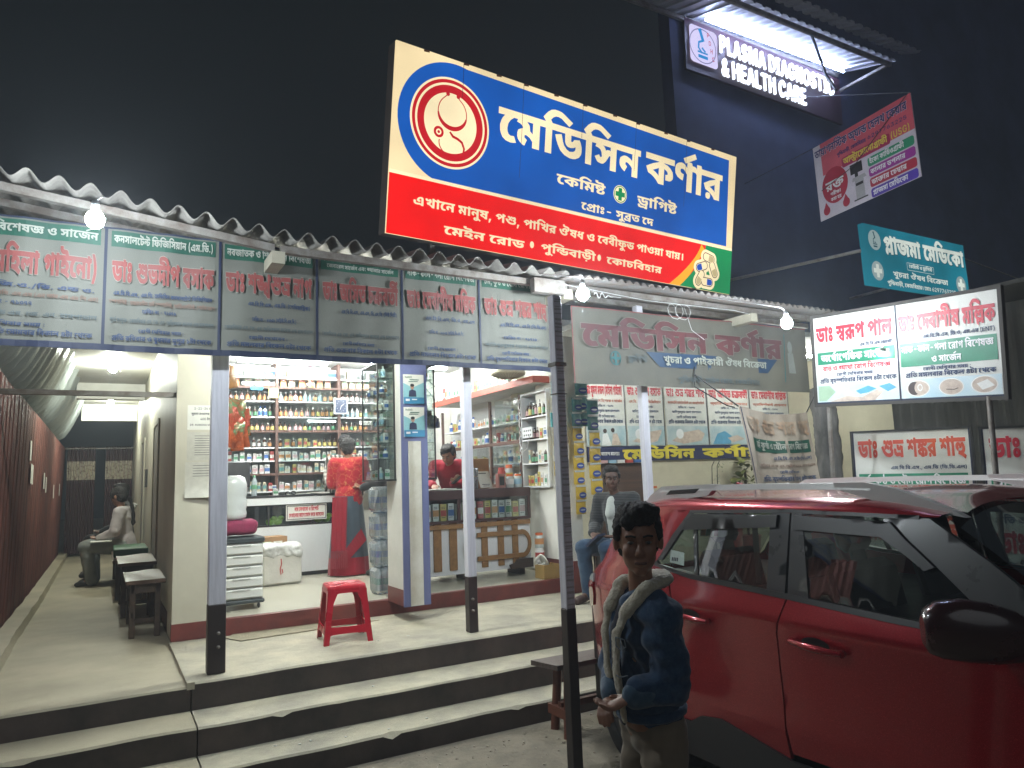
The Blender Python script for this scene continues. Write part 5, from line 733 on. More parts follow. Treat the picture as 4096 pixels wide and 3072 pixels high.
for x0,x1 in ((-3,.98),(1.02,3.4),(3.42,7.2)):
 for y,h in ((4.98,.035),(5.55,.03)):
  dz = -.062 + (y - 4.9) * .16; 
  m._add([(x0,y,rz(x0)+dz-.05),(x1,y,rz(x1)+dz-.05),(x1,y,rz(x1)+dz),(x0,y,rz(x0)+dz),(x0,y+.05,rz(x0)+dz-.05),(x1,y+.05,rz(x1)+dz-.05),(x1,y+.05,rz(x1)+dz),(x0,y+.05,rz(x0)+dz)],[(0,1,2,3),(7,6,5,4),(0,4,5,1),(3,2,6,7),(0,3,7,4),(1,5,6,2)])
fr.add(m, 'purlin', STEEL)
for x in (.95,3.33,5.55):
 m = MB(); m.box(x, x + .09, 4.93, 6.6, rz(x) - .20, rz(x) - .115); fr.add(m, 'rafter', mat('rafter_cream', (.45, .42, .33), .6, sc_=6))
# ---------------------------------------------------------------- posts
def post(x0, x1, y0, y1, z0, z1, zd, label, cat='post', dark=None, bolts=True, grooves=False, loc=None):
 P_ = Th('awning_post', label, cat, ((x0+x1)/2, (y0+y1)/2, z0), 'white posts carrying the awning')
 m = MB(); m.box(x0, x1, y0, y1, zd, z1, b=.004); up = P_.add(m, 'upper_post', POSTW)
 m = MB(); m.box(x0 - .002, x1 + .002, y0 - .002, y1 + .002, z0, zd, b=.004); P_.add(m, 'painted_foot', POSTB)
 if bolts:
  for z in (.26,.17):
   m = MB(); m.lathe([(.012, 0), (.012, .012), (.006, .013), (.006, .03)], M=Matrix.Translation((x1 - .045, y0, z0 + z)) @ Matrix.Rotation(PI/2, 4, 'X'), n=8); P_.add(m, 'bolt', STEEL)
 if grooves:
  m = MB(); r_ = random.Random(5)
  z = zd + .02
  while z < z1 - .02:
   h = r_.uniform(.004,.014); a = r_.uniform(0,.012); 
   m._add([(x0 + .006 + a,y0 - .0025,z),(x1 - .004 - r_.uniform(0,.01),y0 - .0025,z + r_.uniform(-.004,.004)),(x1 - .004,y0 - .0034,z + h * .6),(x0 + .006,y0 - .0034,z + h * .6),(x0 + .006 + a,y0 - .0025,z + h),(x1 - .006,y0 - .0025,z + h)],[(0,1,2,3),(3,2,5,4)]); z += h + r_.uniform(.002,.034)
  P_.add(m, 'peeling_ridges', mat('ridge_grey', (.46, .46, .48), .7, sc_=30, bump=.3, bsc=60), up)
 return P_
post(.635, .745, 5.33, 5.42, .472, 3.3, .915, 'leftmost white post with dark painted foot near the passage corner')
post(2.588, 2.662, 5.39, 5.465, .472, 3.3, .905, 'middle white post with dark foot in front of the wooden counter')
post(4.445, 4.52, 5.34, 5.41, .472, 3.3, .915, 'white post farther right, rising behind the red car beside the seated man')
q = post(2.478, 2.544, 3.80, 3.866, gz(2.5, 3.85), 2.845, .88, 'nearest tall square post with rough peeling side standing on the dirt', bolts=False, grooves=True)
m = MB(); m.box(2.466, 2.556, 3.788, 3.878, 2.38, 2.405, b=.003); m.box(2.472, 2.550, 3.794, 3.872, 2.20, 2.205); q.add(m, 'collar', STEEL)
m = MB(); m.box(3.0, 3.3, 4.86, 4.93, 3.18, 3.30, b=.004); solo(m, 'support_beam', STEEL, 'blunt steel beam end beside the top of the nearest post', 'beam')
# ---------------------------------------------------------------- bulbs under the awning edge
for i, (x, y, z, l) in enumerate(((-.085, 4.30, 3.135, 'bright round bulb hanging over the leftmost banner'), (3.06, 4.28, 3.02, 'bright round bulb hanging beside the top of the nearest post'), (4.92, 4.0, 2.88, 'bright round bulb hanging at the right end of the awning'))):
 L = Th('bulb', l, 'light bulb', (x, y, z), 'bulbs hanging under the awning edge')
 m = MB(); m.ell((x, y, z), (.046, .046, .05)); L.add(m, 'globe', LAMP)
 m = MB(); m.lathe([(.016, .045), (.02, .06), (.02, .10), (.012, .105)], (x, y, z)); L.add(m, 'holder', WHLAM)
 m = MB(); m.tube([(x, y, z + .10), (x + .02, y + .06, z + .15), (x + .03, 4.9, rz(x) - .03)], .004, 5); L.add(m, 'cord', WHLAM)
m = MB(); pts = [(3.62 + .01 * i,4.9,3.22 + .03 * math.sin(i * .9) * math.exp(-((i - 6) / 8) ** 2)) for i in range(30)]
m.tube(pts,.0035,5)
pts = [(4.45 + .07 * math.cos(a * .7) + .01 * a,4.88,3.14 + .07 * math.sin(a * .7)) for a in range(22)] + [(4.7,4.88,2.98),(4.85,4.88,2.9)]
m.tube(pts,.0022,5); m.tube([(3.3,4.9,3.28),(4.2,4.9,3.22),(5.3,4.9,3.22),(5.5,4.9,3.2)],.003,5)
solo(m, 'wire', WHLAM, 'loose white electric wire looping under the awning edge to the bulbs', 'wire')
# added tube lights, unseen behind the banners, brightening porch, boards and neighbour wall
for x, y, z, l, st in ((6.25, 3.75, 2.62, 'added fill tube behind the framed two doctor board, over the standing boards', 120), (1.4, 5.50, 3.16, 'added fill tube tucked under the awning behind the left banner', 560), (5.6, 6.6, 3.22, 'added fill tube under the neighbour ceiling behind the grey banner', 240), (8.2, 6.6, 3.22, 'second added fill tube under the neighbour ceiling, farther right', 200)):
 L = Th('tube_light', l, 'lamp', (x, y, z), 'added fill tubes hidden behind the banners')
 m = MB(); m.tube([(x - .5, y, z), (x + .5, y, z)], .016, 8); L.add(m, 'tube', emis('fill_tube' + str(st), (.95, 1, .94), st)); m = MB(); m.box(x - .52, x + .52, y - .02, y + .02, z + .02, z + .05); L.add(m, 'batten', WHLAM)
# ---------------------------------------------------------------- backlit main sign
def axes(yaw,lean=0,roll=0):
 yaw,lean,roll = R(yaw),R(lean),R(roll)
 r = Vector((math.cos(yaw),math.sin(yaw),0)); n = Vector((math.sin(yaw),-math.cos(yaw),0)); d = Vector((0,0,-1))
 d = math.cos(lean) * d - math.sin(lean) * n
 return math.cos(roll) * r + math.sin(roll) * d,-math.sin(roll) * r + math.cos(roll) * d
r,d = axes(4.89,8.7,.36)
s = Sign((1.841,4.834,5.032),r,d,3.979,1.477)
root = thing('main_signboard', 'large glowing blue and red backlit signboard with cream Bengali letters above the awning', 'signboard', (3.8, 5.1, 3.56))
s.slab(.02)
# blue field with a round left end
cx,cy,br_ = .53,.525,.49
pts = [(3.862,.062),(.62,.045)] + [(cx + br_ * math.cos(a),cy + br_ * math.sin(a)) for a in [R(-80 - 200 * i / 36) for i in range(37)]] + [(.62,.985),(3.885,.975)]
s.poly('blue', pts[::-1], .001)
s.rect('cream', 0, .985, s.W, 1.012, .0012)
s.rect('red', 0, 1.012, s.W, s.H, .001)
gp = [(3.52,1.012)] + [(3.52 - .10 * t_ - .34 * t_ ** 1.6,1.012 + (s.H - 1.012) * t_) for t_ in [i / 10 for i in range(1,11)]]
s.poly('yellow', [(x - .02, y) for x, y in gp] + [(gp[-1][0] + .16, s.H), (gp[-4][0] + .10, gp[-4][1]), (gp[4][0] + .06, gp[4][1]), (gp[1][0] + .05, gp[1][1])], .002)
s.poly('green', [(x + .05 + .08 * i / 10, y) for i, (x, y) in enumerate(gp)] + [(s.W, s.H), (s.W, 1.012)], .0026)
s.disc('cream', .505, .515, .362, o=.002, n=64)
s.disc('crimson', .505, .515, .345, .318, o=.003, n=64); s.disc('crimson', .505, .515, .300, .240, o=.003, n=64)
# stethoscope
def arc(cx,cy,rx,ry,a0,a1,n=18): return [(cx + rx * math.cos(R(a0 + (a1 - a0) * i / n)),cy + ry * math.sin(R(a0 + (a1 - a0) * i / n))) for i in range(n + 1)]
s.stroke('crimson', [(.469, .288)] + arc(.51, .435, .125, .14, 232, 172), .008)
s.stroke('crimson', [(.556, .287)] + arc(.51, .435, .135, .14, 300, 367), .008)
s.stroke('crimson', arc(.515, .430, .130, .125, 172, 10), [.014 + .022 * math.sin(PI * i / 18) for i in range(19)])
s.disc('crimson', .465, .288, .017, o=.004, n=16); s.disc('crimson', .560, .288, .017, o=.004, n=16)
s.stroke('crimson', [(.500, .585), (.53, .615), (.575, .625), (.615, .645), (.638, .69), (.632, .735)], [.016, .022, .022, .02, .018, .014])
s.stroke('crimson', [(.632, .735)] + arc(.525, .68, .118, .095, 50, 190), .009)
s.disc('crimson', .400, .607, .045, .024, o=.004, n=24); s.disc('crimson', .400, .607, .012, o=.004, n=12)
# pills
for (x, y, a, c1, c2) in ((3.62, 1.14, 10, 'cream', 'cream'), (3.52, 1.24, 160, 'cream', 'pillblue'), (3.70, 1.25, 60, 'cream', 'cream'), (3.50, 1.36, 120, 'cream', 'cream'), (3.61, 1.39, 0, 'cream', 'pillblue')):
 ca,sa = math.cos(R(a)),math.sin(R(a))
 def pill(g_,o,key,half=0):
  L,w_ = .045,.042 + g_; P_ = []
  for i in range(24):
   an = 2 * PI * i / 24; px = (L if math.cos(an) > 0 else -L) + (w_) * math.cos(an); py = w_ * math.sin(an)
   if half and px < 0: px = 0
   P_.append((x + px * ca - py * sa,y + px * sa + py * ca))
  s.poly(key,P_,o)
 pill(.034, .0033, 'cream'); pill(.004, .0040, 'dark'); pill(-.004, .0046, c1); pill(-.010, .0052, c2, 1) if c2 != c1 else pill(-.010, .0052, 'sand', 1)
K = 'cream'
s.text(K,T([18,61,45,46,45,47,49]),.955,.252,2.58,.275,grow=3); s.text(K,T([20,94,-43,-4,0,23,57]),2.66,.240,3.765,.28,grow=3)
s.text(K,T([18,20,45,61,95]),1.59,.684,2.16,.085); s.text(K,T([96,23,45,97,95]),2.57,.688,3.11,.088)
s.text(K,T([18,55,23,63,15,999,30,47,-66,6,0,125,68,999,30,18,59]),1.885,.880,2.795,.068)
s.text(K,T([74,75,23,18,49,999,30,61,23,49,-66,3,0,76,77,999,30,44,78,77,999,30,44,23,45,75,57,999,30,79,76,80,999,30,73,999,30,18,81,81,71,56,-66,-23,0,46,999,30,44,23,73,62,23,999,30,51,23,62,82]),.21,1.150,3.25,.07)
s.text(K,T([18,61,72,49,999,30,18,57,23,46]),.495,1.338,1.28,.066); s.text(K,T([44,-66,2,0,64,84,81,23,116,71]),1.455,1.328,2.085,.066); s.text(K,T([18,20,23,98,45,81,67,23,57]),2.222,1.330,2.944,.064)
for u in (1.362,2.131): s.disc(K,u,1.355,.022,ry=.03,n=16)
s.disc(K, 2.347, .722, .085, o=.003, n=36); s.disc('green', 2.347, .722, .078, .070, o=.004, n=36)
s.rect('green', 2.325, .663, 2.369, .781, .004); s.rect('green', 2.288, .700, 2.406, .744, .0044)
# rust streaks and sheet folds
for i in range(11):
 u = .2 + 3.6 * i / 11 + .1 * random.random(); v1 = 1.2 * random.random() + .2
 if i % 2: s.stroke('fold', [(u, .01), (u + .004, v1 / 2), (u + .002, v1)], .004, .006)
 s.stroke('rust', [(u, .012), (u + .05, .006)], .016, .006)
SG = 1.0
def back(name,col,st,v=.22): return emis(name,col,st,v,1.3)
s.done(root, {'panel': back('sg_panel', (1.0, .80, .46), .95), 'blue': back('sg_blue', (.006, .10, .46), 1.0), 'red': back('sg_red', (.95, .008, .008), 1.0, .15), 'yellow': back('sg_yellow', (1, .45, .03), .95), 'green': back('sg_green', (.005, .32, .10), .85),
 'cream': back('sg_cream', (1.0, .84, .52), 1.05), 'crimson': back('sg_crim', (.62, .012, .022), .9), 'dark': back('sg_dark', (.12, .05, .02), .5), 'sand': back('sg_sand', (.75, .6, .3), .8), 'pillblue': back('sg_pb', (.01, .1, .6), .8),
 'fold': mat('fold_dark', (.05, .03, .02), .8), 'rust': mat('rust', (.18, .06, .02), .9)},
 {'blue': 'blue_field', 'red': 'red_field', 'cream': 'lettering', 'crimson': 'stethoscope_emblem', 'green': 'green_corner', 'yellow': 'yellow_band', 'dark': 'pill_outline', 'sand': 'pill_half', 'pillblue': 'pill_half', 'fold': 'sheet_fold', 'rust': 'rust_stain'})
m = MB(); b_ = [s.at(0,0,-.02),s.at(s.W,0,-.02),s.at(s.W,s.H,-.02),s.at(0,s.H,-.02)]; c_ = [p - s.n * .12 for p in b_]
m._add(b_ + c_,[(4,5,6,7),(0,1,5,4),(1,2,6,5),(2,3,7,6),(3,0,4,7)])
m.build('light_box', mat('box_metal', (.10, .08, .07), .7, metal=.3), root, M=Matrix.Translation(-root.location))
m = MB()
for x in (2.3,3.6,5.2): m.box(x,x + .05,5.35,5.40,3.35,4.6)
m.build('support', STEEL, root, M=Matrix.Translation(-root.location))
# ---------------------------------------------------------------- long left banner of doctors
BG = mat('banner_cloth', (.165, .17, .145), .65, col2=(.125, .13, .112), sc_=1.2, bump=.06, bsc=50, stretch=(1, 1, .5), detail=6)
GRN = mat('banner_green', (.012, .105, .065), .5, col2=(.012, .07, .05), sc_=4); NAVY = mat('banner_navy', (.013, .022, .06), .6, sc_=9)
RED = mat('banner_red', (.27, .055, .05), .6, col2=(.18, .055, .05), sc_=5); PALE = mat('banner_halo', (.27, .27, .235), .6)
TXT = mat('banner_text', (.03, .055, .13), .6); FAD = mat('banner_faded', (.20, .13, .10), .7); FAD2 = mat('banner_faded_grey', (.10, .125, .13), .7); WTX = mat('banner_white', (.38, .41, .36), .6)
bm = {'panel': BG, 'green': GRN, 'navy': NAVY, 'red': RED, 'halo': PALE, 'text': TXT, 'fad': FAD, 'fad2': FAD2, 'wtx': WTX, 'frame': STEEL}
bn = {'panel': 'cloth', 'green': 'green_band', 'navy': 'divider', 'red': 'name_lettering', 'halo': 'name_outline', 'text': 'small_print', 'fad': 'faded_print', 'fad2': 'grey_print', 'wtx': 'heading_lettering', 'frame': 'frame'}
x0b = -1.9; y0b = 5.20
s = Sign((x0b,y0b,3.40),(1,0,0),(0,0,-1),5.27,.815)
root = thing('doctors_banner', 'long weathered banner of six doctor panels hanging from the left awning', 'banner', (.7, y0b, 2.6))
m = s.mb('panel'); n = 180; V = []
def sag(u,v): 
 e = max(0,(u - 5.05) / .22); return .012 * math.sin(u * 5) * (v / .8) + .006 * math.sin(u * 23 + v * 4) - .05 * e * e
def bat(u,v,o=0): return s.at(u,v,o + sag(u,v))
for j in range(9):
 for i in range(n + 1): V.append(bat(s.W * i / n,s.H * j / 8))
m._add(V,[(j*(n+1)+i,(j+1)*(n+1)+i,(j+1)*(n+1)+i+1,j*(n+1)+i+1) for j in range(8) for i in range(n)],True)
_at = s.at; s.at = lambda u,v,o=0: _at(u,v,o + .005 + sag(u,v)); s.lift = .007
edges = [-.03,1.60 - .0,2.12 - .32 + .002,2.50]  # placeholder
# panel dividers by world x
DX = [-1.60,-.20 + .185,.60,1.32,2.04,2.80,3.37]
DX = [-1.02,-.035,.655,1.325,1.985,2.665,3.36]
for x in DX[1:6]:
 s.mb('navy')._add([s.at(x - x0b - .009, .01, .003), s.at(x - x0b - .009, .8, .003), s.at(x - x0b + .009, .8, .003), s.at(x - x0b + .009, .01, .003)], [(0, 1, 2, 3)])
for a in range(90):
 u0 = s.W * a / 90; u1 = s.W * (a + 1) / 90; s.rect('navy', u0, .775, u1, .815, .002); s.rect('navy', u0, 0, u1, .012, .002)
PN = [
(T([55,47,-117,6,0,45,68,999,30,18,57,23,97,999,30,45,81,18,103,76,104,999,30,73,999,30,47,23,18,48,-43,-9,0,49]),T([47,-66,6,0,61,49,23,999,30,61,84,65,999,30,9,61,45,67,65,23,999,30,97,23,72,18,49,23,13]),T([74,61,33,74,47,33,77,999,30,45,46,33,64,48,33,73,33,83,45,46,33,999,30,74,84,999,30,73,33]),T([18,57,64,48,63,999,30,49,91,999,30,15,999,30,134,124,123,134,134]),T([18,61,45,46,99,51,23,65,999,30,20,18,65,48,999,30,74,84,999,30,74,61,33,999,30,18,48,33,999,30,74,49,33,999,30,67,23,47,44,23,68,23,65]),T([18,57,23,97,71,999,30,18,59,45,75,81,23,57,999,30,47,61,62,999,30,118]),T([18,81,65,23,999,30,124,128,22,23,999,30,18,19,18,20,999,30,73,999,30,55,45,68,999,30,18,47,23,61,81,23,57,999,30,45,81,20,23,65,999,30,121,22,23,999,30,18,19,18,20])),
(T([20,49,47,23,65,18,22,54,999,30,64,56,64,48,45,47,62,23,49,999,30,9,74,61,33,45,46,33,13]),T([46,23,63,999,30,78,87,59,71,44,999,30,81,47,23,20]),T([74,61,33,45,81,33,45,81,33,74,47,33,77,999,30,74,61,33,45,46,33,999,30,18,61,45,46,45,47,49,999,30,20,49,47,23,65,18,22,54,999,30,64,56,64,48,45,47,62,23,49]),T([18,57,64,48,63,999,30,49,91,999,30,15,999,30,134,124,123,134,129]),T([44,-117,2,0,18,81,-43,0,0,999,30,47,91,51,-66,4,0,113,999,30,118,999,30,18,20,23,98,45,81,67,23,57,999,30,74,61,33,999,30,18,48,33,999,30,74,49,33,999,30,18,61,45,46,99,51,23,65,999,30,20,18,65,48,999,30,74,84,999,30,67,23,47,44,23,68,23,65]),T([18,57,23,97,71,999,30,18,59,45,75,81,23,57,999,30,47,61,62,999,30,118]),T([55,45,68,999,30,57,45,81,81,23,57,999,30,73,999,30,81,-66,4,0,80,81,23,57,999,30,59,-66,5,0,44,-66,2,0,57,999,30,124,22,23,999,30,18,19,18,20])),
(T([49,81,48,23,68,20,999,30,73,999,30,45,103,78,18,57,23,97,999,30,45,81,18,103,76,104]),T([46,23,63,999,30,103,107,78,108,999,30,49,23,97]),T([74,61,33,45,81,33,45,81,33,74,47,33,77,999,30,74,61,33,45,46,33,999,30,9,18,44,45,46,62,23,88,89,13]),T([18,57,64,48,63,999,30,49,91,999,30,15,999,30,129,128,132,130,133,999,30,9,46,45,131,85,33,45,81,33,74,61,33,45,47,33,13]),T([18,20,23,98,45,81,67,23,57,999,30,74,61,33,999,30,18,48,33,999,30,74,49,33,999,30,18,61,45,46,99,51,23,65,999,30,20,18,65,48,999,30,74,84,999,30,67,23,47,44,23,68,23,65]),T([18,57,23,97,71,999,30,18,59,75,18,81,49,999,30,118]),T([55,45,68,999,30,61,122,65,81,23,57,999,30,45,81,18,20,65,999,30,123,22,23,999,30,18,19,18,20])),
(T([20,49,47,23,65,18,22,54,999,30,92,51,23,44,23,18,57,23,18,93,23,45,44,20,999,30,47,23,18,48,-43,-9,0,49,999,30,74,81,91]), T([46,23,63,999,30,42,45,47,68,999,30,98,100,81,68,106]), T([74,61,33,45,81,33,45,81,33,74,47,33,77,999,30,74,61,33,74,47,33,77,999,30,45,46,33,74,49,33,45,81,33,999,30,9,45,49,85,999,30,45,59,86,71,13]), '', T([18,20,23,98,45,81,67,23,57,999,30,74,61,33,999,30,18,48,33,999,30,74,49,33,999,30,18,61,45,46,99,51,23,65,999,30,20,18,65,48,999,30,74,84,999,30,67,23,47,44,23,68,23,65]), T([18,57,23,97,71,999,30,18,59,45,75,81,23,57,999,30,47,61,62,999,30,118]), T([55,45,68,999,30,78,100,81,23,57,999,30,45,81,20,23,65,999,30,121,22,23,999,30,18,19,18,20])),
(T([49,23,20,15,20,23,49,15,97,65,23,999,30,18,57,23,97,999,30,45,81,18,103,76,104]), T([46,23,63,999,30,18,59,81,23,103,71,76,999,30,61,64,86,20]), T([74,61,33,45,81,33,45,81,33,74,47,77,999,30,45,46,33,73,77,999,30,74,61,33,74,47]), T([18,57,64,48,63,999,30,49,91,999,30,15,999,30,129,124,124,128,130,999,30,9,46,45,131,85,33,45,81,33,74,61,33,45,47,33,13]), '', T([18,57,23,97,71,999,30,18,59,75,18,81,49,999,30,118]), T([55,45,68,999,30,61,122,65,81,23,57,999,30,45,81,18,20,65,999,30,121,22,23,999,30,18,19,18,20])),
(T([98,61,-43,0,0,77,999,30,20,-66,-24,0,101,999,30,73,999,30,18,51,102,49,999,30,18,57,23,97,999,30,45,81,18,103,76,104]),T([46,23,63,999,30,78,108,999,30,103,109,57,999,30,103,23,110]),T([74,61,33,45,81,33,45,81,33,74,47,33,77,999,30,74,61,33,45,46,999,30,9,45,87,33,45,46,33,74,65,13]),T([18,57,64,48,63,999,30,49,91,999,30,15,999,30,134,124,134,128,133]),T([58,64,65,44,-66,2,0,57,59,-66,5,0,62,23,57,999,30,18,48,65,23,999,30,67,23,47,44,23,68,23,65]),T([18,57,23,97,71,999,30,18,59,45,75,81,23,57,999,30,47,61,62,999,30,118]),T([55,45,68,999,30,81,-119,4,0,67,120,45,68,81,23,57,999,30,45,81,20,23,65,999,30,121,22,23,999,30,18,19,18,20]))]
for i,(a,b_,c_,d_,e_,f_,g_) in enumerate(PN):
 u0 = DX[i] - x0b + .03; u1 = DX[i + 1] - x0b - .03; w_ = u1 - u0
 for q in range(16): s.rect('green', u0 + w_ * q / 16, .022, u0 + w_ * (q + 1) / 16, .128, .001)
 if i == 3:
  s.text('wtx', a, u0 + .01, .034, u1 - .01, .028); s.text('wtx', T([18,48,49,23,18,57,65,999,30,47,23,18,48,-43,-9,0,49,999,30,74,81,91,999,30,99,51,23,105,23,57,999,30,47,23,18,48,-43,-9,0,49]), u0 + .04, .082, u1 - .04, .028)
 else: s.text('wtx', a, u0 + .015, .052, u1 - .015, .05)
 s.text('halo', b_, u0 + .01 - (.12 if i == 0 else 0), .225, u1 - .01, .135, grow=34, o=.0025); s.text('red', b_, u0 + .01 - (.12 if i == 0 else 0), .225, u1 - .01, .135, grow=14, o=.0045)
 k0 = u0 + (.0 if i < 2 else .22 * w_)
 s.text('text', c_, k0 + .02, .425, u1 - .02, .026)
 if i < 2: s.text('fad', T([18,120,103,23,64,65,95,999,30,118,999,30,46,23,62,23,18,81,137,47,999,30,67,23,22,-43,0,0,999,30,18,120,103,23,64,65,95,77,999,30,20,23,45,46,-43,-18,0,73,65,64,48,95,77,999,30,18,44,18,22,57,999,30,18,57,23,97]) if i == 1 else T([74,49,999,30,58,57,999,30,74,47,999,30,20,18,65,48,999,30,18,20,999,30,74,49,999,30,18,61,45,46,33,999,30,74,49,999,30,74,47,999,30,9,74,49,999,30,58,57,999,30,74,61,999,30,74,61,999,30,45,44,999,30,74,61,13]), u0 - .0, .482, u1 + .0, .024)
 if d_: s.text('text', d_, u0 + w_ * .3, .535, u0 + w_ * (.62 if i < 2 else .8), .024)
 if e_: s.text('fad2', e_, u0 + .005, .600, u1 - .005, .026)
 s.text('text', f_, u0 + w_ * .27, .668, u0 + w_ * .70, .022); s.text('text', g_, u0 + w_ * .03, .715, u1 - w_ * .03, .030)
s.done(root,bm,bn)
# ---------------------------------------------------------------- grey shop name banner on the right awning
s = Sign((3.575,5.20,3.19),(1,0,0),(0,0,-1),3.10,.70)
root = thing('shop_name_banner', 'dirty grey banner with faded maroon shop name and blue strip beside the nearest post', 'banner', (5.1, 5.2, 2.5))
m = s.mb('panel'); n = 90; V = []
sag2 = lambda u,v: .010 * math.sin(u * 4) + .004 * math.sin(u * 17 + 3 * v)
for j in range(7):
 for i in range(n + 1): V.append(s.at(s.W * i / n,s.H * j / 6,sag2(s.W * i / n,s.H * j / 6)))
m._add(V,[(j*(n+1)+i,(j+1)*(n+1)+i,(j+1)*(n+1)+i+1,j*(n+1)+i+1) for j in range(6) for i in range(n)],True)
_at2 = s.at; s.at = lambda u,v,o=0: _at2(u,v,o + .005 + sag2(u,v)); s.lift = .014
for a in range(16): s.rect('edge', s.W * a / 16, 0, s.W * (a + 1) / 16, .010, .002)
s.rect('edge', 0, .0, .01, .7, .002)
for a,(u0,u1) in ((T([18,61,45,46,45,47,49]),(.09,1.60)),(T([20,94,-43,-4,0,23,57]),(1.72,2.68))):
 s.text('halo', a, u0, .155, u1, .20, grow=30, o=.003); s.text('maroon', a, u0, .155, u1, .20, grow=12, o=.005)
s.poly('navy', [(.83, .375), (2.62, .365), (2.46, .515), (1.0, .51)], .002)
s.text('wtx', T([75,-66,0,0,98,57,23,999,30,73,999,30,44,23,72,20,23,57,71,999,30,79,76,80,999,30,45,81,18,100,68,23]), 1.03, .405, 2.43, .065)
s.disc('teal', .46, .455, .066, .055, o=.003); s.rect('teal', .446, .405, .474, .505, .0034); s.rect('teal', .41, .442, .51, .468, .0030)
s.text('fad2', T([96,23,45,97,90]), .60, .425, .83, .055); s.text('fad2', T([44,-66,2,0,64,84,81,23,116,71,77,999,30,18,61,72,49,999,30,18,57,23,46,77,999,30,18,20,23,98,45,81,67,23,57]), 1.2, .60, 2.3, .045)
s.stroke('teal', [(2.76, .08), (2.73, .60)], .012, .003)
s.disc('halo2', 2.84, .22, .035, ry=.07, n=20); s.poly('halo2', [(2.80, .28), (2.88, .28), (2.90, .5), (2.80, .5)], .002)
G2 = mat('banner2_cloth', (.15, .145, .115), .65, col2=(.10, .10, .085), sc_=1.5, bump=.08, bsc=50)
s.done(root, {'panel': G2, 'edge': RED, 'halo': mat('b2halo', (.22, .215, .185), .6), 'maroon': mat('b2maroon', (.14, .038, .042), .6, col2=(.09, .036, .04), sc_=3), 'navy': mat('b2navy', (.02, .06, .13), .5), 'wtx': WTX, 'teal': mat('b2teal', (.03, .16, .17), .6), 'fad2': FAD2, 'halo2': mat('b2fig', (.25, .27, .25), .7)},
 {'panel': 'cloth', 'edge': 'red_border', 'halo': 'name_outline', 'maroon': 'name_lettering', 'navy': 'blue_strip', 'wtx': 'strip_lettering', 'teal': 'cross_emblem', 'fad2': 'faded_print', 'halo2': 'faded_figure'})
# ---------------------------------------------------------------- lit sign on the upper wall
r,d = axes(-.46,0,1.96)
s = Sign((6.517,6.50,7.671),r,d,3.12,.74)
root = thing('diagnostic_signboard', 'maroon wall sign with white glowing English letters high under the upper canopy', 'signboard', (8, 6.5, 7.0))
s.slab(.04)
HW = emis('halo_white', (.80, .87, 1.0), 2.4)
s.text('letters', TL([41,5,4,11,34,4,999,30,29,30,4,12,31,32,11,6,30,7]), .60, .085, 2.96, .25, depth=.03); s.text('letters', TL([1,999,30,2,3,4,5,6,2,999,30,7,4,8,3]), .62, .415, 2.31, .25, depth=.03)
def rrect(u0,v0,u1,v1,rr_): 
 P_ = []
 for cx_,cy_,a0 in ((u1 - rr_,v0 + rr_,-90),(u1 - rr_,v1 - rr_,0),(u0 + rr_,v1 - rr_,90),(u0 + rr_,v0 + rr_,180)):
  for q in range(6): a = R(a0 + 18 * q); P_.append((cx_ + rr_ * math.cos(a),cy_ + rr_ * math.sin(a)))
 return P_
s.poly('plate', rrect(.06, .08, .55, .62, .06), .02)
s.disc('ring', .29, .35, .24, .225, o=.023, ry=.25)
def micro(s,key,u,v,k,o=.024):
 s.stroke(key,[(u - .02*k,v - .20*k),(u + .03*k,v - .05*k)],.05*k,o); s.stroke(key,[(u - .03*k,v - .22*k),(u - .015*k,v - .19*k)],.06*k,o)
 s.stroke(key,[(u + .03*k,v - .06*k),(u - .05*k,v - .02*k),(u - .06*k,v + .06*k),(u,v + .13*k)],.03*k,o + .0004); s.stroke(key,[(u - .08*k,v + .12*k),(u + .10*k,v + .12*k)],.025*k,o + .0008); s.stroke(key,[(u - .07*k,v + .18*k),(u + .10*k,v + .18*k)],.045*k,o); s.stroke(key,[(u,v + .05*k),(u + .06*k,v + .10*k)],.03*k,o + .0012)
micro(s, 'scope', .27, .33, 1)
for i, ch in enumerate((TL([41]), TL([29]), TL([2]), TL([7]))): s.text('script', ch, .37 + .025 * i, .13 + .11 * i, .42 + .025 * i, .065, o=.024)
s.done(root, {'panel': mat('maroon_plate', (.035, .010, .018), .5), 'letters': HW, 'plate': emis('plate_glow', (.62, .58, .85), 1.2), 'ring': emis('ring_glow', (.4, .4, .8), .6), 'scope': emis('scope_glow', (.02, .3, .75), .9), 'script': emis('script_glow', (.7, .1, .25), .7)},
 {'panel': 'plate', 'letters': 'glowing_lettering', 'plate': 'logo_plate', 'ring': 'logo_ring', 'scope': 'microscope_logo', 'script': 'logo_letters'})
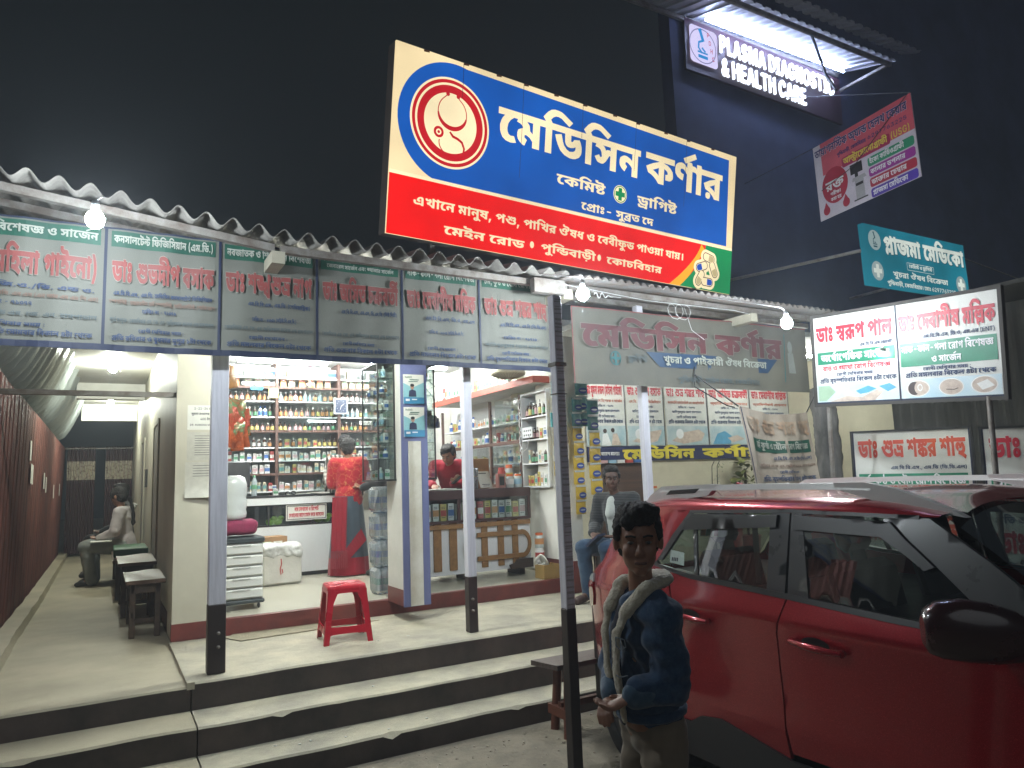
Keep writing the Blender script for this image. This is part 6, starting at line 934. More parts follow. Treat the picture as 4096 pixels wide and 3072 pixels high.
# upper building and canopy
UB = Th('upper_building', 'dark two storey building wall behind the signboards', 'building', (8, 6.6, 3.5))
m = MB(); m.box(6.3, 30, 6.56, 6.76, 3.45, 12); UB.add(m, 'wall', mat('upper_wall', (.055, .07, .14), .85, col2=(.03, .04, .085), sc_=1.2, bump=.1))
m = MB(); m.box(9.62, 14, 6.56, 6.7, .4, 3.45); UB.add(m, 'wall', mat('upper_wall_dark', (.10, .10, .10), .8))
sb = Sign((5.2,6.545,3.78),(1,0,0),(0,0,-1),4,.5)
sb.text('faint', TL([29,30,4,12,31,32,11,6,30,7]), .6, .10, 2.9, .30, o=.004); sb.text('faint', TL([41,5,4,11,34,4]), 3.0, .10, 4.4, .30, o=.004)
UB.add(sb.mb('faint'), 'painted_lettering', mat('faint_letters', (.07, .08, .09), .8))
cn = MB(); n = 300; V = []
for i in range(n + 1):
 x = 5.0 + 4.7 * i / n; k_ = (x / .16) % 1; zz = .022 if k_ < .62 else 0; zz += .006 if .28 < k_ < .34 else 0
 V += [(x,5.62,7.40 + zz),(x,6.55,7.70 + zz),(x,5.62,7.408 + zz),(x,6.55,7.708 + zz)]
cn._add(V,[f for i in range(n) for f in ((4*i,4*i+1,4*i+5,4*i+4),(4*i+2,4*i+6,4*i+7,4*i+3),(4*i,4*i+4,4*i+6,4*i+2))])
cnp = Th('upper_canopy', 'corrugated metal canopy lit from below above the glowing English sign', 'canopy', (7.3, 6.5, 7.5))
cnp.add(cn, 'sheet', mat('canopy_sheet', (.55, .56, .62), .45, metal=.3, sc_=3))
m = MB(); m.box(5.0, 9.66, 5.66, 5.70, 7.34, 7.398); m.box(5.0, 9.66, 6.5, 6.54, 7.62, 7.68); m.box(9.62, 9.66, 5.70, 6.5, 7.36, 7.40); cnp.add(m, 'purlin', STEEL)
m = MB(); m.tube([(6.95, 4.72, 5.82), (7.35, 5.1, 6.3), (8.0, 5.72, 7.42)], .018, 6); solo(m, 'cable', BLACK, 'thick black cable crossing in front of the glowing English letters', 'cable')
m = MB(); m.tube([(6.7, 6.30, 7.56), (9.5, 6.30, 7.56)], .014, 8); solo(m, 'tube_light', emis('canopy_fill', (.50, .62, 1.0), 130), 'long added bluish fill tube under the upper canopy above the English sign', 'lamp')  # added fill lamp that brightens canopy, wall and mist in blue
# second corrugated edge beyond the canopy
cn = MB(); V = []; n = 200
for i in range(n + 1):
 x = 6.5 + 3.4 * i / n; k_ = (x / .17) % 1; zz = .05 * (1 if k_ < .5 else 0) - .02
 V += [(x,5.35,7.44 + zz),(x,5.62,7.56 + zz)]
cn._add(V, [(2*i, 2*i+1, 2*i+3, 2*i+2) for i in range(n)]); solo(cn, 'roof_edge', mat('edge_grey', (.30, .30, .33), .6, metal=.3), 'ribbed roof edge sticking out above the upper canopy', 'roof edge', base=(8, 5.5, 7.5))
# ---------------------------------------------------------------- hanging projecting banner
r,d = axes(-95.6,0,-1.14)
s = Sign((6.847,5.009,5.239),r,d,1.222,.86)
root = thing('hanging_banner', 'pink and white banner of services hanging on wires below the upper canopy', 'banner', (6.85, 4.4, 4.5))
s.slab(.01); s.rect('pink', 0.1, 0, 1.222, .37, .001)
s.text('halo', T([46,23,62,23,97,49,45,90,20,999,30,42,-50,0,0,51,23,84,999,30,18,67,65,19,999,30,18,20,62,23,57]), .02, .055, 1.17, .085, grow=22, o=.003); s.text('navy', T([46,23,62,23,97,49,45,90,20,999,30,42,-50,0,0,51,23,84,999,30,18,67,65,19,999,30,18,20,62,23,57]), .02, .055, 1.17, .085, o=.0045)
s.text('navy', T([44,-66,2,0,64,84,81,23,116,71,77,999,30,18,20,23,98,45,81,67,23,57]), .31, .205, .68, .038); s.text('navy', TL([24,16,25,26,26,24,27,16,16,28]), .70, .195, 1.16, .042)
s.poly('magenta', rrect(.36, .285, .95, .395, .02), .003)
s.text('yellow', T([58,69,23,18,47,23,18,49,23,70,23,56,71]), .38, .30, .92, .065, o=.005); s.text('yellow', TL([9,10,11,12,13]), .96, .29, 1.18, .07, o=.005)
for k_, (t_, cl) in enumerate(((T([72,18,20,23,999,30,20,23,45,46,-43,-18,0,73,70,23,56,71]), 'green'), (T([20,23,65,23,57,999,30,46,44,65,23,57]), 'purple'), (T([46,23,113,23,57,999,30,18,98,114,23,57]), 'redd'), (T([126,23,48,61,23,999,30,18,61,45,46,18,20,23]), 'blue'))):
 v = .425 + .112 * k_; s.poly(cl, rrect(.67, v, 1.2, v + .098, .025), .003); s.text('white', t_, .69, v + .022, .69 + .40, .05, o=.005)
s.disc('redd', .24, .53, .17, o=.003, n=30, ry=.20); s.text('white', T([57,113]), .12, .47, .36, .10, o=.005); s.text('white', T([44,57,71,115,23]), .17, .60, .31, .035, o=.005); s.text('white', T([20,57,23,999,30,67,62]), .17, .66, .31, .035, o=.005)
for u in (.10, .36): s.disc('redd', u, .775, .045, o=.003, n=16, ry=.05); s.poly('redd', [(u - .04, .76), (u, .68), (u + .04, .76)], .0036)
s.rect('dark', .45, .41, .60, .52, .003); s.rect('dark', .50, .52, .54, .56, .003); s.poly('grey', [(.47, .56), (.62, .56), (.64, .60), (.46, .60)], .003); s.rect('grey', .49, .60, .60, .80, .0032); s.rect('dark', .46, .80, .63, .815, .004); s.rect('dark', .50, .63, .59, .66, .004)
s.done(root, {'panel': mat('hb_white', (.62, .58, .66), .6, sc_=3), 'pink': mat('hb_pink', (.62, .10, .14), .6), 'navy': mat('hb_navy', (.05, .04, .16), .6), 'halo': mat('hb_halo', (.75, .7, .75), .6), 'magenta': mat('hb_mag', (.40, .02, .09), .6), 'yellow': mat('hb_yel', (.75, .60, .08), .6), 'green': mat('hb_gr', (.02, .28, .14), .6),
'purple': mat('hb_pur', (.32, .03, .30), .6), 'redd': mat('hb_red', (.42, .02, .05), .6), 'blue': mat('hb_blue', (.08, .04, .38), .6), 'white': WHLAM, 'dark': BLACK, 'grey': mat('hb_grey', (.4, .4, .42), .6)},
{'panel': 'cloth', 'pink': 'pink_field', 'navy': 'name_lettering', 'halo': 'name_outline', 'magenta': 'magenta_strip', 'yellow': 'yellow_lettering', 'green': 'service_strip', 'purple': 'service_strip', 'redd': 'blood_drop', 'blue': 'service_strip', 'white': 'strip_lettering', 'dark': 'scanner_picture', 'grey': 'scanner_picture'})
m = MB(); m.tube([s.at(1.222,0),(8.3,6.5,6.95)],.005,5); m.tube([s.at(0,0),(7.4,6.5,5.5)],.005,5); m.tube([s.at(1.2,.0,.01),s.at(.55,.45,.05),s.at(.1,.55,.05)],.004,5)
solo(m, 'wire', BLACK, 'thin wire holding the hanging banner of services to the wall', 'wire')
# ---------------------------------------------------------------- teal signboard
r,d = axes(1.63,-.26,-.8)
s = Sign((7.186,4.729,4.326),r,d,2.069,.69)
root = thing('teal_signboard', 'teal lit signboard with bold white Bengali letters between the projecting boards', 'signboard', (8.2, 4.75, 3.7))
s.slab(.06)
s.text('dark', T([126,23,48,61,23,999,30,18,61,45,46,18,20,23]), .355, .110, 2.03, .185, grow=26, o=.003); s.text('white', T([126,23,48,61,23,999,30,18,61,45,46,18,20,23]), .35, .105, 2.02, .185, grow=14, o=.005)
s.text('white', T([18,20,45,61,90,999,30,73,999,30,96,23,45,97,90]), .80, .385, 1.28, .040)
for q in ((.765, .365, 1.315, .370), (.765, .450, 1.315, .455), (.765, .37, .770, .45), (1.31, .37, 1.315, .45)): s.rect('white', *q, .003)
s.text('white', T([75,-66,0,0,98,57,23,999,30,79,76,80,999,30,45,81,18,100,68,23]), .462, .500, 1.595, .060); s.text('white', T([44,-66,2,0,64,84,81,23,116,71,77,999,30,18,20,23,98,45,81,67,23,57,82,999,30,18,61,23,63,999,30,24,16,25,26,26,24,27,16,16,28]), .335, .620, 1.75, .044)
s.disc('disc', .184, .172, .115, o=.003); micro(s, 'dark', .18, .17, .42, .005)
for u in (.178, 1.895): s.disc('disc', u, .525, .11, o=.003); s.rect('white', u - .025, .45, u + .025, .60, .005); s.rect('white', u - .075, .50, u + .075, .55, .0056)
s.done(root, {'panel': emis('teal_glow', (.012, .26, .36), .62, .35, 1.2), 'dark': emis('teal_dark', (.02, .12, .16), .5), 'white': emis('teal_white', (.80, .88, .80), .75, .2), 'disc': emis('teal_disc', (.42, .55, .55), .6)},
 {'panel': 'panel', 'dark': 'letter_shadow', 'white': 'lettering', 'disc': 'cross_disc'})
m = MB(); m.tube([s.at(0, .3, -.05), (6.9, 6.5, 4.1)], .02, 6); m.tube([s.at(2.0, .3, -.05), (9.4, 6.5, 4.1)], .02, 6); m.build('bracket', STEEL, root, M=Matrix.Translation(-root.location))
m = MB(); m.tube([(9.2, 4.8, 4.2), (12.5, 5.2, 4.15)], .008, 5); m.tube([(9.0, 4.4, 3.2), (9.4, 3.6, 3.6)], .006, 5); solo(m, 'wire', STEEL, 'thin pale wire running from the teal signboard into the dark', 'wire')
# ---------------------------------------------------------------- projecting framed board of two doctors
CL2 = mat('board_white', (.62, .62, .58), .35, col2=(.52, .52, .48), sc_=2, bump=.05); SKY = mat('board_sky', (.42, .58, .66), .5, col2=(.62, .68, .68), sc_=2); GRN2 = mat('board_green', (.015, .22, .12), .35); RED2 = mat('board_red', (.55, .025, .05), .4); SKN = mat('board_skin', (.60, .50, .42), .6, col2=(.45, .36, .30), sc_=20)
GLV = mat('board_glove', (.10, .35, .55), .5, sc_=12)
r,d = axes(-89.6,2.36,3.97)
s = Sign((5.783,4.403,3.068),r,d,1.611,.804)
root = thing('two_doctor_board', 'framed white board with two doctor panels and ear pictures, upper right behind the car', 'signboard', (5.8, 3.6, 2.2))
s.slab(.03); s.frame('frame', .028, .05)
s.rect('navy', .802, .0, .815, .804, .003); s.rect('navy', 0, .79, 1.611, .804, .003)
s.text('halo', T([46,23,63,999,30,111,112,44,999,30,44,23,65]), .03, .098, .77, .135, grow=26, o=.003); s.text('red', T([46,23,63,999,30,111,112,44,999,30,44,23,65]), .03, .098, .77, .135, grow=10, o=.005)
s.text('halo', T([46,23,63,999,30,18,59,81,23,103,71,76,999,30,61,64,86,20]), .83, .102, 1.585, .13, grow=26, o=.003); s.text('red', T([46,23,63,999,30,18,59,81,23,103,71,76,999,30,61,64,86,20]), .83, .102, 1.585, .13, grow=10, o=.005)
s.text('text', T([74,61,33,45,81,33,45,81,33,74,47,999,30,9,42,18,19,-43,-12,0,23,13]), .465, .280, .773, .028); s.text('text', T([74,61,33,45,81,33,45,81,33,74,47,77,999,30,45,46,33,73,77,999,30,74,61,33,74,47,999,30,9,3,31,6,13]), 1.026, .275, 1.579, .030)
s.rect('green', .03, .330, .781, .443, .003); s.text('wtx', T([42,18,19,-43,-12,0,23,18,44,45,46,20,999,30,47,23,18,48,-43,-9,0,49]), .068, .355, .734, .062, o=.006)
s.rect('green', .83, .332, 1.585, .527, .003); s.text('wtx', T([49,23,20,15,20,23,49,15,97,65,23,999,30,18,57,23,97,999,30,45,81,18,103,76,104]), .844, .358, 1.562, .055, o=.006); s.text('wtx', T([73,999,30,47,23,18,48,-43,-9,0,49]), 1.088, .455, 1.321, .050, o=.006)
s.text('red', T([81,23,68,999,30,73,999,30,127,51,23,19,23,999,30,18,57,23,97,999,30,45,81,18,103,76,104]), .079, .462, .738, .042); s.text('text', T([18,57,23,97,71,999,30,18,59,45,75,81,23,57,999,30,47,61,62,999,30,118]), .222, .530, .596, .026); s.text('text', T([55,45,68,999,30,81,-119,4,0,67,120,45,68,81,23,57,999,30,45,81,18,20,65,999,30,121,22,23,999,30,18,19,18,20]), .044, .578, .786, .036)
s.text('text', T([18,57,23,97,71,999,30,18,59,45,75,81,23,57,999,30,47,61,62,999,30,118]), 1.015, .542, 1.389, .026); s.text('text', T([55,45,68,999,30,61,122,65,81,23,57,999,30,45,81,18,20,65,999,30,121,22,23,999,30,18,19,18,20]), .865, .582, 1.565, .036)
s.rect('sky', .01, .635, .800, .79, .002); s.rect('sky', .818, .635, 1.60, .79, .002)
s.poly('skin', [(.12, .79), (.30, .74), (.46, .755), (.60, .70), (.66, .72), (.58, .79)], .003); s.poly('glove', [(.40, .70), (.52, .66), (.60, .69), (.52, .72), (.44, .73)], .0036); s.poly('glove', [(.62, .67), (.72, .65), (.78, .69), (.70, .72)], .0036); s.poly('grn3', [(.02, .64), (.14, .64), (.20, .70), (.10, .78), (.02, .78)], .0028)
for u, v in ((.962, .711), (1.228, .712), (1.475, .709)): s.disc('halo', u, v, .098, o=.003, n=30, ry=.068); s.disc('skin', u, v, .088, o=.0036, n=30, ry=.060)
s.disc('dark', .93, .71, .05, o=.0042, ry=.055, n=20); s.disc('skin', .975, .708, .042, o=.0048, ry=.052, n=20); s.disc('halo', .98, .705, .022, .014, o=.0054, ry=.03, n=20); s.stroke('dark', [(1.19, .73), (1.25, .735), (1.28, .725)], .006, .0048); s.poly('halo', [(1.42, .70), (1.50, .67), (1.55, .72), (1.46, .75)], .0042)
s.done(root, {'panel': CL2, 'frame': mat('frame_rust', (.06, .055, .05), .7, sc_=12), 'navy': NAVY, 'halo': mat('white2', (.75, .75, .72), .5), 'red': RED2, 'text': TXT, 'green': GRN2, 'wtx': WHLAM, 'sky': SKY, 'skin': SKN, 'glove': GLV, 'grn3': mat('pale_green', (.35, .5, .35), .6), 'dark': mat('pic_dark', (.08, .06, .06), .6)},
 {'panel': 'panel', 'frame': 'frame', 'navy': 'divider', 'halo': 'name_outline', 'red': 'red_lettering', 'text': 'small_print', 'green': 'green_band', 'wtx': 'band_lettering', 'sky': 'picture', 'skin': 'picture', 'glove': 'picture', 'grn3': 'picture', 'dark': 'picture'})
m = MB(); m.tube([s.at(1.5, .8), s.at(1.52, 2.1)], .02, 6); m.tube([s.at(.1, .8, -.02), s.at(.1, 2.1, -.02)], .02, 6); m.build('leg', STEEL, root, M=Matrix.Translation(-root.location))
# darkness wall behind boards: old brick shed with tiny holes
SH = Th('shed', 'dark corrugated shed wall behind the standing doctor boards', 'shed', (8.2, 4, 0))
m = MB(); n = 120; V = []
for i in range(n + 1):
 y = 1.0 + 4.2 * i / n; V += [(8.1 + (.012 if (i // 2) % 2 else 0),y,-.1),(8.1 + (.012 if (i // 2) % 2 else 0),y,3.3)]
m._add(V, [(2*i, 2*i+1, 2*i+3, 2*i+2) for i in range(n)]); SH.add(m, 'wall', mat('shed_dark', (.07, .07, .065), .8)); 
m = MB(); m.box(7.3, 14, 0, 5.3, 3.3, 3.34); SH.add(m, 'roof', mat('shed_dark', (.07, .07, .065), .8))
# ---------------------------------------------------------------- standing boards behind the car
def stand(P,yaw,W,H,name,cred,deg,hd,tail,label,names,lean=-2):
 r, d = axes(yaw, lean, 1); s = Sign(P, r, d, W, H); root = thing(name, label, 'signboard', (P[0], P[1] - W / 2, 0))
 s.slab(.02); s.frame('frame', .018, .03); s.rect('navy', 0, 0, .012, H, .002); s.rect('navy', W - .012, 0, W, H, .002)
 s.text('halo', name_t := names[0], .05, .080, W - .04, .165, grow=26, o=.003); s.text('red', name_t, .05, .080, W - .04, .165, grow=10, o=.005)
 s.text('text', names[1], W * .33, .330, W - .04, .030); s.rect('green', .04, .400, W - .04, .53, .003); s.text('wtx', names[2], .06, .43, W - .06, .068, o=.006)
 s.text('red', names[3], .08, .575, W - .08, .045); s.text('text', names[4], .2 * W, .655, .8 * W, .035); s.text('text', names[5], .04, .73, W - .04, .055)
 s.text('halo', names[6], .05, .86, W - .04, .165, grow=26, o=.003); s.text('red', names[6], .05, .86, W - .04, .165, grow=10, o=.005)
 s.text('text', names[5], .04, 1.12, W - .04, .055)
 s.done(root, {'panel': CL2, 'frame': BLACK, 'navy': NAVY, 'halo': MC['white2'], 'red': mat('board_orange', (.58, .10, .03), .45, col2=(.5, .05, .05), sc_=1.5) if cred else RED2, 'text': TXT, 'green': GRN2, 'wtx': WHLAM},
  {'panel': 'panel', 'frame': 'frame', 'navy': 'edge_stripe', 'halo': 'name_outline', 'red': 'red_lettering', 'text': 'small_print', 'green': 'green_band', 'wtx': 'band_lettering'})
stand((6.433, 4.574, 1.999), -68.8, .99, 1.75, 'standing_board', 1, 0, 0, 0, 'white board with orange doctor name standing directly behind the car roof', (T([46,23,63,999,30,78,108,999,30,103,109,57,999,30,103,23,110]), T([74,61,33,45,81,33,45,81,33,74,47,33,77,999,30,74,61,33,45,46,999,30,9,45,87,33,45,46,33,74,65,13]), T([98,61,-43,0,0,77,999,30,20,-66,-24,0,101,999,30,73,999,30,18,51,102,49,999,30,18,57,23,97,999,30,45,81,18,103,76,104]), T([81,23,68,999,30,73,999,30,127,51,23,19,23,999,30,18,57,23,97,999,30,45,81,18,103,76,104]), T([18,57,23,97,71,999,30,18,59,45,75,81,23,57,999,30,47,61,62,999,30,118]), T([55,45,68,999,30,78,100,81,23,57,999,30,45,81,20,23,65,999,30,121,22,23,999,30,18,19,18,20]), T([46,23,63,999,30,18,59,81,23,103,71,76,999,30,61,64,86,20])))
stand((6.50, 3.40, 1.95), -68.8, 1.05, 1.75, 'standing_board', 0, 0, 0, 0, 'white board with crimson doctor name cut off at the right edge behind the car', (T([46,23,63,999,30,47,-66,6,0,61,49,23,999,30,61,84,65]), T([74,61,33,74,47,33,77,999,30,45,46,33,64,48,33,73,33,83,45,46,33,999,30,74,84,999,30,73,33]), T([136,71,999,30,73,999,30,55,47,-117,6,0,45,68,999,30,18,57,23,97,999,30,45,81,18,103,76,104]), T([81,23,68,999,30,73,999,30,127,51,23,19,23,999,30,18,57,23,97,999,30,45,81,18,103,76,104]), T([18,57,23,97,71,999,30,18,59,45,75,81,23,57,999,30,47,61,62,999,30,118]), T([55,45,68,999,30,78,100,81,23,57,999,30,45,81,20,23,65,999,30,121,22,23,999,30,18,19,18,20]), T([46,23,63,999,30,42,45,47,68,999,30,98,100,81,68,106])), lean=-3)
# ---------------------------------------------------------------- sagging cloth notice
s = Sign((5.30,4.95,2.29),*axes(8.9,-4.3,1.0),1.244,.80)
root = thing('cloth_notice', 'sagging stained cloth notice with green strip tied by cords above the car', 'banner', (5.9, 5.0, 1.5))
def cat_(u,v,o=0): return Vector(_c(u + .09 * (v / .8) ** 1.2 * (1 - u / 1.244) ,v + .05 * math.sin(PI * min(1,max(0,u / 1.244))) * (1 - v),o + .02 * math.sin(u * 9 + v * 3) + .012 * math.sin(u * 21)))
_c = s.at; s.at = cat_; s.lift = .012
m = s.mb('panel'); V = [s.at(1.244 * i / 40, .8 * j / 12) for j in range(13) for i in range(41)]
m._add(V,[(j*41+i,(j+1)*41+i,(j+1)*41+i+1,j*41+i+1) for j in range(12) for i in range(40)],True)
s.text('orange', T([46,23,63,999,30,78,108,999,30,103,109,57,999,30,103,23,110]), .05, .085, 1.2, .14, grow=8, o=.007)
for q in range(10): s.rect('green', .10 + .11 * q, .29, .10 + .11 * (q + 1), .42, .005)
s.text('wtx', T([98,61,-43,0,0,999,30,20,-66,-24,0,101,999,30,73,999,30,18,51,102,49,999,30,18,57,23,97,999,30,45,81,18,103,76,104]), .13, .325, 1.15, .06, o=.010)
s.text('text', T([74,61,33,45,81,33,45,81,33,74,47,33,33,999,30,74,61,33,45,46,999,30,9,45,87,33,45,46,33,74,65,13]), .43, .465, 1.18, .03, o=.007); s.text('fad', T([18,20,23,98,45,81,67,23,57,999,30,74,61,33,999,30,18,48,33,999,30,74,49,33,999,30,18,61,45,46,99,51,23,65,999,30,20,18,65,48,999,30,74,84,999,30,67,23,47,44,23,68,23,65]), .15, .545, 1.2, .025, o=.007)
s.text('text', T([18,57,23,97,71,999,30,18,59,45,75,81,23,57,999,30,47,61,62,999,30,118]), .5, .61, .9, .025, o=.007); s.text('text', T([55,45,68,999,30,81,-119,4,0,67,120,45,68,81,23,57,999,30,45,81,20,23,65,999,30,121,22,23,999,30,18,19,18,20]), .2, .67, 1.18, .045, o=.007)
for q in range(10): s.rect('navy', .02 + .12 * q, .775, .02 + .12 * (q + 1), .79, .005)
for q in range(8): s.rect('navy', .012, .1 * q, .022, .1 * (q + 1), .005)
s.done(root, {'panel': mat('notice_cloth', (.46, .40, .33), .8, col2=(.30, .25, .20), sc_=2.2, bump=.3, bsc=9), 'orange': mat('notice_orange', (.34, .20, .12), .7, col2=(.42, .34, .26), sc_=6), 'green': GRN, 'wtx': WTX, 'text': TXT, 'fad': FAD, 'navy': NAVY},
 {'panel': 'cloth', 'orange': 'faded_name', 'green': 'green_strip', 'wtx': 'strip_lettering', 'text': 'small_print', 'fad': 'faded_print', 'navy': 'edge_stripe'})
m = MB(); m.tube([s.at(0, 0), (4.98, 5.18, 2.62)], .008, 5); m.tube([s.at(1.24, 0), (6.86, 5.2, 2.6)], .006, 5); m.tube([(5.0, 5.19, 2.7), (4.96, 5.17, 2.5), (5.2, 5.0, 2.3), (5.26, 4.96, 2.28)], .006, 5); solo(m, 'cord', BLACK, 'dark cords tying up the corners of the sagging cloth notice', 'cord')
# weathered tree trunk post
m = MB(); m.tube([(6.93 + .03 * math.sin(i * 1.3),5.25,i * .32) for i in range(9)],[.17,.15,.14,.15,.145,.14,.13,.14,.12],14)
o = m.remesh('tree_trunk', mat('bark', (.24, .23, .22), .9, col2=(.05, .05, .05), sc_=4, stretch=(1, 1, .3), bump=.8, bsc=14), None, voxel=.025, it=2, disp=lambda c: .02 * noise.noise(c * 7) + .008 * noise.noise(c * 25))
tag(o, 'rough grey weathered tree trunk standing right of the sagging cloth notice', 'tree trunk')
# ---------------------------------------------------------------- neighbour wall with posters
NW = Th('neighbour_building', 'cream wall of the neighbouring bay with dark brown shutter door', 'building', (6.5, 7.9, .47))
m = MB(); m.box(4.46, 9.6, 7.74, 7.9, .47, 3.3); NW.add(m, 'wall', CREAM)
m = MB(); m.box(9.4, 9.6, 5.2, 7.74, .47, 3.3); NW.add(m, 'wall', CREAM)
m = MB(); m.box(4.46, 9.6, 5.9, 7.9, 3.3, 3.36); NW.add(m, 'ceiling', WHITE)
m = MB(); m.box(5.60, 6.40, 7.70, 7.738, .48, 1.83); dr = NW.add(m, 'shutter_door', mat('shutter', (.09, .045, .03), .5, col2=(.05, .028, .02), sc_=2, stretch=(.4, 1, 14), bump=.3))
m = MB(); m.box(5.54, 5.60, 7.69, 7.738, .48, 1.86); m.box(4.62, 4.68, 7.66, 7.739, .47, 2.6); NW.add(m, 'door_frame', BLACK)
DXn = [5.42,6.14,6.62,7.62,8.72,9.38]
PX = [(5.46,6.12),(6.14,6.80),(6.83,7.62),(7.64,8.50),(8.52,9.36)]
PT = [(T([46,23,63,999,30,47,-66,6,0,61,49,23,999,30,61,84,65,999,30,9,61,45,67,65,23,999,30,97,23,72,18,49,23,13]),T([55,47,-117,6,0,45,68,999,30,18,57,23,97,999,30,45,81,18,103,76,104,999,30,73,999,30,47,23,18,48,-43,-9,0,49])),(T([46,23,63,999,30,78,87,59,71,44,999,30,81,47,23,20]),T([74,61,33,45,46,33,999,30,18,61,45,46,45,47,49,999,30,64,56,64,48,45,47,62,23,49])),(T([46,23,63,999,30,78,108,999,30,103,109,57,999,30,103,23,110]),T([20,49,47,23,65,18,22,54,999,30,46,23,61,-43,0,0,23,18,22,23,65,64,48,90,999,30,74,81,91,999,30,20,47,18,61,18,22,23,65,64,48,90])),(T([46,23,63,999,30,42,45,47,68,999,30,98,100,81,68,106]),T([42,-50,0,0,51,23,45,47,52,53,51,23,54,999,30,55,18,56,47,23,57])),(T([46,23,63,999,30,18,59,81,23,103,71,76,999,30,61,64,86,20]),T([42,-50,0,0,51,23,45,47,52,53,51,23,54,999,30,55,18,56,47,23,57]))]
WHO = ['leftmost, with a woman in white', 'second, behind the white post', 'third, with a pale foot picture', 'fourth, with a blue surgery picture', 'rightmost, half hidden by the framed board']
for i,((xa,xb),(nm,hd)) in enumerate(zip(PX,PT)):
 s = Sign((xa,7.72,3.02),(1,0,0),(0,0,-1),xb - xa,.96); W = xb - xa
 root = thing('doctor_poster', 'white doctor poster on the cream neighbour wall, ' + WHO[i], 'poster', (xa, 7.72, 2.06))
 s.slab(.015); s.rect('navy', W - .012, 0, W, .96, .003)
 s.text('red', nm, .03, .16, W - .04, .11, grow=6, o=.004); s.text('fad', hd, .05, .34, W - .05, .035, o=.004); s.text('text', T([18,57,64,48,63,999,30,49,91,999,30,15,999,30,134,124,123,134,129]), .3 * W, .41, .7 * W, .028)
 s.text('text', T([58,64,65,44,-66,2,0,57,59,-66,5,0,62,23,57,999,30,18,48,65,23,999,30,67,23,47,44,23,68,23,65]), .15 * W, .475, .85 * W, .03); s.text('text', T([18,57,23,97,71,999,30,18,59,45,75,81,23,57,999,30,47,61,62,999,30,118]), .25 * W, .55, .75 * W, .03); s.text('text', T([55,45,68,999,30,78,100,81,23,57,999,30,45,81,20,23,65,999,30,121,22,23,999,30,18,19,18,20]), .04, .61, W - .05, .045, o=.004)
 s.rect('sky', .01, .69, W - .015, .955, .003)
 if i == 0: s.disc('dark', .30, .76, .03, o=.006); s.poly('shirt', [(.24, .95), (.26, .80), (.34, .79), (.40, .95)], .005); s.disc('dark', .50 * W + .1, .75, .03, o=.006); s.poly('skin', [(.40, .95), (.43, .80), (.5, .79), (.56, .95)], .005)
 elif i in (1,2): 
  s.poly('skin', [(.08, .90), (.30, .78), (.60, .74), (W - .08, .80), (W - .15, .90), (.30, .94)], .005); s.disc('white', .3 * W, .80, .07, o=.006)
 else: s.poly('glove', [(.05, .95), (.15, .80), (.30, .76), (.45, .84), (.40, .95)], .005); s.poly('skin', [(.35, .86), (.55, .82), (.70, .88), (.45, .93)], .006)
 s.done(root, {'panel': mat('poster_white', (.62, .63, .60), .45, sc_=2), 'navy': NAVY, 'red': RED2, 'fad': mat('poster_salmon', (.5, .15, .1), .6), 'text': TXT, 'sky': mat('poster_sky', (.28, .42, .48), .5, col2=(.5, .56, .56), sc_=3), 'dark': MC['pic_dark'], 'shirt': WHLAM, 'skin': SKN, 'glove': GLV, 'white': WHLAM},
  {'panel': 'sheet', 'navy': 'divider', 'red': 'name_lettering', 'fad': 'subtitle', 'text': 'small_print', 'sky': 'picture_background', 'dark': 'picture_hair', 'shirt': 'picture_shirt', 'skin': 'picture_skin', 'glove': 'picture_glove', 'white': 'picture_light'})
s = Sign((5.46,7.716,2.055),(1,0,0),(0,0,-1),3.9,.20)
root = thing('name_strip', 'navy strip with bold yellow Bengali shop name below the doctor posters', 'banner', (5.46, 7.716, 1.85))
s.slab(.012); s.text('wtx', T([58,44,49,23,18,59,57,999,30,58,18,57,23,60,51,999,30,20,23,61,49,23,62,63]), .03, .075, .52, .045); s.text('yel', T([18,61,45,46,45,47,49]), .58, .045, 1.85, .13, grow=16); s.text('yel', T([20,94,-43,-4,0,23,57]), 2.02, .045, 3.2, .13, grow=16)
s.done(root, {'panel': mat('strip_navy', (.012, .018, .08), .5), 'wtx': WHLAM, 'yel': mat('strip_yellow', (.72, .60, .05), .5)}, {'panel': 'cloth', 'wtx': 'white_lettering', 'yel': 'yellow_lettering'})
# ---------------------------------------------------------------- ceiling tube lights of the shop
for x, y, l in ((1.9, 7.9, 'white tube light on the shop ceiling over the left counter side'), (1.95, 9.3, 'white tube light on the shop ceiling close to the back shelves'), (3.5, 7.7, 'white tube light on the shop ceiling over the wooden counter'), (3.6, 9.2, 'white tube light on the shop ceiling in the back right corner')):
 L = Th('tube_light', l, 'lamp', (x, y, 3.3), 'tube lights on the shop ceiling')
 m = MB(); m.tube([(x - .55, y, 3.255), (x + .55, y, 3.255)], .018, 10); L.add(m, 'tube', emis('tube_glow2', (.95, 1.0, .97), 290))
 m = MB(); m.box(x - .58, x + .58, y - .02, y + .02, 3.285, 3.318); L.add(m, 'batten', WHLAM)
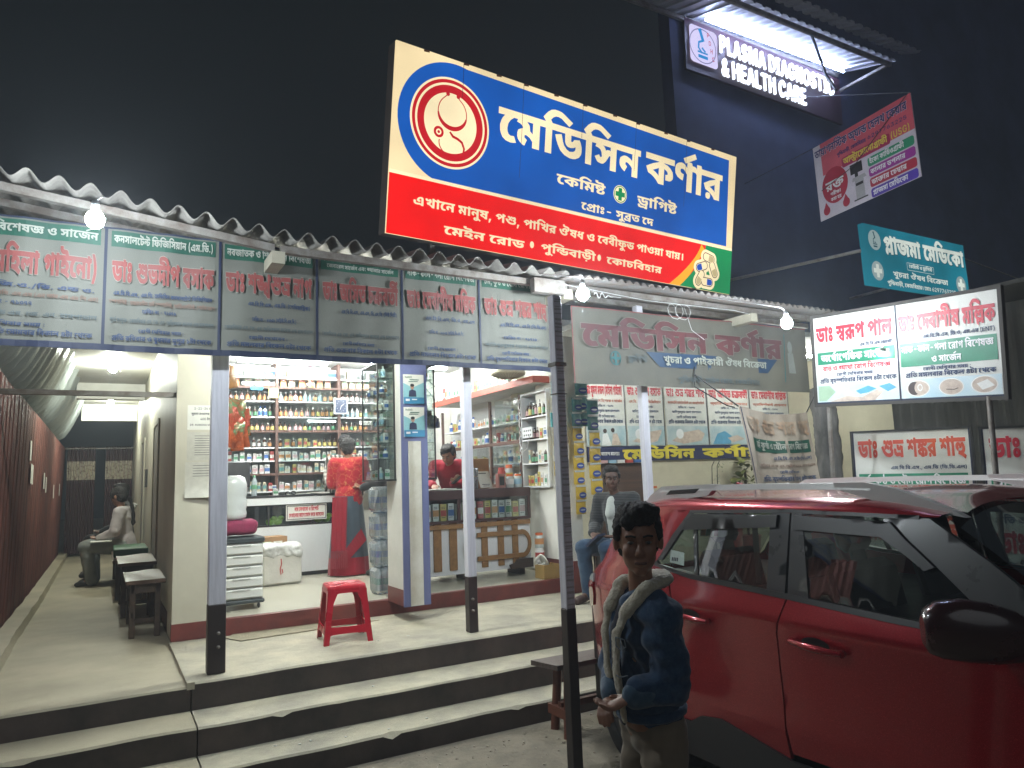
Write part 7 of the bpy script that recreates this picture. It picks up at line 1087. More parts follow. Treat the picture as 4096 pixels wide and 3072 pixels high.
# ---------------------------------------------------------------- product prototypes (shared meshes)
def protomesh(name,m,mats):
 o = m.build(name,mats); me = o.data; bpy.data.objects.remove(o); return me
LABS = {'white': (.72, .72, .70), 'cream': (.62, .55, .40), 'orange': (.52, .24, .09), 'yellow': (.58, .50, .16), 'red': (.42, .06, .05), 'blue': (.05, .13, .36), 'green': (.09, .26, .14), 'pink': (.55, .34, .36), 'teal': (.10, .28, .28), 'purple': (.22, .05, .28), 'lightblue': (.30, .48, .60)}
LM = {k: mat('pack_' + k, v, .45, sc_=30, var=.2) for k, v in LABS.items()}
BROWN = mat('brown_bottle', (.05, .018, .008), .15); CLB = mat('clear_bottle', (.55, .62, .62), .12, spec=.8)
def bottle(body,cap,lab,sh=0):
 m = MB()
 prof = [(.024,0),(.027,.006),(.027,.075),(.020,.092),(.010,.100),(.010,.108)]
 m.mi = 0; m.lathe(prof,n=10)
 m.mi = 1; m.lathe([(.0125,.106),(.0125,.125),(.011,.127)],n=8)
 m.mi = 2; m.lathe([(.0276,.018),(.0276,.066)],n=10)
 return protomesh('medicine_bottle', m, [body, cap, lab])
def carton(c,c2):
 m = MB(); m.box(-.022,.022,-.016,.016,0,.11); m.mi = 1; m._add([(-.0221,-.0165,.03),(.0221,-.0165,.03),(.0221,-.0165,.07),(-.0221,-.0165,.07)],[(0,1,2,3)])
 m.mi = 2
 for z in (.078,.088,.02): m._add([(-.016,-.0166,z),(.012,-.0166,z),(.012,-.0166,z + .004),(-.016,-.0166,z + .004)],[(0,1,2,3)])
 return protomesh('medicine_carton', m, [c, c2, INK])
def cereal(c,logo):
 m = MB(); m.box(-.06,.06,-.025,.025,0,.19); m.mi = 1
 m._add([(.04 * math.cos(a),-.0255,.145 + .018 * math.sin(a)) for a in [2*PI*i/16 for i in range(16)]],[tuple(range(16))])
 m.mi = 2; m._add([(-.045 + .04 * math.cos(a) + .06,-.0255,.05 + .025 * math.sin(a)) for a in [2*PI*i/12 for i in range(12)]],[tuple(range(12))])
 m.mi = 3; m._add([(-.055,-.0255,.02),(-.035,-.0255,.02),(-.035,-.0255,.06),(-.055,-.0255,.06)],[(0,1,2,3)])
 m.mi = 0
 m.mi = 4; m._add([(-.022,-.0262,.141),(.022,-.0262,.141),(.022,-.0262,.15),(-.022,-.0262,.15)],[(0,1,2,3)])
 return protomesh('cereal_box', m, [c, logo, LM['orange'], LM['yellow'], WHLAM])
BOT = {'brown bottle with white label': bottle(BROWN, LM['white'], LM['white']), 'brown bottle with orange label': bottle(BROWN, LM['white'], LM['orange']), 'brown bottle with green label': bottle(BROWN, LM['white'], LM['green']),
 'brown bottle with yellow label': bottle(BROWN, BLACK, LM['yellow']), 'clear bottle with blue label': bottle(CLB, LM['white'], LM['lightblue']), 'white bottle with blue cap': bottle(LM['white'], LM['blue'], LM['blue']), 'brown bottle with pink label': bottle(BROWN, BLACK, LM['pink'])}
CAR = {'white carton with orange band': carton(LM['white'], LM['orange']), 'white carton with green band': carton(LM['white'], LM['green']), 'white carton with blue band': carton(LM['white'], LM['blue']), 'yellow carton with red band': carton(LM['yellow'], LM['red']),
 'white carton with pink band': carton(LM['white'], LM['pink']), 'cream carton with teal band': carton(LM['cream'], LM['teal']), 'red carton with white band': carton(LM['red'], LM['white']), 'white carton with cream band': carton(LM['white'], LM['cream'])}
CER = {'cream cereal box with red oval': cereal(LM['cream'], LM['red']), 'orange cereal box with red oval': cereal(LM['orange'], LM['red']), 'cream cereal box with green oval': cereal(LM['cream'], LM['green'])}
rp_ = random.Random(11); CNT = {}
def put(kind,where,x,y,z,rz_=0,sx=1,sy=1,sz=1):
 me = BOT.get(kind) or CAR.get(kind) or CER.get(kind)
 nm, ct = ('medicine_bottle', 'bottle') if kind in BOT else (('medicine_box', 'box') if kind in CAR else ('cereal_box', 'box'))
 o = bpy.data.objects.new(nm,me); COL.objects.link(o); o.location = (x,y,z + .001); o.rotation_euler = (0,0,rz_); o.scale = (sx,sy,sz)
 k = kind.replace(' with', '').split(' '); CNT[where] = CNT.get(where, 0) + 1
 tag(o, kind.replace(' with ', ', ') + ', ' + ORD[CNT[where]] + ' along, ' + where, ct, ct + ' row ' + where)
# ---------------------------------------------------------------- back wall cabinet
SHY = 9.60
BC = Th('wall_cabinet', 'tall brown wooden medicine cabinet with white shelves covering the back wall', 'cabinet', (2.2, 9.6, .62))
m = MB()
for x in (.98,1.93,2.745,3.50): m.box(x - .018,x + .018,SHY,SHY + .36,1.56,3.31)
for z in (2.97,2.40,1.85): m.box(.96,3.52,SHY - .004,SHY + .02,z - .016,z + .012)
BC.add(m, 'wood_frame', WOODB)
m = MB(); m.box(.962, 3.518, SHY + .355, SHY + .37, 1.56, 3.31); BC.add(m, 'back_panel', mat('cab_back', (.55, .60, .60), .4))
for z in (3.10,2.97,2.79,2.585,2.40,2.19,2.02,1.85,1.63):
 m = MB()
 for xa,xb in ((1.0,1.91),(1.95,2.725),(2.765,3.48)): m.box(xa,xb,SHY + .022,SHY + .352,z - .010,z + .006)
 BC.add(m, 'shelf', WHLAM)
for xa,xb,za,zb in ((2.30,2.72,2.42,2.94),(1.98,2.36,1.87,2.38),(1.0,1.45,1.87,2.38),(2.4,2.72,1.60,1.83),(1.5,1.9,2.99,3.2)):
 m = MB(); m.box(xa, xb, SHY + .008, SHY + .012, za, zb); BC.add(m, 'sliding_glass', CLEARG)
shelf_names = {2.97: 'top shelf', 2.79: 'second shelf', 2.585: 'third shelf', 2.40: 'fourth shelf', 2.19: 'fifth shelf', 2.02: 'sixth shelf', 1.85: 'seventh shelf', 1.63: 'lowest shelf'}
bays = ((1.02, 1.89, 'left bay'), (1.96, 2.71, 'middle bay'), (2.78, 3.2, 'right bay'))
for z,wz in shelf_names.items():
 for xa,xb,bn_ in bays:
  wh = wz + ', cabinet ' + bn_; x = xa + .03
  zz = z + .006; pal = None
  if z == 2.97:
   ks = ['cream cereal box with green oval'] if bn_ == 'right bay' else ['cream cereal box with red oval', 'orange cereal box with red oval']
   while x < xb - .06: put(rp_.choice(ks),wh,x + .04,SHY + .12,zz,rp_.uniform(-.1,.1),.62,1,.68 + rp_.uniform(-.06,.06)); x += rp_.uniform(.10,.15)
   continue
  if z in (2.79, 2.585, 2.40, 2.19): ks = list(BOT) if z in (2.79, 2.585) else list(BOT)[:4] + ['brown bottle with pink label']; ks = rp_.sample(ks, 3)
  else: ks = rp_.sample(list(CAR),4)
  if z == 2.19 and bn_ == 'middle bay': ks = ['brown bottle with yellow label', 'brown bottle with orange label', 'yellow carton with red band']
  while x < xb:
   k_ = rp_.choice(ks)
   if k_ in BOT: s_ = rp_.uniform(.85,1.0); put(k_,wh,x,SHY + .07 + rp_.uniform(0,.03),zz,rp_.uniform(-1,1),s_ * .95,s_ * .95,s_ * (1.15 if z > 2.5 else 1.0)); x += rp_.uniform(.058,.075)
   else: s_ = rp_.uniform(.75,1.15); w_ = rp_.uniform(.8,1.5); put(k_,wh,x + .01,SHY + .07,zz,rp_.uniform(-.12,.12),w_,1,s_); x += .046 * w_ + rp_.uniform(.012,.03)
# large cartons on the shelf above
for i in range(9):
 put(['white carton with blue band', 'cream carton with teal band', 'white carton with pink band'][i % 3], 'above the cereal boxes', 1.06 + .27 * i, SHY + .12, 3.107, 0, 3.0, 2.5, 1.2)
# tube light in the cabinet,clock,tags
m = MB(); m.tube([(2.32, SHY - .012, 2.535), (2.69, SHY - .012, 2.53)], .012, 8); solo(m, 'tube_light', emis('cab_tube', (.9, 1, 1), 9), 'short glowing tube mounted across the middle of the medicine cabinet', 'lamp')
CK = Th('wall_clock', 'square silver wall clock with dark blue face on the medicine cabinet', 'clock', (2.76, SHY - .03, 2.74))
s = Sign((2.665,SHY - .035,2.845),(1,0,0),(0,0,-1),.19,.22)
m = MB(); m.box(2.665, 2.855, SHY - .034, SHY - .006, 2.625, 2.845, b=.008); CK.add(m, 'case', mat('silver', (.55, .58, .60), .35, metal=.3))
s.poly('face', rrect(.018, .022, .172, .198, .015), .002); 
for i in range(12): a = R(30 * i); s.disc('mark', .095 + .060 * math.sin(a), .108 - .070 * math.cos(a), .0035, o=.003, n=8)
s.stroke('mark', [(.095, .112), (.135, .080)], .005, .004); s.stroke('mark', [(.095, .108), (.085, .155)], .005, .0044)
CK.add(s.mb('face'), 'dial', mat('clock_face', (.02, .035, .08), .3)); CK.add(s.mb('mark'), 'hands', WHLAM)
def sgn(P,W,H,th,nm,label,cat,bgm,parts,ax=((1,0,0),(0,0,-1)),frame=None):
 s = Sign(P,ax[0],ax[1],W,H); root = thing(nm,label,cat,tuple(P)); s.slab(th)
 mats = {'panel': bgm}
 for p_ in parts:
  mats[p_[0]] = p_[1]
  for t_ in p_[2]:
   if isinstance(t_[0],Run): s.text(p_[0],t_[0],*t_[1:],o=.004)
   else: s.rect(p_[0],*t_,o=.0024)
 s.done(root, mats, {'panel': 'panel'}); return root
sgn((3.02, SHY - .01, 2.54), .30, .05, .004, 'shelf_sign', 'white SCHEDULE sign hanging on the cabinet behind the checked shirt', 'sign', PAP, [('print', INK, [(TL([11,7,2,3,29,10,5,3,999,30,2,14]), .015, .012, .28, .026)])])
m = MB(); m.box(1.60, 1.75, SHY - .012, SHY - .004, 2.93, 2.97); solo(m, 'shelf_tag', mat('tag_blue', (.02, .35, .75), .4), 'bright blue tag stuck on the cabinet rail', 'tag')
m = MB(); m.box(1.82, 1.94, SHY - .02, SHY - .010, 2.83, 2.95, Matrix.Identity(4)); solo(m, 'snack_packet', LM['yellow'], 'yellow and red packet hanging on the cabinet rail', 'packet')
# hanging toy of pink thread and shells
m = MB(); m.tube([(2.34, SHY - .05, 3.25), (2.34, SHY - .05, 3.12)], .006, 5); o = Th('hanging_charm', 'pink thread charm with round beads hanging in front of the cabinet', 'charm', (2.34, SHY - .05, 3.25)); o.add(m, 'thread', mat('pinkthread', (.5, .03, .2), .7))
m = MB()
for dx in (-.03,0,.03): m.tube([(2.34,SHY - .05,3.14),(2.34 + dx,SHY - .05,3.06)],.004,5); m.ell((2.34 + dx,SHY - .05,3.04 - abs(dx)),(.022,.02,.02),n=8,m=6)
o.add(m, 'beads', mat('beads', (.55, .30, .22), .5))
# ---------------------------------------------------------------- left counter
LC = Th('service_counter', 'long white front counter with glass display and dark top at the back left', 'counter', (1.8, 9.1, .62))
m = MB(); m.box(.70, 2.62, 9.05, 9.46, .66, 1.22); LC.add(m, 'front_panel', WHLAM)
m = MB(); m.box(.70, 2.62, 9.07, 9.46, .615, .66); LC.add(m, 'kickboard', BLACK)
m = MB(); m.box(.70, 2.64, 9.02, 9.48, 1.475, 1.56); LC.add(m, 'top', WHLAM); m = MB(); m.box(.70, 2.64, 9.015, 9.485, 1.56, 1.585); LC.add(m, 'top_edge', BLACK)
m = MB(); m.box(.70, 2.62, 9.40, 9.46, 1.22, 1.475); LC.add(m, 'display_back', mat('disp_dark', (.10, .10, .10), .6))
m = MB(); m.box(.70, 2.62, 9.056, 9.062, 1.235, 1.47); LC.add(m, 'display_glass', CLEARG)
m = MB(); m.box(.70,2.62,9.048,9.064,1.215,1.235); m.box(.70,2.62,9.048,9.064,1.462,1.478)
for x in (1.22,1.72,2.24): m.box(x,x + .02,9.048,9.064,1.235,1.462)
LC.add(m, 'display_frame', BLACK)
for i,x in enumerate((1.78,1.86,2.36,2.45)):
 m = MB(); m.ell((x, 9.2, 1.27), (.06, .05, .045), n=10, m=6); m.ell((x + .04, 9.18, 1.31), (.04, .04, .03), n=10, m=6); solo(m, 'plastic_bag', mat('greenbag', (.25, .42, .06), .35), 'small green bag behind the glass of the back counter, ' + ORD[i + 1] + ' from the left', 'bag', 'green bags in the counter display')
sgn((1.93, 9.046, 1.465), .49, .19, .004, 'counter_notice', 'white notice with red Bengali writing fixed on the back counter glass', 'notice', PAP, [('border', NAVY, [(.012, .012, .478, .018), (.012, .172, .478, .178), (.012, .018, .018, .172), (.472, .018, .478, .172)]), ('red', RED2, [(T([49,23,61,999,30,18,65,75,23,18,49,23,999,30,73,999,30,45,57,18,44,23,22,-43,0,0]), .10, .035, .39, .045), (T([18,59,75,23,18,49,23,57,999,30,58,18,97,999,30,18,56,23,49,999,30,20,18,57,999,30,58,47,18,81,49]), .035, .105, .455, .045)])])
# monitor,bottles,jug,papers
MO = Th('monitor', 'dark computer monitor turned away on the back counter', 'monitor', (1.28, 9.25, 1.585)); m = MB(); m.box(1.03, 1.54, 9.20, 9.235, 1.70, 2.0, b=.006); MO.add(m, 'screen', BLACK); m = MB(); m.box(1.24, 1.32, 9.21, 9.24, 1.60, 1.72); m.box(1.18, 1.38, 9.14, 9.30, 1.587, 1.60); MO.add(m, 'stand', BLACK)
PETB = glassm('pet_plastic', (.88, .95, .97), .25, .08, .42)
def petbottle(x, y, z, label, cap=LM['blue'], lab=LM['lightblue'], h=.24, r=.032, group=None):
 o = Th('water_bottle', label, 'bottle', (x, y, z), group); k = h / .24
 m = MB(); m.lathe([(r * .9, .002), (r, .012), (r, .06 * k), (r * .93, .07 * k), (r, .08 * k), (r, .165 * k), (r * .8, .19 * k), (.013, .215 * k), (.013, .228 * k)], (x, y, z), n=12); o.add(m, 'body', PETB)
 m = MB(); m.lathe([(.015, .222 * k), (.015, .245 * k), (.012, .247 * k)], (x, y, z), n=10); o.add(m, 'cap', cap)
 m = MB(); m.lathe([(r + .001, .085 * k), (r + .001, .135 * k)], (x, y, z), n=12); o.add(m, 'label', lab); return o
petbottle(1.37, 9.08, 1.586, 'clear water bottle with blue cap on the back counter'); petbottle(1.57, 9.10, 1.586, 'clear water bottle with green cap on the back counter', LM['green'], LM['green'])
for i in range(3):
 m = MB(); m.box(1.95 + .14 * i, 2.17 + .15 * i, 9.08, 9.24, 1.587 + .0 * i, 1.592 + .006 * i, Matrix.Identity(4)); solo(m, 'paper_stack', PAP, ['white papers at the left on the back counter', 'white papers in the middle of the back counter', 'white papers at the right on the back counter'][i], 'papers', 'papers lying on the back counter')
m = MB(); m.tube([(2.0 + .06 * math.cos(a), 9.12 + .05 * math.sin(a), 1.605 + .02 * math.sin(a * 2)) for a in [i * .45 for i in range(15)]], .008, 6); solo(m, 'coiled_cable', BLACK, 'coiled black and white cable on the back counter', 'cable')
put('white carton with green band', 'back counter beside coiled cable', 1.82, 9.12, 1.586, 0, 1.3, 1.4, .7); put('white carton with blue band', 'back counter upon another carton', 1.80, 9.10, 1.664, 0, 1, 1, .4)
# ---------------------------------------------------------------- hanging snack packets,glass door,drawers
HB = Th('snack_bundle', 'bundle of red and green snack packets hanging at the left of the shop', 'packets', (1.03, 7.1, 2.5), None)
rb = random.Random(4)
def packet(m,c,w_,h,ry=0,rx=0,puff=.018):
 M = Matrix.Translation(c) @ Matrix.Rotation(ry, 4, 'Y') @ Matrix.Rotation(rx, 4, 'Z')
 def f(u,v): 
  a,b_ = u * 2 - 1,v * 2 - 1; return M @ Vector((a * w_ / 2,-puff * (1 - a ** 4) * (1 - b_ ** 4) + .004 * math.sin(v * 14 + u * 5),b_ * h / 2))
 m.grid(f,6,6)
 def f2(u,v): 
  a,b_ = u * 2 - 1,v * 2 - 1; return M @ Vector((a * w_ / 2,puff * (1 - a ** 4) * (1 - b_ ** 4),b_ * h / 2))
 m.grid(f2,6,6,flip=True)
for k_, (z, cols) in enumerate(((2.44, 'green'), (2.36, 'red'), (2.30, 'red'), (2.24, 'green'), (2.19, 'orange'), (2.13, 'orange'))):
 for q in range(4):
  m = MB(); packet(m, (.97 + .055 * q + rb.uniform(-.01, .01), 7.1 + .03 * q, z + rb.uniform(-.02, .02)), .13, .17, rb.uniform(-.5, .5), rb.uniform(-.8, .8)); HB.add(m, 'packet', [mat('foil_' + cols, {'red': (.35, .03, .02), 'green': (.02, .22, .10), 'orange': (.40, .08, .02)}[cols], .25, col2=(.30, .07, .03), sc_=24, metal=.2)])
m = MB(); packet(m, (.93, 7.0, 2.72), .14, .22, .3, .4); packet(m, (.98, 7.02, 2.70), .12, .2, -.2, -.4); HB.add(m, 'packet', mat('foil_brown', (.12, .07, .04), .3, col2=(.3, .15, .05), sc_=9))
m = MB()
m.box(1.14, 1.165, 8.85, 8.865, 1.60, 2.45, Matrix.Translation((1.15, 0, 1.6)) @ Matrix.Rotation(-.16, 4, 'Y') @ Matrix.Translation((-1.15, 0, -1.6))); solo(m, 'leaning_bar', WHLAM, 'white aluminium bar leaning at the left edge of the shop shelves', 'bar')
DR = Th('drawer_unit', 'white plastic drawer unit on castors at the left of the shop', 'drawers', (1.09, 7.02, .614))
m = MB(); m.box(.90, 1.285, 6.96, 7.32, .68, 1.20, b=.01); DR.add(m, 'body', mat('grey_plastic', (.45, .46, .44), .4))
for i in range(5):
 z = .71 + .097 * i; m = MB(); m.box(.905, 1.28, 6.935, 6.962, z, z + .085, b=.012); dw = DR.add(m, 'drawer', mat('white_plastic', (.66, .67, .63), .35, sc_=3, var=.15)); m = MB(); m.box(1.02, 1.17, 6.928, 6.936, z + .068, z + .078); DR.add(m, 'handle', mat('grey_plastic2', (.42, .43, .41), .4), dw)
m = MB(); m.box(.89, 1.295, 6.93, 7.33, 1.195, 1.245, b=.012); m.box(.89, 1.295, 6.93, 7.33, .665, .70, b=.01); DR.add(m, 'top', mat('dark_teal_plastic', (.04, .05, .055), .4))
for x, y in ((.93, 6.98), (1.25, 6.97), (.93, 7.28), (1.25, 7.28)): m = MB(); m.ell((x, y, .643), (.014, .028, .028), n=10, m=8); DR.add(m, 'castor', BLACK)
m = MB(); m.box(.88,1.24,6.95,7.28,1.262,1.40,b=.03)
o = m.remesh('folded_blanket', mat('plum_fabric', (.20, .02, .06), .9, sc_=12, bump=.3), None, voxel=.012, it=6, disp=lambda c: .010 * noise.noise(c * 9)); tag(o, 'folded plum red fabric lying on top of the white drawer unit', 'fabric')
J = Th('water_jug', 'big translucent white water jug standing on the plum fabric', 'jug', (1.03, 7.1, 1.40))
m = MB(); m.lathe([(.10, .0), (.125, .02), (.13, .06), (.122, .09), (.13, .12), (.13, .17), (.122, .20), (.13, .23), (.13, .32), (.11, .38), (.075, .40), (.02, .402)], (1.03, 7.1, 1.402), n=28); J.add(m, 'body', mat('jug_plastic', (.52, .55, .54), .25, sc_=3, var=.2))
m = MB(); m.lathe([(.105, 0), (.105, .03)], (1.03, 7.1, 1.405), n=24); J.add(m, 'base_ring', mat('jug_blue', (.02, .05, .25), .4))
# carton and foam box
CB = Th('cardboard_carton', 'brown cardboard carton with green label behind the foam box', 'carton', (1.62, 8.85, .62)); Mx = Matrix.Translation((1.62, 8.82, 0)) @ Matrix.Rotation(.15, 4, 'Z')
m = MB(); m.box(-.24, .24, -.13, .13, .62, 1.12, Mx); CB.add(m, 'box', mat('cardboard', (.30, .17, .08), .8, sc_=5)); m = MB(); m.box(-.10, .05, -.134, -.131, .96, 1.07, Mx); CB.add(m, 'label', mat('green_label', (.30, .48, .28), .6)); m = MB(); m.box(.08, .18, -.135, -.131, .99, 1.07, Mx); CB.add(m, 'label', PAP)
FB = Th('foam_box', 'white foam box wrapped in a torn white plastic sack', 'box', (1.74, 8.55, .62)); Mx = Matrix.Translation((1.74, 8.52, 0)) @ Matrix.Rotation(.05, 4, 'Z')
m = MB(); m.box(-.215, .215, -.16, .16, .622, .95, Mx, b=.02); FB.add(m, 'box', mat('foam', (.62, .60, .55), .8, sc_=4, bump=.2))
m = MB(); m.box(-.23, .23, -.175, .175, .91, 1.06, Mx, b=.03); sk = m.remesh('sack', mat('sack_white', (.60, .60, .58), .5, sc_=8, bump=.4), None, voxel=.014, it=3, disp=lambda c: .028 * noise.noise(c * 9) + .012 * noise.noise(c * 26)); sk.parent = FB.root; sk.matrix_parent_inverse = FB.M
m = MB(); m.stroke if 0 else None; s_ = Sign((1.70, 8.353, .90), (1, .05, 0), (0, 0, -1), .1, .2); s_.stroke('r', [(.03, 0), (.035, .06), (.02, .11), (.03, .17), (.05, .15), (.04, .11)], .012, .004); FB.add(s_.mb('r'), 'red_mark', LM['red'])
# ---------------------------------------------------------------- glass showcases on the pillar sides
for (xa, xb, lab) in ((2.165, 2.335, 'narrow glass showcase fixed on the left side of the striped pillar'), (2.57, 2.74, 'narrow glass showcase fixed on the right side of the striped pillar')):
 G = Th('glass_showcase', lab, 'showcase', ((xa + xb) / 2, 6.55, 1.71)); ya, yb = 6.34, 6.80
 m = MB(); e = .012
 for x in (xa,xb - e):
  for y in (ya,yb - e): m.box(x,x + e,y,y + e,1.71,2.78)
 for z in (1.70,2.78): m.box(xa - .004,xb + .004,ya - .004,yb + .004,z,z + .016)
 G.add(m, 'frame', BLACK)
 m = MB(); m.box(xa + e, xb - e, ya + .003, ya + .006, 1.716, 2.78); m.box(xa + .003, xa + .006, ya + e, yb - e, 1.716, 2.78); m.box(xb - .006, xb - .003, ya + e, yb - e, 1.716, 2.78); G.add(m, 'glass', CLEARG)
 for k_ in range(6): m = MB(); m.box(xa + .012, xb - .012, ya + .02, yb - .02, 1.90 + .15 * k_, 1.904 + .15 * k_); G.add(m, 'glass_shelf', glassm('shelf_glass', (.75, .9, .86), .2))
 for k_ in range(7):
  z = 1.717 if k_ == 0 else 1.905 + .15 * (k_ - 1); y = ya + .05
  while y < yb - .04:
   kk = rp_.choice(list(CAR)[:3] + ['white carton with cream band', 'white bottle with blue cap', 'clear bottle with blue label']); put(kk, 'showcase ' + ('left' if xa < 2.3 else 'right') + ' of striped pillar', (xa + xb) / 2 + rp_.uniform(-.03, .03), y, z, rp_.uniform(-.5, .5), .9, .9, rp_.uniform(.55, .95)); y += rp_.uniform(.055, .11)
# water bottle packs
def bottlepack(x,y,z,nx,ny,rows,labs,lab):
 o = Th('bottle_pack', lab, 'bottles', (x, y, z), None); w_ = .036
 for k_ in range(rows):
  zz = z + .002 + k_ * .262
  for i in range(nx):
   for j in range(ny):
    cx_ = x + (i - (nx - 1) / 2) * .068; cy_ = y + (j - (ny - 1) / 2) * .068
    m = MB(); m.lathe([(.028, 0), (.032, .012), (.032, .16), (.026, .195), (.013, .225), (.015, .228), (.015, .25), (.001, .251)], (cx_, cy_, zz), n=9); b_ = o.add(m, 'bottle', PETB)
    m = MB(); m.lathe([(.0328, .09), (.0328, .15)], (cx_, cy_, zz), n=9); o.add(m, 'label', labs[k_ % len(labs)], b_)
  m = MB(); hw,hd_ = nx * .034 + .012,ny * .034 + .012
  m.box(x - hw,x + hw,y - hd_,y + hd_,zz + .004,zz + .248,b=.03)
  m.v = [tuple(Vector(p) + Vector((noise.noise(Vector(p) * 20),noise.noise(Vector(p) * 21 + Vector((5,0,0))),0)) * .016) for p in m.v]
  o.add(m, 'shrink_wrap', glassm('shrink_wrap', (.95, .97, .98), .30, .12, .16))
LB2 = mat('bottle_label', (.05, .12, .38), .4); LG2 = mat('bottle_label_green', (.05, .25, .22), .4)
bottlepack(2.44, 7.02, .613, 3, 3, 4, [LG2, LB2, LB2, LB2], 'tall stack of shrink wrapped water bottles left of the striped pillar')
bottlepack(2.76, 6.90, .613, 3, 2, 2, [LB2, LB2], 'shorter stack of shrink wrapped water bottles right of the striped pillar')
# ---------------------------------------------------------------- wooden right counter
BW = mat('bamboo_wood', (.30, .16, .055), .45, col2=(.20, .10, .035), sc_=6, stretch=(3, 1, 3), bump=.1)
RC = Th('wooden_counter', 'dark wood counter with glass display and brown lattice on its white front', 'counter', (3.55, 7.1, .62))
m = MB(); m.box(2.80, 4.20, 7.10, 7.60, 1.485, 1.58); m.box(2.80, 4.20, 7.08, 7.11, 1.485, 1.572); m.box(2.80, 4.20, 7.09, 7.60, 1.235, 1.262); m.box(4.165, 4.20, 7.09, 7.60, 1.262, 1.485); m.box(2.80, 2.83, 7.09, 7.60, 1.262, 1.485); m.box(3.30, 3.335, 7.092, 7.12, 1.262, 1.485); RC.add(m, 'dark_frame', mat('dark_red_wood', (.055, .02, .018), .4, sc_=5))
m = MB(); m.box(2.83, 4.165, 7.098, 7.102, 1.262, 1.485); RC.add(m, 'display_glass', CLEARG)
m = MB(); m.box(2.83, 4.165, 7.50, 7.52, 1.262, 1.485); RC.add(m, 'display_back', mat('disp_dark', (.10, .10, .10), .6))
m = MB(); m.box(2.80, 4.20, 7.12, 7.60, .70, 1.233); RC.add(m, 'white_front', WHLAM)
s_ = Sign((2.80,7.118,1.235),(1,0,0),(0,0,-1),1.4,.53)
def slat(u0,v0,u1,v1,o=.0): 
 m = MB(); a = s_.at(u0, v0, o); b_ = s_.at(u1, v1, o + .014); m.box(min(a.x, b_.x), max(a.x, b_.x), min(a.y, b_.y), max(a.y, b_.y), min(a.z, b_.z), max(a.z, b_.z), b=.002); RC.add(m, 'slat', BW)
for u in (.22,.40,.78,.98,1.16): slat(u,.0,u + .09 if u < .7 else u + .075,.49,0)
slat(.0,.01,1.39,.06,.016)
slat(.72,.12,1.28,.17,.016); slat(.72,.37,1.28,.42,.016)
m = MB()
def ring(cx_,cz_,a0,a1): 
 n_ = 18; V = []
 for i in range(n_ + 1):
  a = R(a0 + (a1 - a0) * i / n_)
  for r_,o_ in ((.155,0),(.105,0),(.105,.014),(.155,.014)): V.append(s_.at(cx_ + r_ * math.cos(a) * .8,cz_ + r_ * math.sin(a),.016 + o_))
 m._add(V,[(4*i+q,4*i+(q+1) % 4,4*i+4+(q+1) % 4,4*i+4+q) for i in range(n_) for q in range(4)])
ring(1.27, .27, -90, 90); ring(.69, .27, 90, 270); RC.add(m, 'slat', BW)
m = MB(); m.prism([(3.92, .70), (4.21, .70), (4.21, .80), (4.0, .80), (3.97, .76), (3.90, .745)], lambda x, y: (x, 7.095, y), (0, -.006, 0)); RC.add(m, 'broken_corner', mat('brk', (.05, .03, .02), .8))
m = MB()
for x in (2.9,3.45,4.1): m.box(x,x + .06,7.2,7.5,.613,.70)
RC.add(m, 'foot', WOODD)
x = 2.86; i = 0
for kk in ['yellow carton with red band', 'white carton with pink band', 'white carton with orange band', 'yellow carton with red band', 'white carton with blue band', 'white carton with cream band', 'cream carton with teal band', 'white carton with orange band', 'red carton with white band', 'yellow carton with red band', 'white carton with orange band', 'white carton with blue band', 'white carton with green band', 'yellow carton with red band', 'white carton with pink band']:
 put(kk, 'in wooden counter display', x + .03, 7.16, 1.262, 0, 1.55, 1.3, 1.45 + .3 * rp_.random()); x += .088
# things on the wooden counter
m = MB(); m.box(2.95, 3.35, 7.16, 7.42, 1.582, 1.59); m.box(3.0, 3.32, 7.14, 7.36, 1.591, 1.60, Matrix.Translation((3.1, 7.2, 0)) @ Matrix.Rotation(.1, 4, 'Z') @ Matrix.Translation((-3.1, -7.2, 0))); solo(m, 'paper_stack', PAP, 'open ledger and papers the man in red writes on', 'papers')
m = MB(); m.box(3.28, 3.48, 7.2, 7.42, 1.582, 1.588); solo(m, 'paper_stack', PAP, 'thin papers behind the middle post on the wooden counter', 'papers')
m = MB(); m.lathe([(.03, 0), (.032, .13), (.033, .135), (.028, .136)], (3.60, 7.25, 1.581), n=14); m.lathe([(.03, .142), (.032, .23), (.03, .235)], (3.60, 7.25, 1.581), n=14); solo(m, 'steel_cup', mat('cup_steel', (.25, .25, .27), .25, metal=.8), 'dark steel cups stacked on the wooden counter', 'cup')
m = MB(); m.box(3.60, 3.84, 7.36, 7.39, 1.582, 1.92, Matrix.Translation((0, .02, 0)), b=.004); solo(m, 'wooden_board', mat('light_wood', (.36, .18, .07), .5, sc_=6), 'light wooden board standing behind the payment card', 'board')
PC = Th('payment_card', 'cream payment card with print leaning on the wooden board', 'card', (3.68, 7.22, 1.58)); s2 = Sign((3.62, 7.27, 1.775), (1, .1, 0), (.16, -.25, -1), .16, .19)
s2.slab(.004); s2.rect('p', .02, .02, .12, .03, .002); s2.rect('p', .03, .15, .13, .158, .002); s2.rect('p', .04, .168, .12, .174, .002)
PC.add(s2.mb('panel'), 'card', PAP); PC.add(s2.mb('p'), 'print', INK)
m = MB(); m.box(3.86, 3.95, 7.20, 7.27, 1.582, 1.74, b=.004); o = Th('counter_box', 'small box with dark window beside the payment card', 'box', (3.9, 7.24, 1.58)); o.add(m, 'box', mat('salmon', (.42, .18, .16), .5)); m = MB(); m.box(3.875, 3.935, 7.196, 7.20, 1.61, 1.71); o.add(m, 'window', BLACK)
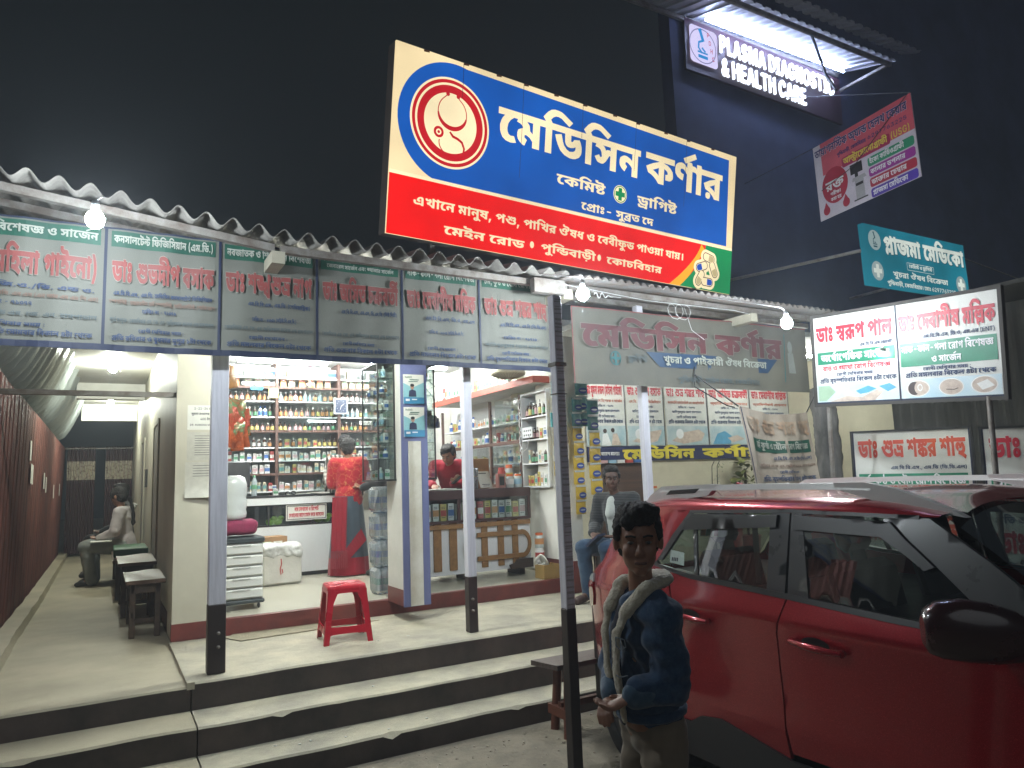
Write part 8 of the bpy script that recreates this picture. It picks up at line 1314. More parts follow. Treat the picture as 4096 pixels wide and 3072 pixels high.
def jar(x, y, z, r, h, lid, lab, body=CLB, band=LM['white'], nm='jar'):
 o = Th(nm, lab, 'jar', (x, y, z)); m = MB(); m.lathe([(r * .9, .001), (r, .01), (r, h * .8), (r * .8, h * .86)], (x, y, z), n=14); o.add(m, 'body', body); m = MB(); m.lathe([(r * .85, h * .85), (r * .85, h), (r * .8, h * 1.01)], (x, y, z), n=14); o.add(m, 'lid', lid); m = MB(); m.lathe([(r + .0015, h * .25), (r + .0015, h * .65)], (x, y, z), n=14); o.add(m, 'label', band)
ORL = mat('orange_lid', (.65, .13, .02), .35)
jar(4.02, 7.22, 1.581, .045, .15, ORL, 'orange lidded jar with white label, left one of the front pair on the counter'); jar(4.125, 7.22, 1.581, .045, .15, ORL, 'orange lidded jar, right one of the front pair on the counter', band=LM['lightblue'])
jar(3.98, 7.34, 1.581, .045, .23, LM['red'], 'red topped jar behind the orange lidded jars', body=LM['red']); jar(4.09, 7.36, 1.581, .045, .26, ORL, 'tallest orange topped jar at the back of the counter', band=LM['yellow'])
jar(4.20, 6.93, .613, .05, .17, LM['white'], 'lowest black and white tin stacked beside the counter', body=BLACK, band=LM['orange']); jar(4.20, 6.93, .785, .05, .13, LM['white'], 'middle white tin stacked beside the counter', body=LM['white'], band=LM['red']); jar(4.20, 6.93, .917, .05, .16, ORL, 'topmost orange lidded jar stacked beside the counter', band=LM['orange'])
m = MB(); BX = Th('cardboard_box', 'small open yellow brown cardboard box holding papers by the right wall', 'box', (4.18, 6.73, .613)) 
m.box(4.08, 4.285, 6.66, 6.665, .614, .76); m.box(4.08, 4.285, 6.84, 6.845, .614, .76); m.box(4.08, 4.085, 6.665, 6.84, .614, .76); m.box(4.28, 4.285, 6.665, 6.84, .614, .76); m.box(4.085, 4.28, 6.665, 6.84, .614, .62); BX.add(m, 'box', mat('yellowcard', (.36, .23, .07), .7, sc_=8))
m = MB(); m.lathe([(.07, 0), (.08, .01), (.0, .012)], M=Matrix.Translation((4.15, 6.78, .79)) @ Matrix.Rotation(1.1, 4, 'Y'), n=20); m.tube([(4.12 + .06 * math.cos(a), 6.80 + .02 * math.sin(a * 2), .80 + .05 * math.sin(a)) for a in [i * .5 for i in range(16)]], .012, 6); solo(m, 'paper_roll', PAP, 'roll of pale strip and a lid sticking out of the cardboard box', 'roll')
# ---------------------------------------------------------------- right wall shelves
RS = Th('side_shelves', 'white side shelves with glass doors and brown rails along the right wall', 'shelves', (4.4, 8, 1.58))
m = MB(); m.box(4.25,4.55,6.745,6.765,1.58,2.66); m.box(4.25,4.55,7.30,7.32,1.58,2.66)
for z in (1.58,1.84,2.11,2.37,2.645): m.box(4.25,4.55,6.765,7.30,z - .008,z + .008)
m.box(4.545, 4.555, 6.745, 9.9, 1.56, 2.66); RS.add(m, 'white_unit', WHLAM)
m = MB()
for z in (1.86,2.35): m.box(4.27,4.53,7.34,9.56,z - .006,z + .006)
RS.add(m, 'shelf', WHLAM)
m = MB()
for y in (7.34,8.1,8.85,9.58): m.box(4.24,4.27,y - .015,y + .015,1.60,2.66)
for z in (2.11,1.60): m.box(4.235,4.265,7.34,9.58,z - .02,z + .02)
RS.add(m, 'brown_rail', WOODB)
m = MB(); m.box(4.245, 4.249, 7.36, 7.95, 2.14, 2.64); m.box(4.245, 4.249, 8.15, 8.8, 1.63, 2.08); m.box(4.245, 4.249, 7.4, 8.05, 1.63, 2.08); RS.add(m, 'sliding_glass', CLEARG)
for z, nm_ in ((1.588, 'lowest'), (1.848, 'second lowest'), (2.118, 'middle'), (2.378, 'top')):
 y = 6.80
 ks = rp_.sample(list(BOT) + list(CAR),4)
 while y < 7.27: put(rp_.choice(ks), f'{nm_} shelf, white side unit', 4.31, y, z, PI / 2 * -1 + rp_.uniform(-.2, .2), 1.1, 1.1, rp_.uniform(1.0, 1.5)); y += rp_.uniform(.055, .09)
for z, nm_ in ((1.622, 'bottom'), (1.867, 'lower'), (2.132, 'upper'), (2.357, 'highest')):
 y = 7.4; ks = rp_.sample(list(CAR), 4) + ['white bottle with blue cap']
 while y < 9.5: put(rp_.choice(ks), f'{nm_} long side shelf', 4.33, y, z, -PI / 2 + rp_.uniform(-.2, .2), 1.2, 1.1, rp_.uniform(.8, 1.4)); y += rp_.uniform(.07, .13)
LE = Th('wall_ledge', 'white wall ledge with red edge above the side shelves', 'ledge', (4.3, 8, 2.72)); m = MB(); m.box(4.10, 4.53, 6.75, 9.55, 2.735, 2.80); LE.add(m, 'slab', WHITE); m = MB(); m.box(4.085, 4.10, 6.75, 9.55, 2.725, 2.80); m.box(4.085, 4.53, 6.735, 6.75, 2.725, 2.80); LE.add(m, 'red_edge', mat('red_edge', (.40, .08, .05), .5))
y = 7.5
while y < 9.4: put(rp_.choice(list(CAR)), 'on red edged ledge', 4.2, y, 2.801, -PI / 2, 1.5, 1.3, rp_.uniform(1.2, 1.9)); y += rp_.uniform(.075, .11)
FA = Th('table_fan', 'cream round fan lying upside down over the red edged ledge', 'fan', (4.02, 7.05, 2.85))
m = MB(); m.lathe([(.05, .09), (.09, .085), (.19, .02), (.20, 0), (.19, -.015), (.10, -.05), (.03, -.055), (.001, -.055)], (3.98, 7.1, 2.87), n=32); FA.add(m, 'cage', mat('fan_cream', (.55, .50, .38), .4)); m = MB()
for i in range(32): a = 2 * PI * i / 32; m.tube([(3.98 + r_ * math.cos(a),7.1 + r_ * math.sin(a),2.87 + z) for r_,z in ((.195,-.018),(.10,-.056),(.04,-.062))],.003,4)
FA.add(m, 'cage_wire', mat('fan_wire', (.30, .27, .20), .4)); m = MB(); m.lathe([(.045, .08), (.05, .16), (.03, .17)], (3.98, 7.1, 2.87), n=16); FA.add(m, 'motor', mat('fan_cream', (.55, .50, .38), .4))
# white cordless camera and cable on the wall
m = MB(); m.ell((4.22, 7.35, 2.57), (.04, .05, .035), n=12, m=8); m.tube([(4.22, 7.35, 2.58), (4.24, 7.42, 2.63), (4.26, 7.5, 2.6)], .008, 6); solo(m, 'security_camera', WHLAM, 'small white dome camera on the side shelves', 'camera')
m = MB(); m.tube([(4.235, 7.33, 2.6 - .035 * i + .0) if i % 2 else (4.232, 7.30 + .02 * math.sin(i), 2.6 - .035 * i) for i in range(22)], .006, 5); m.tube([(4.23, 7.33, 2.1), (4.22, 7.25, 1.98), (4.225, 7.15, 2.02), (4.23, 7.1, 2.16)], .005, 5); solo(m, 'cable', WHLAM, 'white cable running down the side shelves to a green plug', 'cable')
m = MB(); m.box(4.232, 4.248, 7.05, 7.26, 2.14, 2.26); o = Th('switch_board', 'white switch board with dark sockets beside the side shelves', 'switch board', (4.24, 7.15, 2.2)); o.add(m, 'plate', WHLAM); m = MB()
for i in range(4):
 for j in range(2): m.box(4.229,4.232,7.07 + .045 * i,7.09 + .045 * i,2.16 + .05 * j,2.18 + .05 * j)
o.add(m, 'socket', BLACK)
# wire hanger with packets seen right of the pillar
WH = Th('packet_hanger', 'wire hanger with blue and white packets hanging beside the right showcase', 'packets', (2.86, 6.6, 2.6)); m = MB(); m.tube([(2.70, 6.5, 2.70), (2.95, 6.7, 2.60), (2.93, 6.72, 2.48), (2.72, 6.5, 2.58), (2.70, 6.5, 2.70)], .004, 5); WH.add(m, 'wire', mat('green_wire', (.02, .12, .08), .4)); rb = random.Random(9)
for i in range(10): m = MB(); packet(m, (2.80 + rb.uniform(-.08, .08), 6.6 + rb.uniform(-.08, .08), 2.30 + rb.uniform(-.05, .05)), .12, .10, rb.uniform(-.6, .6), rb.uniform(-1, 1)); WH.add(m, 'packet', mat('foil_bw' + str(i % 3), [(.5, .5, .5), (.05, .10, .35), (.35, .06, .05)][i % 3], .3, col2=(.5, .5, .52), sc_=20))
# snack strips at the right wall
SY = mat('snack_yellow', (.62, .42, .05), .3, sc_=8); SB_ = mat('snack_blue', (.04, .08, .35), .3); SP = mat('snack_pale', (.45, .50, .50), .3)
def strip(x,y,z1,n_,lab,w_=.13,h=.155,teal=0):
 o = Th('snack_strip', lab, 'snack packets', (x, y, z1), 'strips of yellow and blue snack packets')
 for i in range(n_):
  z = z1 - h * (i + .5); c = (x + .008 * math.sin(i * 2 + x * 9), y, z); m = MB(); packet(m, c, w_, h * .98, 0, .1 * math.sin(i), .014); b_ = o.add(m, 'packet', SY if i >= teal else mat('snack_teal', (.04, .22, .24), .35, col2=(.15, .3, .3), sc_=10))
  m = MB(); m.box(c[0] - w_ * .5, c[0] + w_ * .5, y - .017, y - .014, z + h * .36, z + h * .47); o.add(m, 'header', SP, b_)
  m = MB(); m._add([(c[0] + w_ * .36 * math.cos(a) + .01, y - .0185, z - .2 * h + .2 * h * math.sin(a)) for a in [2*PI*k_/14 for k_ in range(14)]], [tuple(range(14))]); o.add(m, 'logo_patch', SB_, b_)
  m = MB(); m._add([(c[0] + w_ * .26 * math.cos(a) + .01, y - .0195, z - .2 * h + .05 * h * math.sin(a)) for a in [2*PI*k_/10 for k_ in range(10)]], [tuple(range(10))]); o.add(m, 'logo_print', SP, b_)
strip(4.17, 6.40, 2.62, 6, 'strip of snack packets hanging left of the nearest post'); strip(4.40, 6.38, 2.52, 8, 'strip of snack packets just right of the nearest post', teal=2); strip(4.555, 6.30, 2.50, 6, 'longest front strip of snack packets near the seated man', .145, .17, teal=2); strip(4.50, 6.42, 2.72, 3, 'short strip of teal packets high above the yellow ones', .16, .17, teal=3)
m = MB(); m.tube([(4.08, 6.35, 2.68), (4.10, 6.36, 2.2), (4.09, 6.36, 1.9)], .012, 6); m.box(4.05, 4.10, 6.34, 6.36, 2.2, 2.35); solo(m, 'ribbon', mat('teal_ribbon', (.05, .3, .32), .5), 'teal ribbon hanging at the edge of the right shop wall', 'ribbon')
# ---------------------------------------------------------------- red plastic stool
RP = mat('red_plastic', (.46, .014, .030), .28, sc_=3, var=.3, bump=.02)
ST = Th('plastic_stool', 'red plastic stool standing on the concrete porch before the shop', 'stool', (1.70, 5.84, .472))
Ms = Matrix.Translation((1.70, 5.84, .472)) @ Matrix.Rotation(R(-6), 4, 'Z')
m = MB(); hh = .435
def sq(r,z,n=10,k=.25):
 P_ = []
 for cx_,cy_,a0 in ((1,1,0),(-1,1,90),(-1,-1,180),(1,-1,270)):
  for q in range(n // 2): a = R(a0 + 90 * q / (n // 2 - 1)); P_.append(Ms @ Vector((cx_ * r * (1 - k) + r * k * math.cos(a),cy_ * r * (1 - k) + r * k * math.sin(a),z)))
 return P_
rings = [sq(r_,z) for r_,z in ((.150,.385),(.152,.405),(.148,.428),(.138,hh),(.115,hh - .001),(.108,hh - .008),(.02,hh - .008))]
V = [p for r_ in rings for p in r_]; n = len(rings[0]); m._add(V,[(i*n+k_,i*n+(k_+1) % n,(i+1)*n+(k_+1) % n,(i+1)*n+k_) for i in range(6) for k_ in range(n)],True); m._add(rings[-1],[tuple(range(n))])
ST.add(m, 'seat', RP)
def sleg(cx_,cy_):
 m = MB()
 for (x0,y0,x1,y1,wx,wy) in ((cx_,cy_,0,0,1,0),(cx_,cy_,0,0,0,1)):
  pts = []
  for z,r_,w_ in ((.40,.148,.085),(.30,.158,.050),(.18,.170,.044),(.10,.178,.046),(0,.188,.040)):
   a = Vector((cx_ * r_,cy_ * r_,z)); b_ = a + (Vector((-cx_ * w_,0,0)) if wx else Vector((0,-cy_ * w_,0))); n_ = Vector((0,-cy_,0)) if wx else Vector((-cx_,0,0)); pts += [a,b_,b_ + n_ * .004,a + n_ * .004]
  pts = [Ms @ p for p in pts]; m._add(pts,[(4*i+q,4*i+(q+1) % 4,4*i+4+(q+1) % 4,4*i+4+q) for i in range(4) for q in range(4)])
 return m
for cx_, cy_ in ((1, 1), (-1, 1), (-1, -1), (1, -1)): ST.add(sleg(cx_, cy_), 'leg', RP)
m = MB()
for a in range(4):
 Mr = Ms @ Matrix.Rotation(R(90 * a), 4, 'Z'); n_ = 14
 V = []
 for i in range(n_ + 1):
  x = -.172 + .344 * i / n_; e = abs(x) / .172; V += [Mr @ Vector((x,-.1785 + .0,.075 - .03 * e ** 6)),Mr @ Vector((x,-.1735,.125 + .03 * e ** 6)),Mr @ Vector((x,-.1665,.125 + .03 * e ** 6)),Mr @ Vector((x,-.1715,.075 - .03 * e ** 6))]
 m._add(V,[(4*i+q,4*i+(q+1) % 4,4*i+4+(q+1) % 4,4*i+4+q) for i in range(n_) for q in range(4)])
 V = []
 for i in range(n_ + 1):
  x = -.148 + .296 * i / n_; e = abs(x) / .148; V += [Mr @ Vector((x,-.1508,.40)),Mr @ Vector((x,-.1530,.375 - .09 * e ** 5)),Mr @ Vector((x,-.1480,.375 - .09 * e ** 5)),Mr @ Vector((x,-.1458,.40))]
 m._add(V,[(4*i+q,4*i+(q+1) % 4,4*i+4+(q+1) % 4,4*i+4+q) for i in range(n_) for q in range(4)])
ST.add(m, 'brace', RP)
# ---------------------------------------------------------------- wooden tables in the passage and bench by the steps
def table(x0, x1, y0, y1, z0, z1, lab, name='wooden_bench', cat='bench', leg=.045, m_=WOODD, warp=.006, low=True, nl=4):
 T_ = Th(name,lab,cat,((x0+x1)/2,(y0+y1)/2,z0)); m = MB(); n_ = 10
 def tp(u,v): x = x0 + (x1 - x0) * u; y = y0 + (y1 - y0) * v; return (x,y,z1 + warp * math.sin(u * 5 + v * 4))
 m.grid(tp,n_,n_); m.grid(lambda u,v: (lambda p: (p[0],p[1],p[2] - .028))(tp(u,v)),n_,n_,flip=True)
 m.box(x0, x1, y0, y0 + .004, z1 - .028, z1 + warp * .5); m.box(x0, x0 + .004, y0, y1, z1 - .028, z1); m.box(x1 - .004, x1, y0, y1, z1 - .028, z1); T_.add(m, 'top', mat('worn_top', (.17, .10, .065), .4, col2=(.07, .04, .025), sc_=7, bump=.2) if m_ is WOODD else m_)
 i_ = .035
 for a, b_ in ((x0 + i_, y0 + i_), (x1 - i_ - leg, y0 + i_), (x0 + i_, y1 - i_ - leg), (x1 - i_ - leg, y1 - i_ - leg)): m = MB(); m.box(a, a + leg, b_, b_ + leg, z0, z1 - .03, b=.003); T_.add(m, 'leg', m_)
 m = MB(); m.box(x0 + i_,x1 - i_,y0 + i_ + .01,y0 + i_ + .03,z1 - .11,z1 - .03); m.box(x0 + i_,x1 - i_,y1 - i_ - .03,y1 - i_ - .01,z1 - .11,z1 - .03); m.box(x0 + i_ + .01,x0 + i_ + .03,y0 + i_,y1 - i_,z1 - .11,z1 - .03); m.box(x1 - i_ - .03,x1 - i_ - .01,y0 + i_,y1 - i_,z1 - .11,z1 - .03)
 if low: m.box(x0 + i_,x1 - i_,y0 + i_ + .01,y0 + i_ + .03,z0 + .12,z0 + .16); m.box(x0 + i_ + .012,x0 + i_ + .03,y0 + i_,y1 - i_,z0 + .17,z0 + .21)
 T_.add(m, 'rail', m_); return T_
table(.19, .50, 7.12, 8.05, .45, .93, 'nearest worn dark wooden bench along the passage wall'); table(.15, .50, 8.35, 9.5, .45, .98, 'second worn dark wooden bench along the passage wall'); table(.12, .50, 9.75, 12.3, .45, .90, 'farthest wooden bench in the passage with the seated people')
m = MB(); m.box(.13, .49, 9.8, 10.7, .935, 1.03, b=.01); solo(m, 'carton', mat('dark_green_card', (.03, .10, .045), .6, sc_=6), 'flat dark green carton lying on the farthest passage bench', 'carton')
BB = Th('wooden_bench', 'reddish wooden bench with grey top beside the nearest post', 'bench', (2.95, 4.1, -.03)); BRW = mat('bench_red_wood', (.14, .045, .025), .5, sc_=8, stretch=(1, 1, 4), bump=.1)
zt = .455; m = MB(); m.prism([(2.56, 4.40), (2.62, 4.16), (3.5, 4.16), (3.5, 4.40)], lambda x, y: (x, y, zt - .03), (0, 0, .032)); BB.add(m, 'top', mat('bench_top', (.12, .09, .08), .5, col2=(.06, .045, .04), sc_=6, stretch=(1, 6, 1), bump=.15))
for (a,b_) in (((2.74,4.22),(2.70,4.19)),((2.74,4.34),(2.71,4.37)),((3.3,4.22),(3.33,4.19)),((3.3,4.34),(3.33,4.37))):
 m = MB(); m.tube([(b_[0], b_[1], -.04), (a[0], a[1], zt - .03)], .036, 4); BB.add(m, 'leg', BRW)
m = MB(); m.box(2.68, 2.76, 4.17, 4.40, .10, .16); m.box(2.7, 3.36, 4.26, 4.30, .15, .19); BB.add(m, 'rail', BRW)
# plants and switch on the neighbour wall
PL = Th('potted_plant', 'leafy yellowish green plant climbing the cream wall above the car', 'plant', (8.0, 7.5, 1.2)); m = MB(); rl = random.Random(8)
def leaf(m,c,L,w_,az,el):
 M = Matrix.Translation(c) @ Matrix.Rotation(az, 4, 'Z') @ Matrix.Rotation(el, 4, 'Y'); n_ = 6; V = []
 for i in range(n_ + 1):
  t_ = i / n_; ww = w_ * math.sin(PI * min(1,t_ * .95 + .05)) ; V += [M @ Vector((L * t_,-ww,-.25 * L * t_ * t_ + .1 * ww)),M @ Vector((L * t_,0,-.25 * L * t_ * t_)),M @ Vector((L * t_,ww,-.25 * L * t_ * t_ + .1 * ww))]
 m._add(V,[(3*i+q,3*i+3+q,3*i+4+q,3*i+1+q) for i in range(n_) for q in (0,1)],True)
for i in range(46): leaf(m,(8.05 + rl.uniform(-.12,.12),7.5 + rl.uniform(-.1,.1),1.35 + rl.uniform(0,.45)),rl.uniform(.14,.26),rl.uniform(.03,.06),rl.uniform(0,6.3),rl.uniform(-.9,.6))
PL.add(m, 'leaves', mat('leaf_olive', (.22, .22, .05), .5, col2=(.10, .13, .03), sc_=9)); m = MB(); m.tube([(8.05, 7.5, .5), (8.03, 7.5, 1.0), (8.06, 7.5, 1.7)], .02, 6); PL.add(m, 'stem', WOODD); m = MB(); m.lathe([(.12, .47), (.16, .75), (.17, .76), (.15, .76)], (8.05, 7.5, 0), n=18); PL.add(m, 'pot', mat('pot_red', (.35, .03, .03), .5))
PL2 = Th('potted_plant', 'thin stemmed plant with feathery leaves on the cream wall near the white post', 'plant', (7.4, 7.55, .5)); m = MB()
for sx in (0,.10): m.tube([(7.45 + sx,7.55,.5),(7.43 + sx,7.55,1.2),(7.47 + sx,7.55,1.75),(7.52 + sx,7.55,1.82)],.006,5)
PL2.add(m, 'stem', mat('stem_dark', (.05, .05, .03), .7)); m = MB()
for i in range(44): leaf(m,(7.46 + rl.uniform(-.02,.22),7.54,1.35 + rl.uniform(0,.45)),rl.uniform(.04,.09),.008,rl.uniform(0,6.3),rl.uniform(-.6,.4))
PL2.add(m, 'leaves', mat('leaf_green', (.08, .14, .04), .5)); 
m = MB()
for i in range(9): leaf(m,(7.75 + rl.uniform(-.03,.03),7.5,1.1),rl.uniform(.25,.4),.018,rl.uniform(0,6.3),rl.uniform(-1.4,-.9))
m2 = Th('potted_plant', 'spiky bright leaves rising from a red pot just behind the car roof', 'plant', (7.75, 7.5, .5)); m2.add(m, 'leaves', mat('leaf_bright', (.10, .28, .05), .5)); m = MB(); m.lathe([(.10, .47), (.13, 1.05), (.14, 1.12), (.11, 1.12)], (7.75, 7.5, 0), n=16); m2.add(m, 'pot', MC['pot_red'])
m = MB(); m.box(6.42, 6.52, 7.71, 7.738, 1.55, 1.80); o = Th('wall_dispenser', 'small white and blue box with red tray on the cream wall', 'dispenser', (6.5, 7.72, 1.6)); o.add(m, 'box', WHLAM); m = MB(); m.box(6.42, 6.56, 7.68, 7.738, 1.48, 1.51); o.add(m, 'tray', ORL); m = MB(); m.box(6.425, 6.515, 7.706, 7.71, 1.56, 1.66); o.add(m, 'label', SB_)
for i in range(6):
 m = MB(); m.box(5.62 + .14 * i, 5.74 + .14 * i, 7.66, 7.70, 1.835, 1.875); solo(m, 'shelf_box', [LM['pink'], LM['lightblue'], LM['white'], LM['red'], LM['blue'], LM['white']][i], 'small flat box above the brown shutter door, ' + ORD[i + 1] + ' from the left', 'box', 'boxes above the shutter door')
# flower on the ground
m = MB()
for i in range(14): m.ell((1.86 + rl.uniform(-.03,.03),3.82 + rl.uniform(-.03,.03),gz(1.86,3.82) + .02 + rl.uniform(0,.02)),(.02,.014,.012),n=6,m=4)
solo(m, 'crumpled_wrapper', mat('pink_wrap', (.50, .12, .22), .5, col2=(.6, .4, .45), sc_=60), 'crumpled pink wrapper lying on the dirt at the bottom edge', 'wrapper')
# ---------------------------------------------------------------- red car,u along its length from the tail,w outward to the camera side
CXc,CY0 = 3.74,4.35
CAR_ = Th('parked_car', 'dark red compact car with silver roof rails parked tail towards the steps', 'car', (3.74, 2.35, -.08))
PAINT = mat('car_paint', (.36, .007, .016), .24, metal=.45, sc_=500, var=.25, spec=.5, coat=1.0, detail=1)
CBLK = mat('car_black', (.012, .012, .013), .35); CCLAD = mat('car_cladding', (.045, .045, .047), .5, sc_=60, bump=.1); CPILL = mat('car_pillar', (.045, .047, .048), .28)
SILV = mat('car_silver', (.78, .78, .76), .32, metal=.1, sc_=40, var=.1); CGL = glassm('car_glass', (.42, .48, .46), .22, .01); INT = mat('car_interior', (.035, .035, .037), .7)
def belt(u): return 1.07 + .05 * max(0,(1.9 - u)) - .035 * max(0,u - 1.9)
def cw(u,z):
 zb = 1.07
 if z <= zb:
  k = [(-.1,.84),(.2,.865),(.45,.885),(.62,.893),(.80,.902),(.90,.908),(.955,.915),(1.0,.902),(1.07,.880)]
  w_ = k[0][1]
  for (a,wa),(b,wb) in zip(k,k[1:]):
   if z >= a: w_ = wa + (wb - wa) * min(1,(z - a) / (b - a))
  # sculpted door: scoop below the shoulder line
  if .45 < z < .93: w_ -= .014 * math.sin(PI * (z - .45) / .48) * max(0,min(1,(u - .9) / .4)) 
 else: w_ = .880 - (z - zb) * .26 - (.10 * max(0,z - 1.44) ** 1.0)
 e = max(0,(.62 - u) / .62); w_ -= .20 * e ** 2.2 + (.05 * e if z > 1.1 else 0)
 e = max(0,(u - 3.2) / .8); w_ -= .22 * e ** 2.2
 for uc in (.66,3.24):   # flared arches
  r_ = math.hypot(u - uc,z - .23); w_ += .022 * max(0,1 - abs(r_ - .38) / .10) if z < .75 else 0
 return w_
def cp(u,z,off=0,side=1): return Vector((CXc - side * (cw(u,z) + off),CY0 - u,z))
def panel(name,poly,mt,off=0,step=.05,flange=.02,parent=None,side=1,cav=None,label=None,hs=.0):
 us = [p[0] for p in poly]; zs = [p[1] for p in poly]; ex = []
 P_ = []
 n = len(poly)
 for i in range(n):   # densify
  a,b = poly[i],poly[(i + 1) % n]; k = max(1,int(math.hypot(a[0]-b[0],a[1]-b[1]) / step)); P_ += [(a[0] + (b[0]-a[0]) * j / k,a[1] + (b[1]-a[1]) * j / k) for j in range(k)]
 zz = min(zs) + step / 2; lv = sorted(set([zz + step * i for i in range(int((max(zs) - min(zs)) / step) + 1)] + [z for z in (.45,.62,.80,.90,.955,1.0,1.07) if min(zs) < z < max(zs)]))
 for z in lv:
  u = min(us) + step / 2
  while u < max(us):
   if wn((u,z),[P_]) and min(math.hypot(u - p[0],z - p[1]) for p in P_) > step * .35: ex.append((u,z))
   u += step
 r = polyfill([P_],ex,1e-5); m = MB()
 vs = [cp(u,z,off,side) for u,z in r[0]]; fl = side < 0
 area = sum(P_[i][0] * P_[(i+1) % len(P_)][1] - P_[(i+1) % len(P_)][0] * P_[i][1] for i in range(len(P_)))
 m._add(vs,[t[::-1] if fl else t for t in r[1]],True)
 if flange:
  a = [cp(u,z,off,side) for u,z in P_]; b = [cp(u,z,off - flange,side) for u,z in P_]; k = len(P_)
  m._add(a + b,[(i,(i+1) % k,k + (i+1) % k,k + i) for i in range(k)])
 return CAR_.add(m,name,mt,parent,label)
def arch(uc,r_,a0,a1,n=16,zc=.23): return [(uc + r_ * math.cos(R(a0 + (a1 - a0) * i / n)),zc + r_ * math.sin(R(a0 + (a1 - a0) * i / n))) for i in range(n + 1)]
seamB = [(1.835,.35),(1.815,.47),(1.812,.74),(1.825,.90),(1.86,1.0),(1.885,belt(1.885))]
GB = [(.93,1.155),(1.03,1.125),(1.22,1.105),(1.88,1.075),(2.40,1.045),(2.95,1.03)]   # bottom of windows
for sd in (1,-1):
 q = 'right ' if sd > 0 else 'left '
 # rear quarter with the arch and the D pillar
 quarter = [(.03,.22),(.28,.22)] + arch(.66,.385,178,32) + [(1.07,.60),(1.12,.80),(1.10,.95),(1.02,1.118),(.95,1.135),(.925,1.165),(1.03,1.30),(1.145,1.435),(1.155,1.462),(.72,1.468),(.60,1.452),(.50,1.36),(.36,1.16),(.26,1.06),(.17,.98),(.13,.90),(.12,.74),(.10,.62),(.03,.52)]
 panel('rear_quarter', quarter, PAINT, side=sd)
 rd = [(1.03,.43),(1.055,.38),(1.10,.35),(1.17,.35),(1.25,.40),(1.40,.425),(1.55,.40),(1.829,.352)] + seamB[1:] + [(1.55,belt(1.55)),(1.22,1.10),(1.04,1.113),(1.112,.95),(1.13,.80),(1.078,.60),(1.02,.47)]
 rd = [(u,z - .03) if z < .5 else (u,z) for u,z in rd]
 panel('rear_door', rd, PAINT, side=sd)
 fd = [(u + .009,z) for u,z in seamB][::-1] + [(2.3,.36),(2.84,.36),(2.90,.60),(2.93,.90),(2.96,1.02),(2.5,belt(2.5)),(2.2,belt(2.2))]
 d1 = panel('front_door', fd, PAINT, side=sd)
 panel('front_fender', [(2.85, .36)] + arch(3.24, .385, 160, 0) + [(3.93, .24), (3.96, .60), (3.93, .80), (3.6, .95), (2.97, 1.02), (2.94, .90), (2.91, .60)], PAINT, side=sd)
 # cladding on the sill and round the arches
 panel('sill_cladding', [(1.03, .14), (2.86, .14), (2.86, .352), (1.835, .315), (1.55, .37), (1.40, .395), (1.25, .372), (1.17, .325), (1.08, .32)], CCLAD, off=.012, side=sd)
 for uc in (.66,3.24):
  panel('arch_cladding', arch(uc, .415, 175, 20) + arch(uc, .36, 20, 175), CCLAD, off=.010, side=sd, flange=.05)
 # black window surround,pillars,glass
 panel('window_seal', [(.90, 1.15), (.93, 1.135), (1.22, 1.093), (1.88, 1.063), (2.40, 1.035), (2.96, 1.015), (2.96, 1.035), (2.40, 1.062), (1.88, 1.088), (1.22, 1.118), (.96, 1.148), (.935, 1.168)], CBLK, off=.008, flange=.02, side=sd)
 panel('window_seal', [(1.16, 1.462), (1.86, 1.480), (2.52, 1.466), (2.52, 1.450), (1.86, 1.462), (1.17, 1.444)], CBLK, off=.008, side=sd)
 panel('pillar', [(.935, 1.165), (.98, 1.175), (1.10, 1.33), (1.185, 1.435), (1.16, 1.455), (1.04, 1.32)], CPILL, off=.004, side=sd)
 panel('pillar', [(1.255, 1.115), (1.285, 1.113), (1.225, 1.40), (1.198, 1.40)], CPILL, off=.003, side=sd, flange=.01)
 panel('pillar', [(1.765, 1.09), (1.875, 1.085), (1.862, 1.462), (1.745, 1.462)], CPILL, off=.003, side=sd)
 panel('pillar', [(1.892, 1.084), (2.01, 1.078), (1.935, 1.462), (1.873, 1.462)], CPILL, off=.004, side=sd)
 panel('pillar', [(2.36, 1.448), (2.56, 1.455), (2.80, 1.30), (3.02, 1.14), (3.05, 1.03), (2.88, 1.035), (2.62, 1.25), (2.44, 1.385), (2.36, 1.41)], CPILL, off=.003, side=sd)
 panel('rear_quarter_glass', [(.96, 1.160), (1.26, 1.122), (1.21, 1.40), (1.16, 1.40), (1.08, 1.30)], CGL, off=-.002, flange=0, side=sd)
 panel('rear_window', [(1.28, 1.12), (1.77, 1.095), (1.75, 1.46), (1.22, 1.44), (1.23, 1.39)], CGL, off=-.002, flange=0, side=sd)
 panel('front_window', [(2.0, 1.085), (2.90, 1.04), (2.62, 1.26), (2.43, 1.395), (2.38, 1.45), (1.94, 1.46)], CGL, off=-.002, flange=0, side=sd)
 # rain visors
 panel('rain_visor', [(1.135, 1.352), (1.80, 1.392), (1.80, 1.450), (1.20, 1.442), (1.15, 1.40)], CBLK, off=.022, flange=.022, side=sd)
 panel('rain_visor', [(1.90, 1.386), (2.36, 1.372), (2.47, 1.31), (2.56, 1.25), (2.60, 1.268), (2.47, 1.37), (2.40, 1.435), (1.90, 1.452)], CBLK, off=.022, flange=.022, side=sd)
 # gutter panel between seal and roof
 m = MB()
 def gut(u): return 1.478 + (.004 if u < 2.4 else 0) - .02 * max(0,(1.1 - u)) - .03 * max(0,u - 2.3)
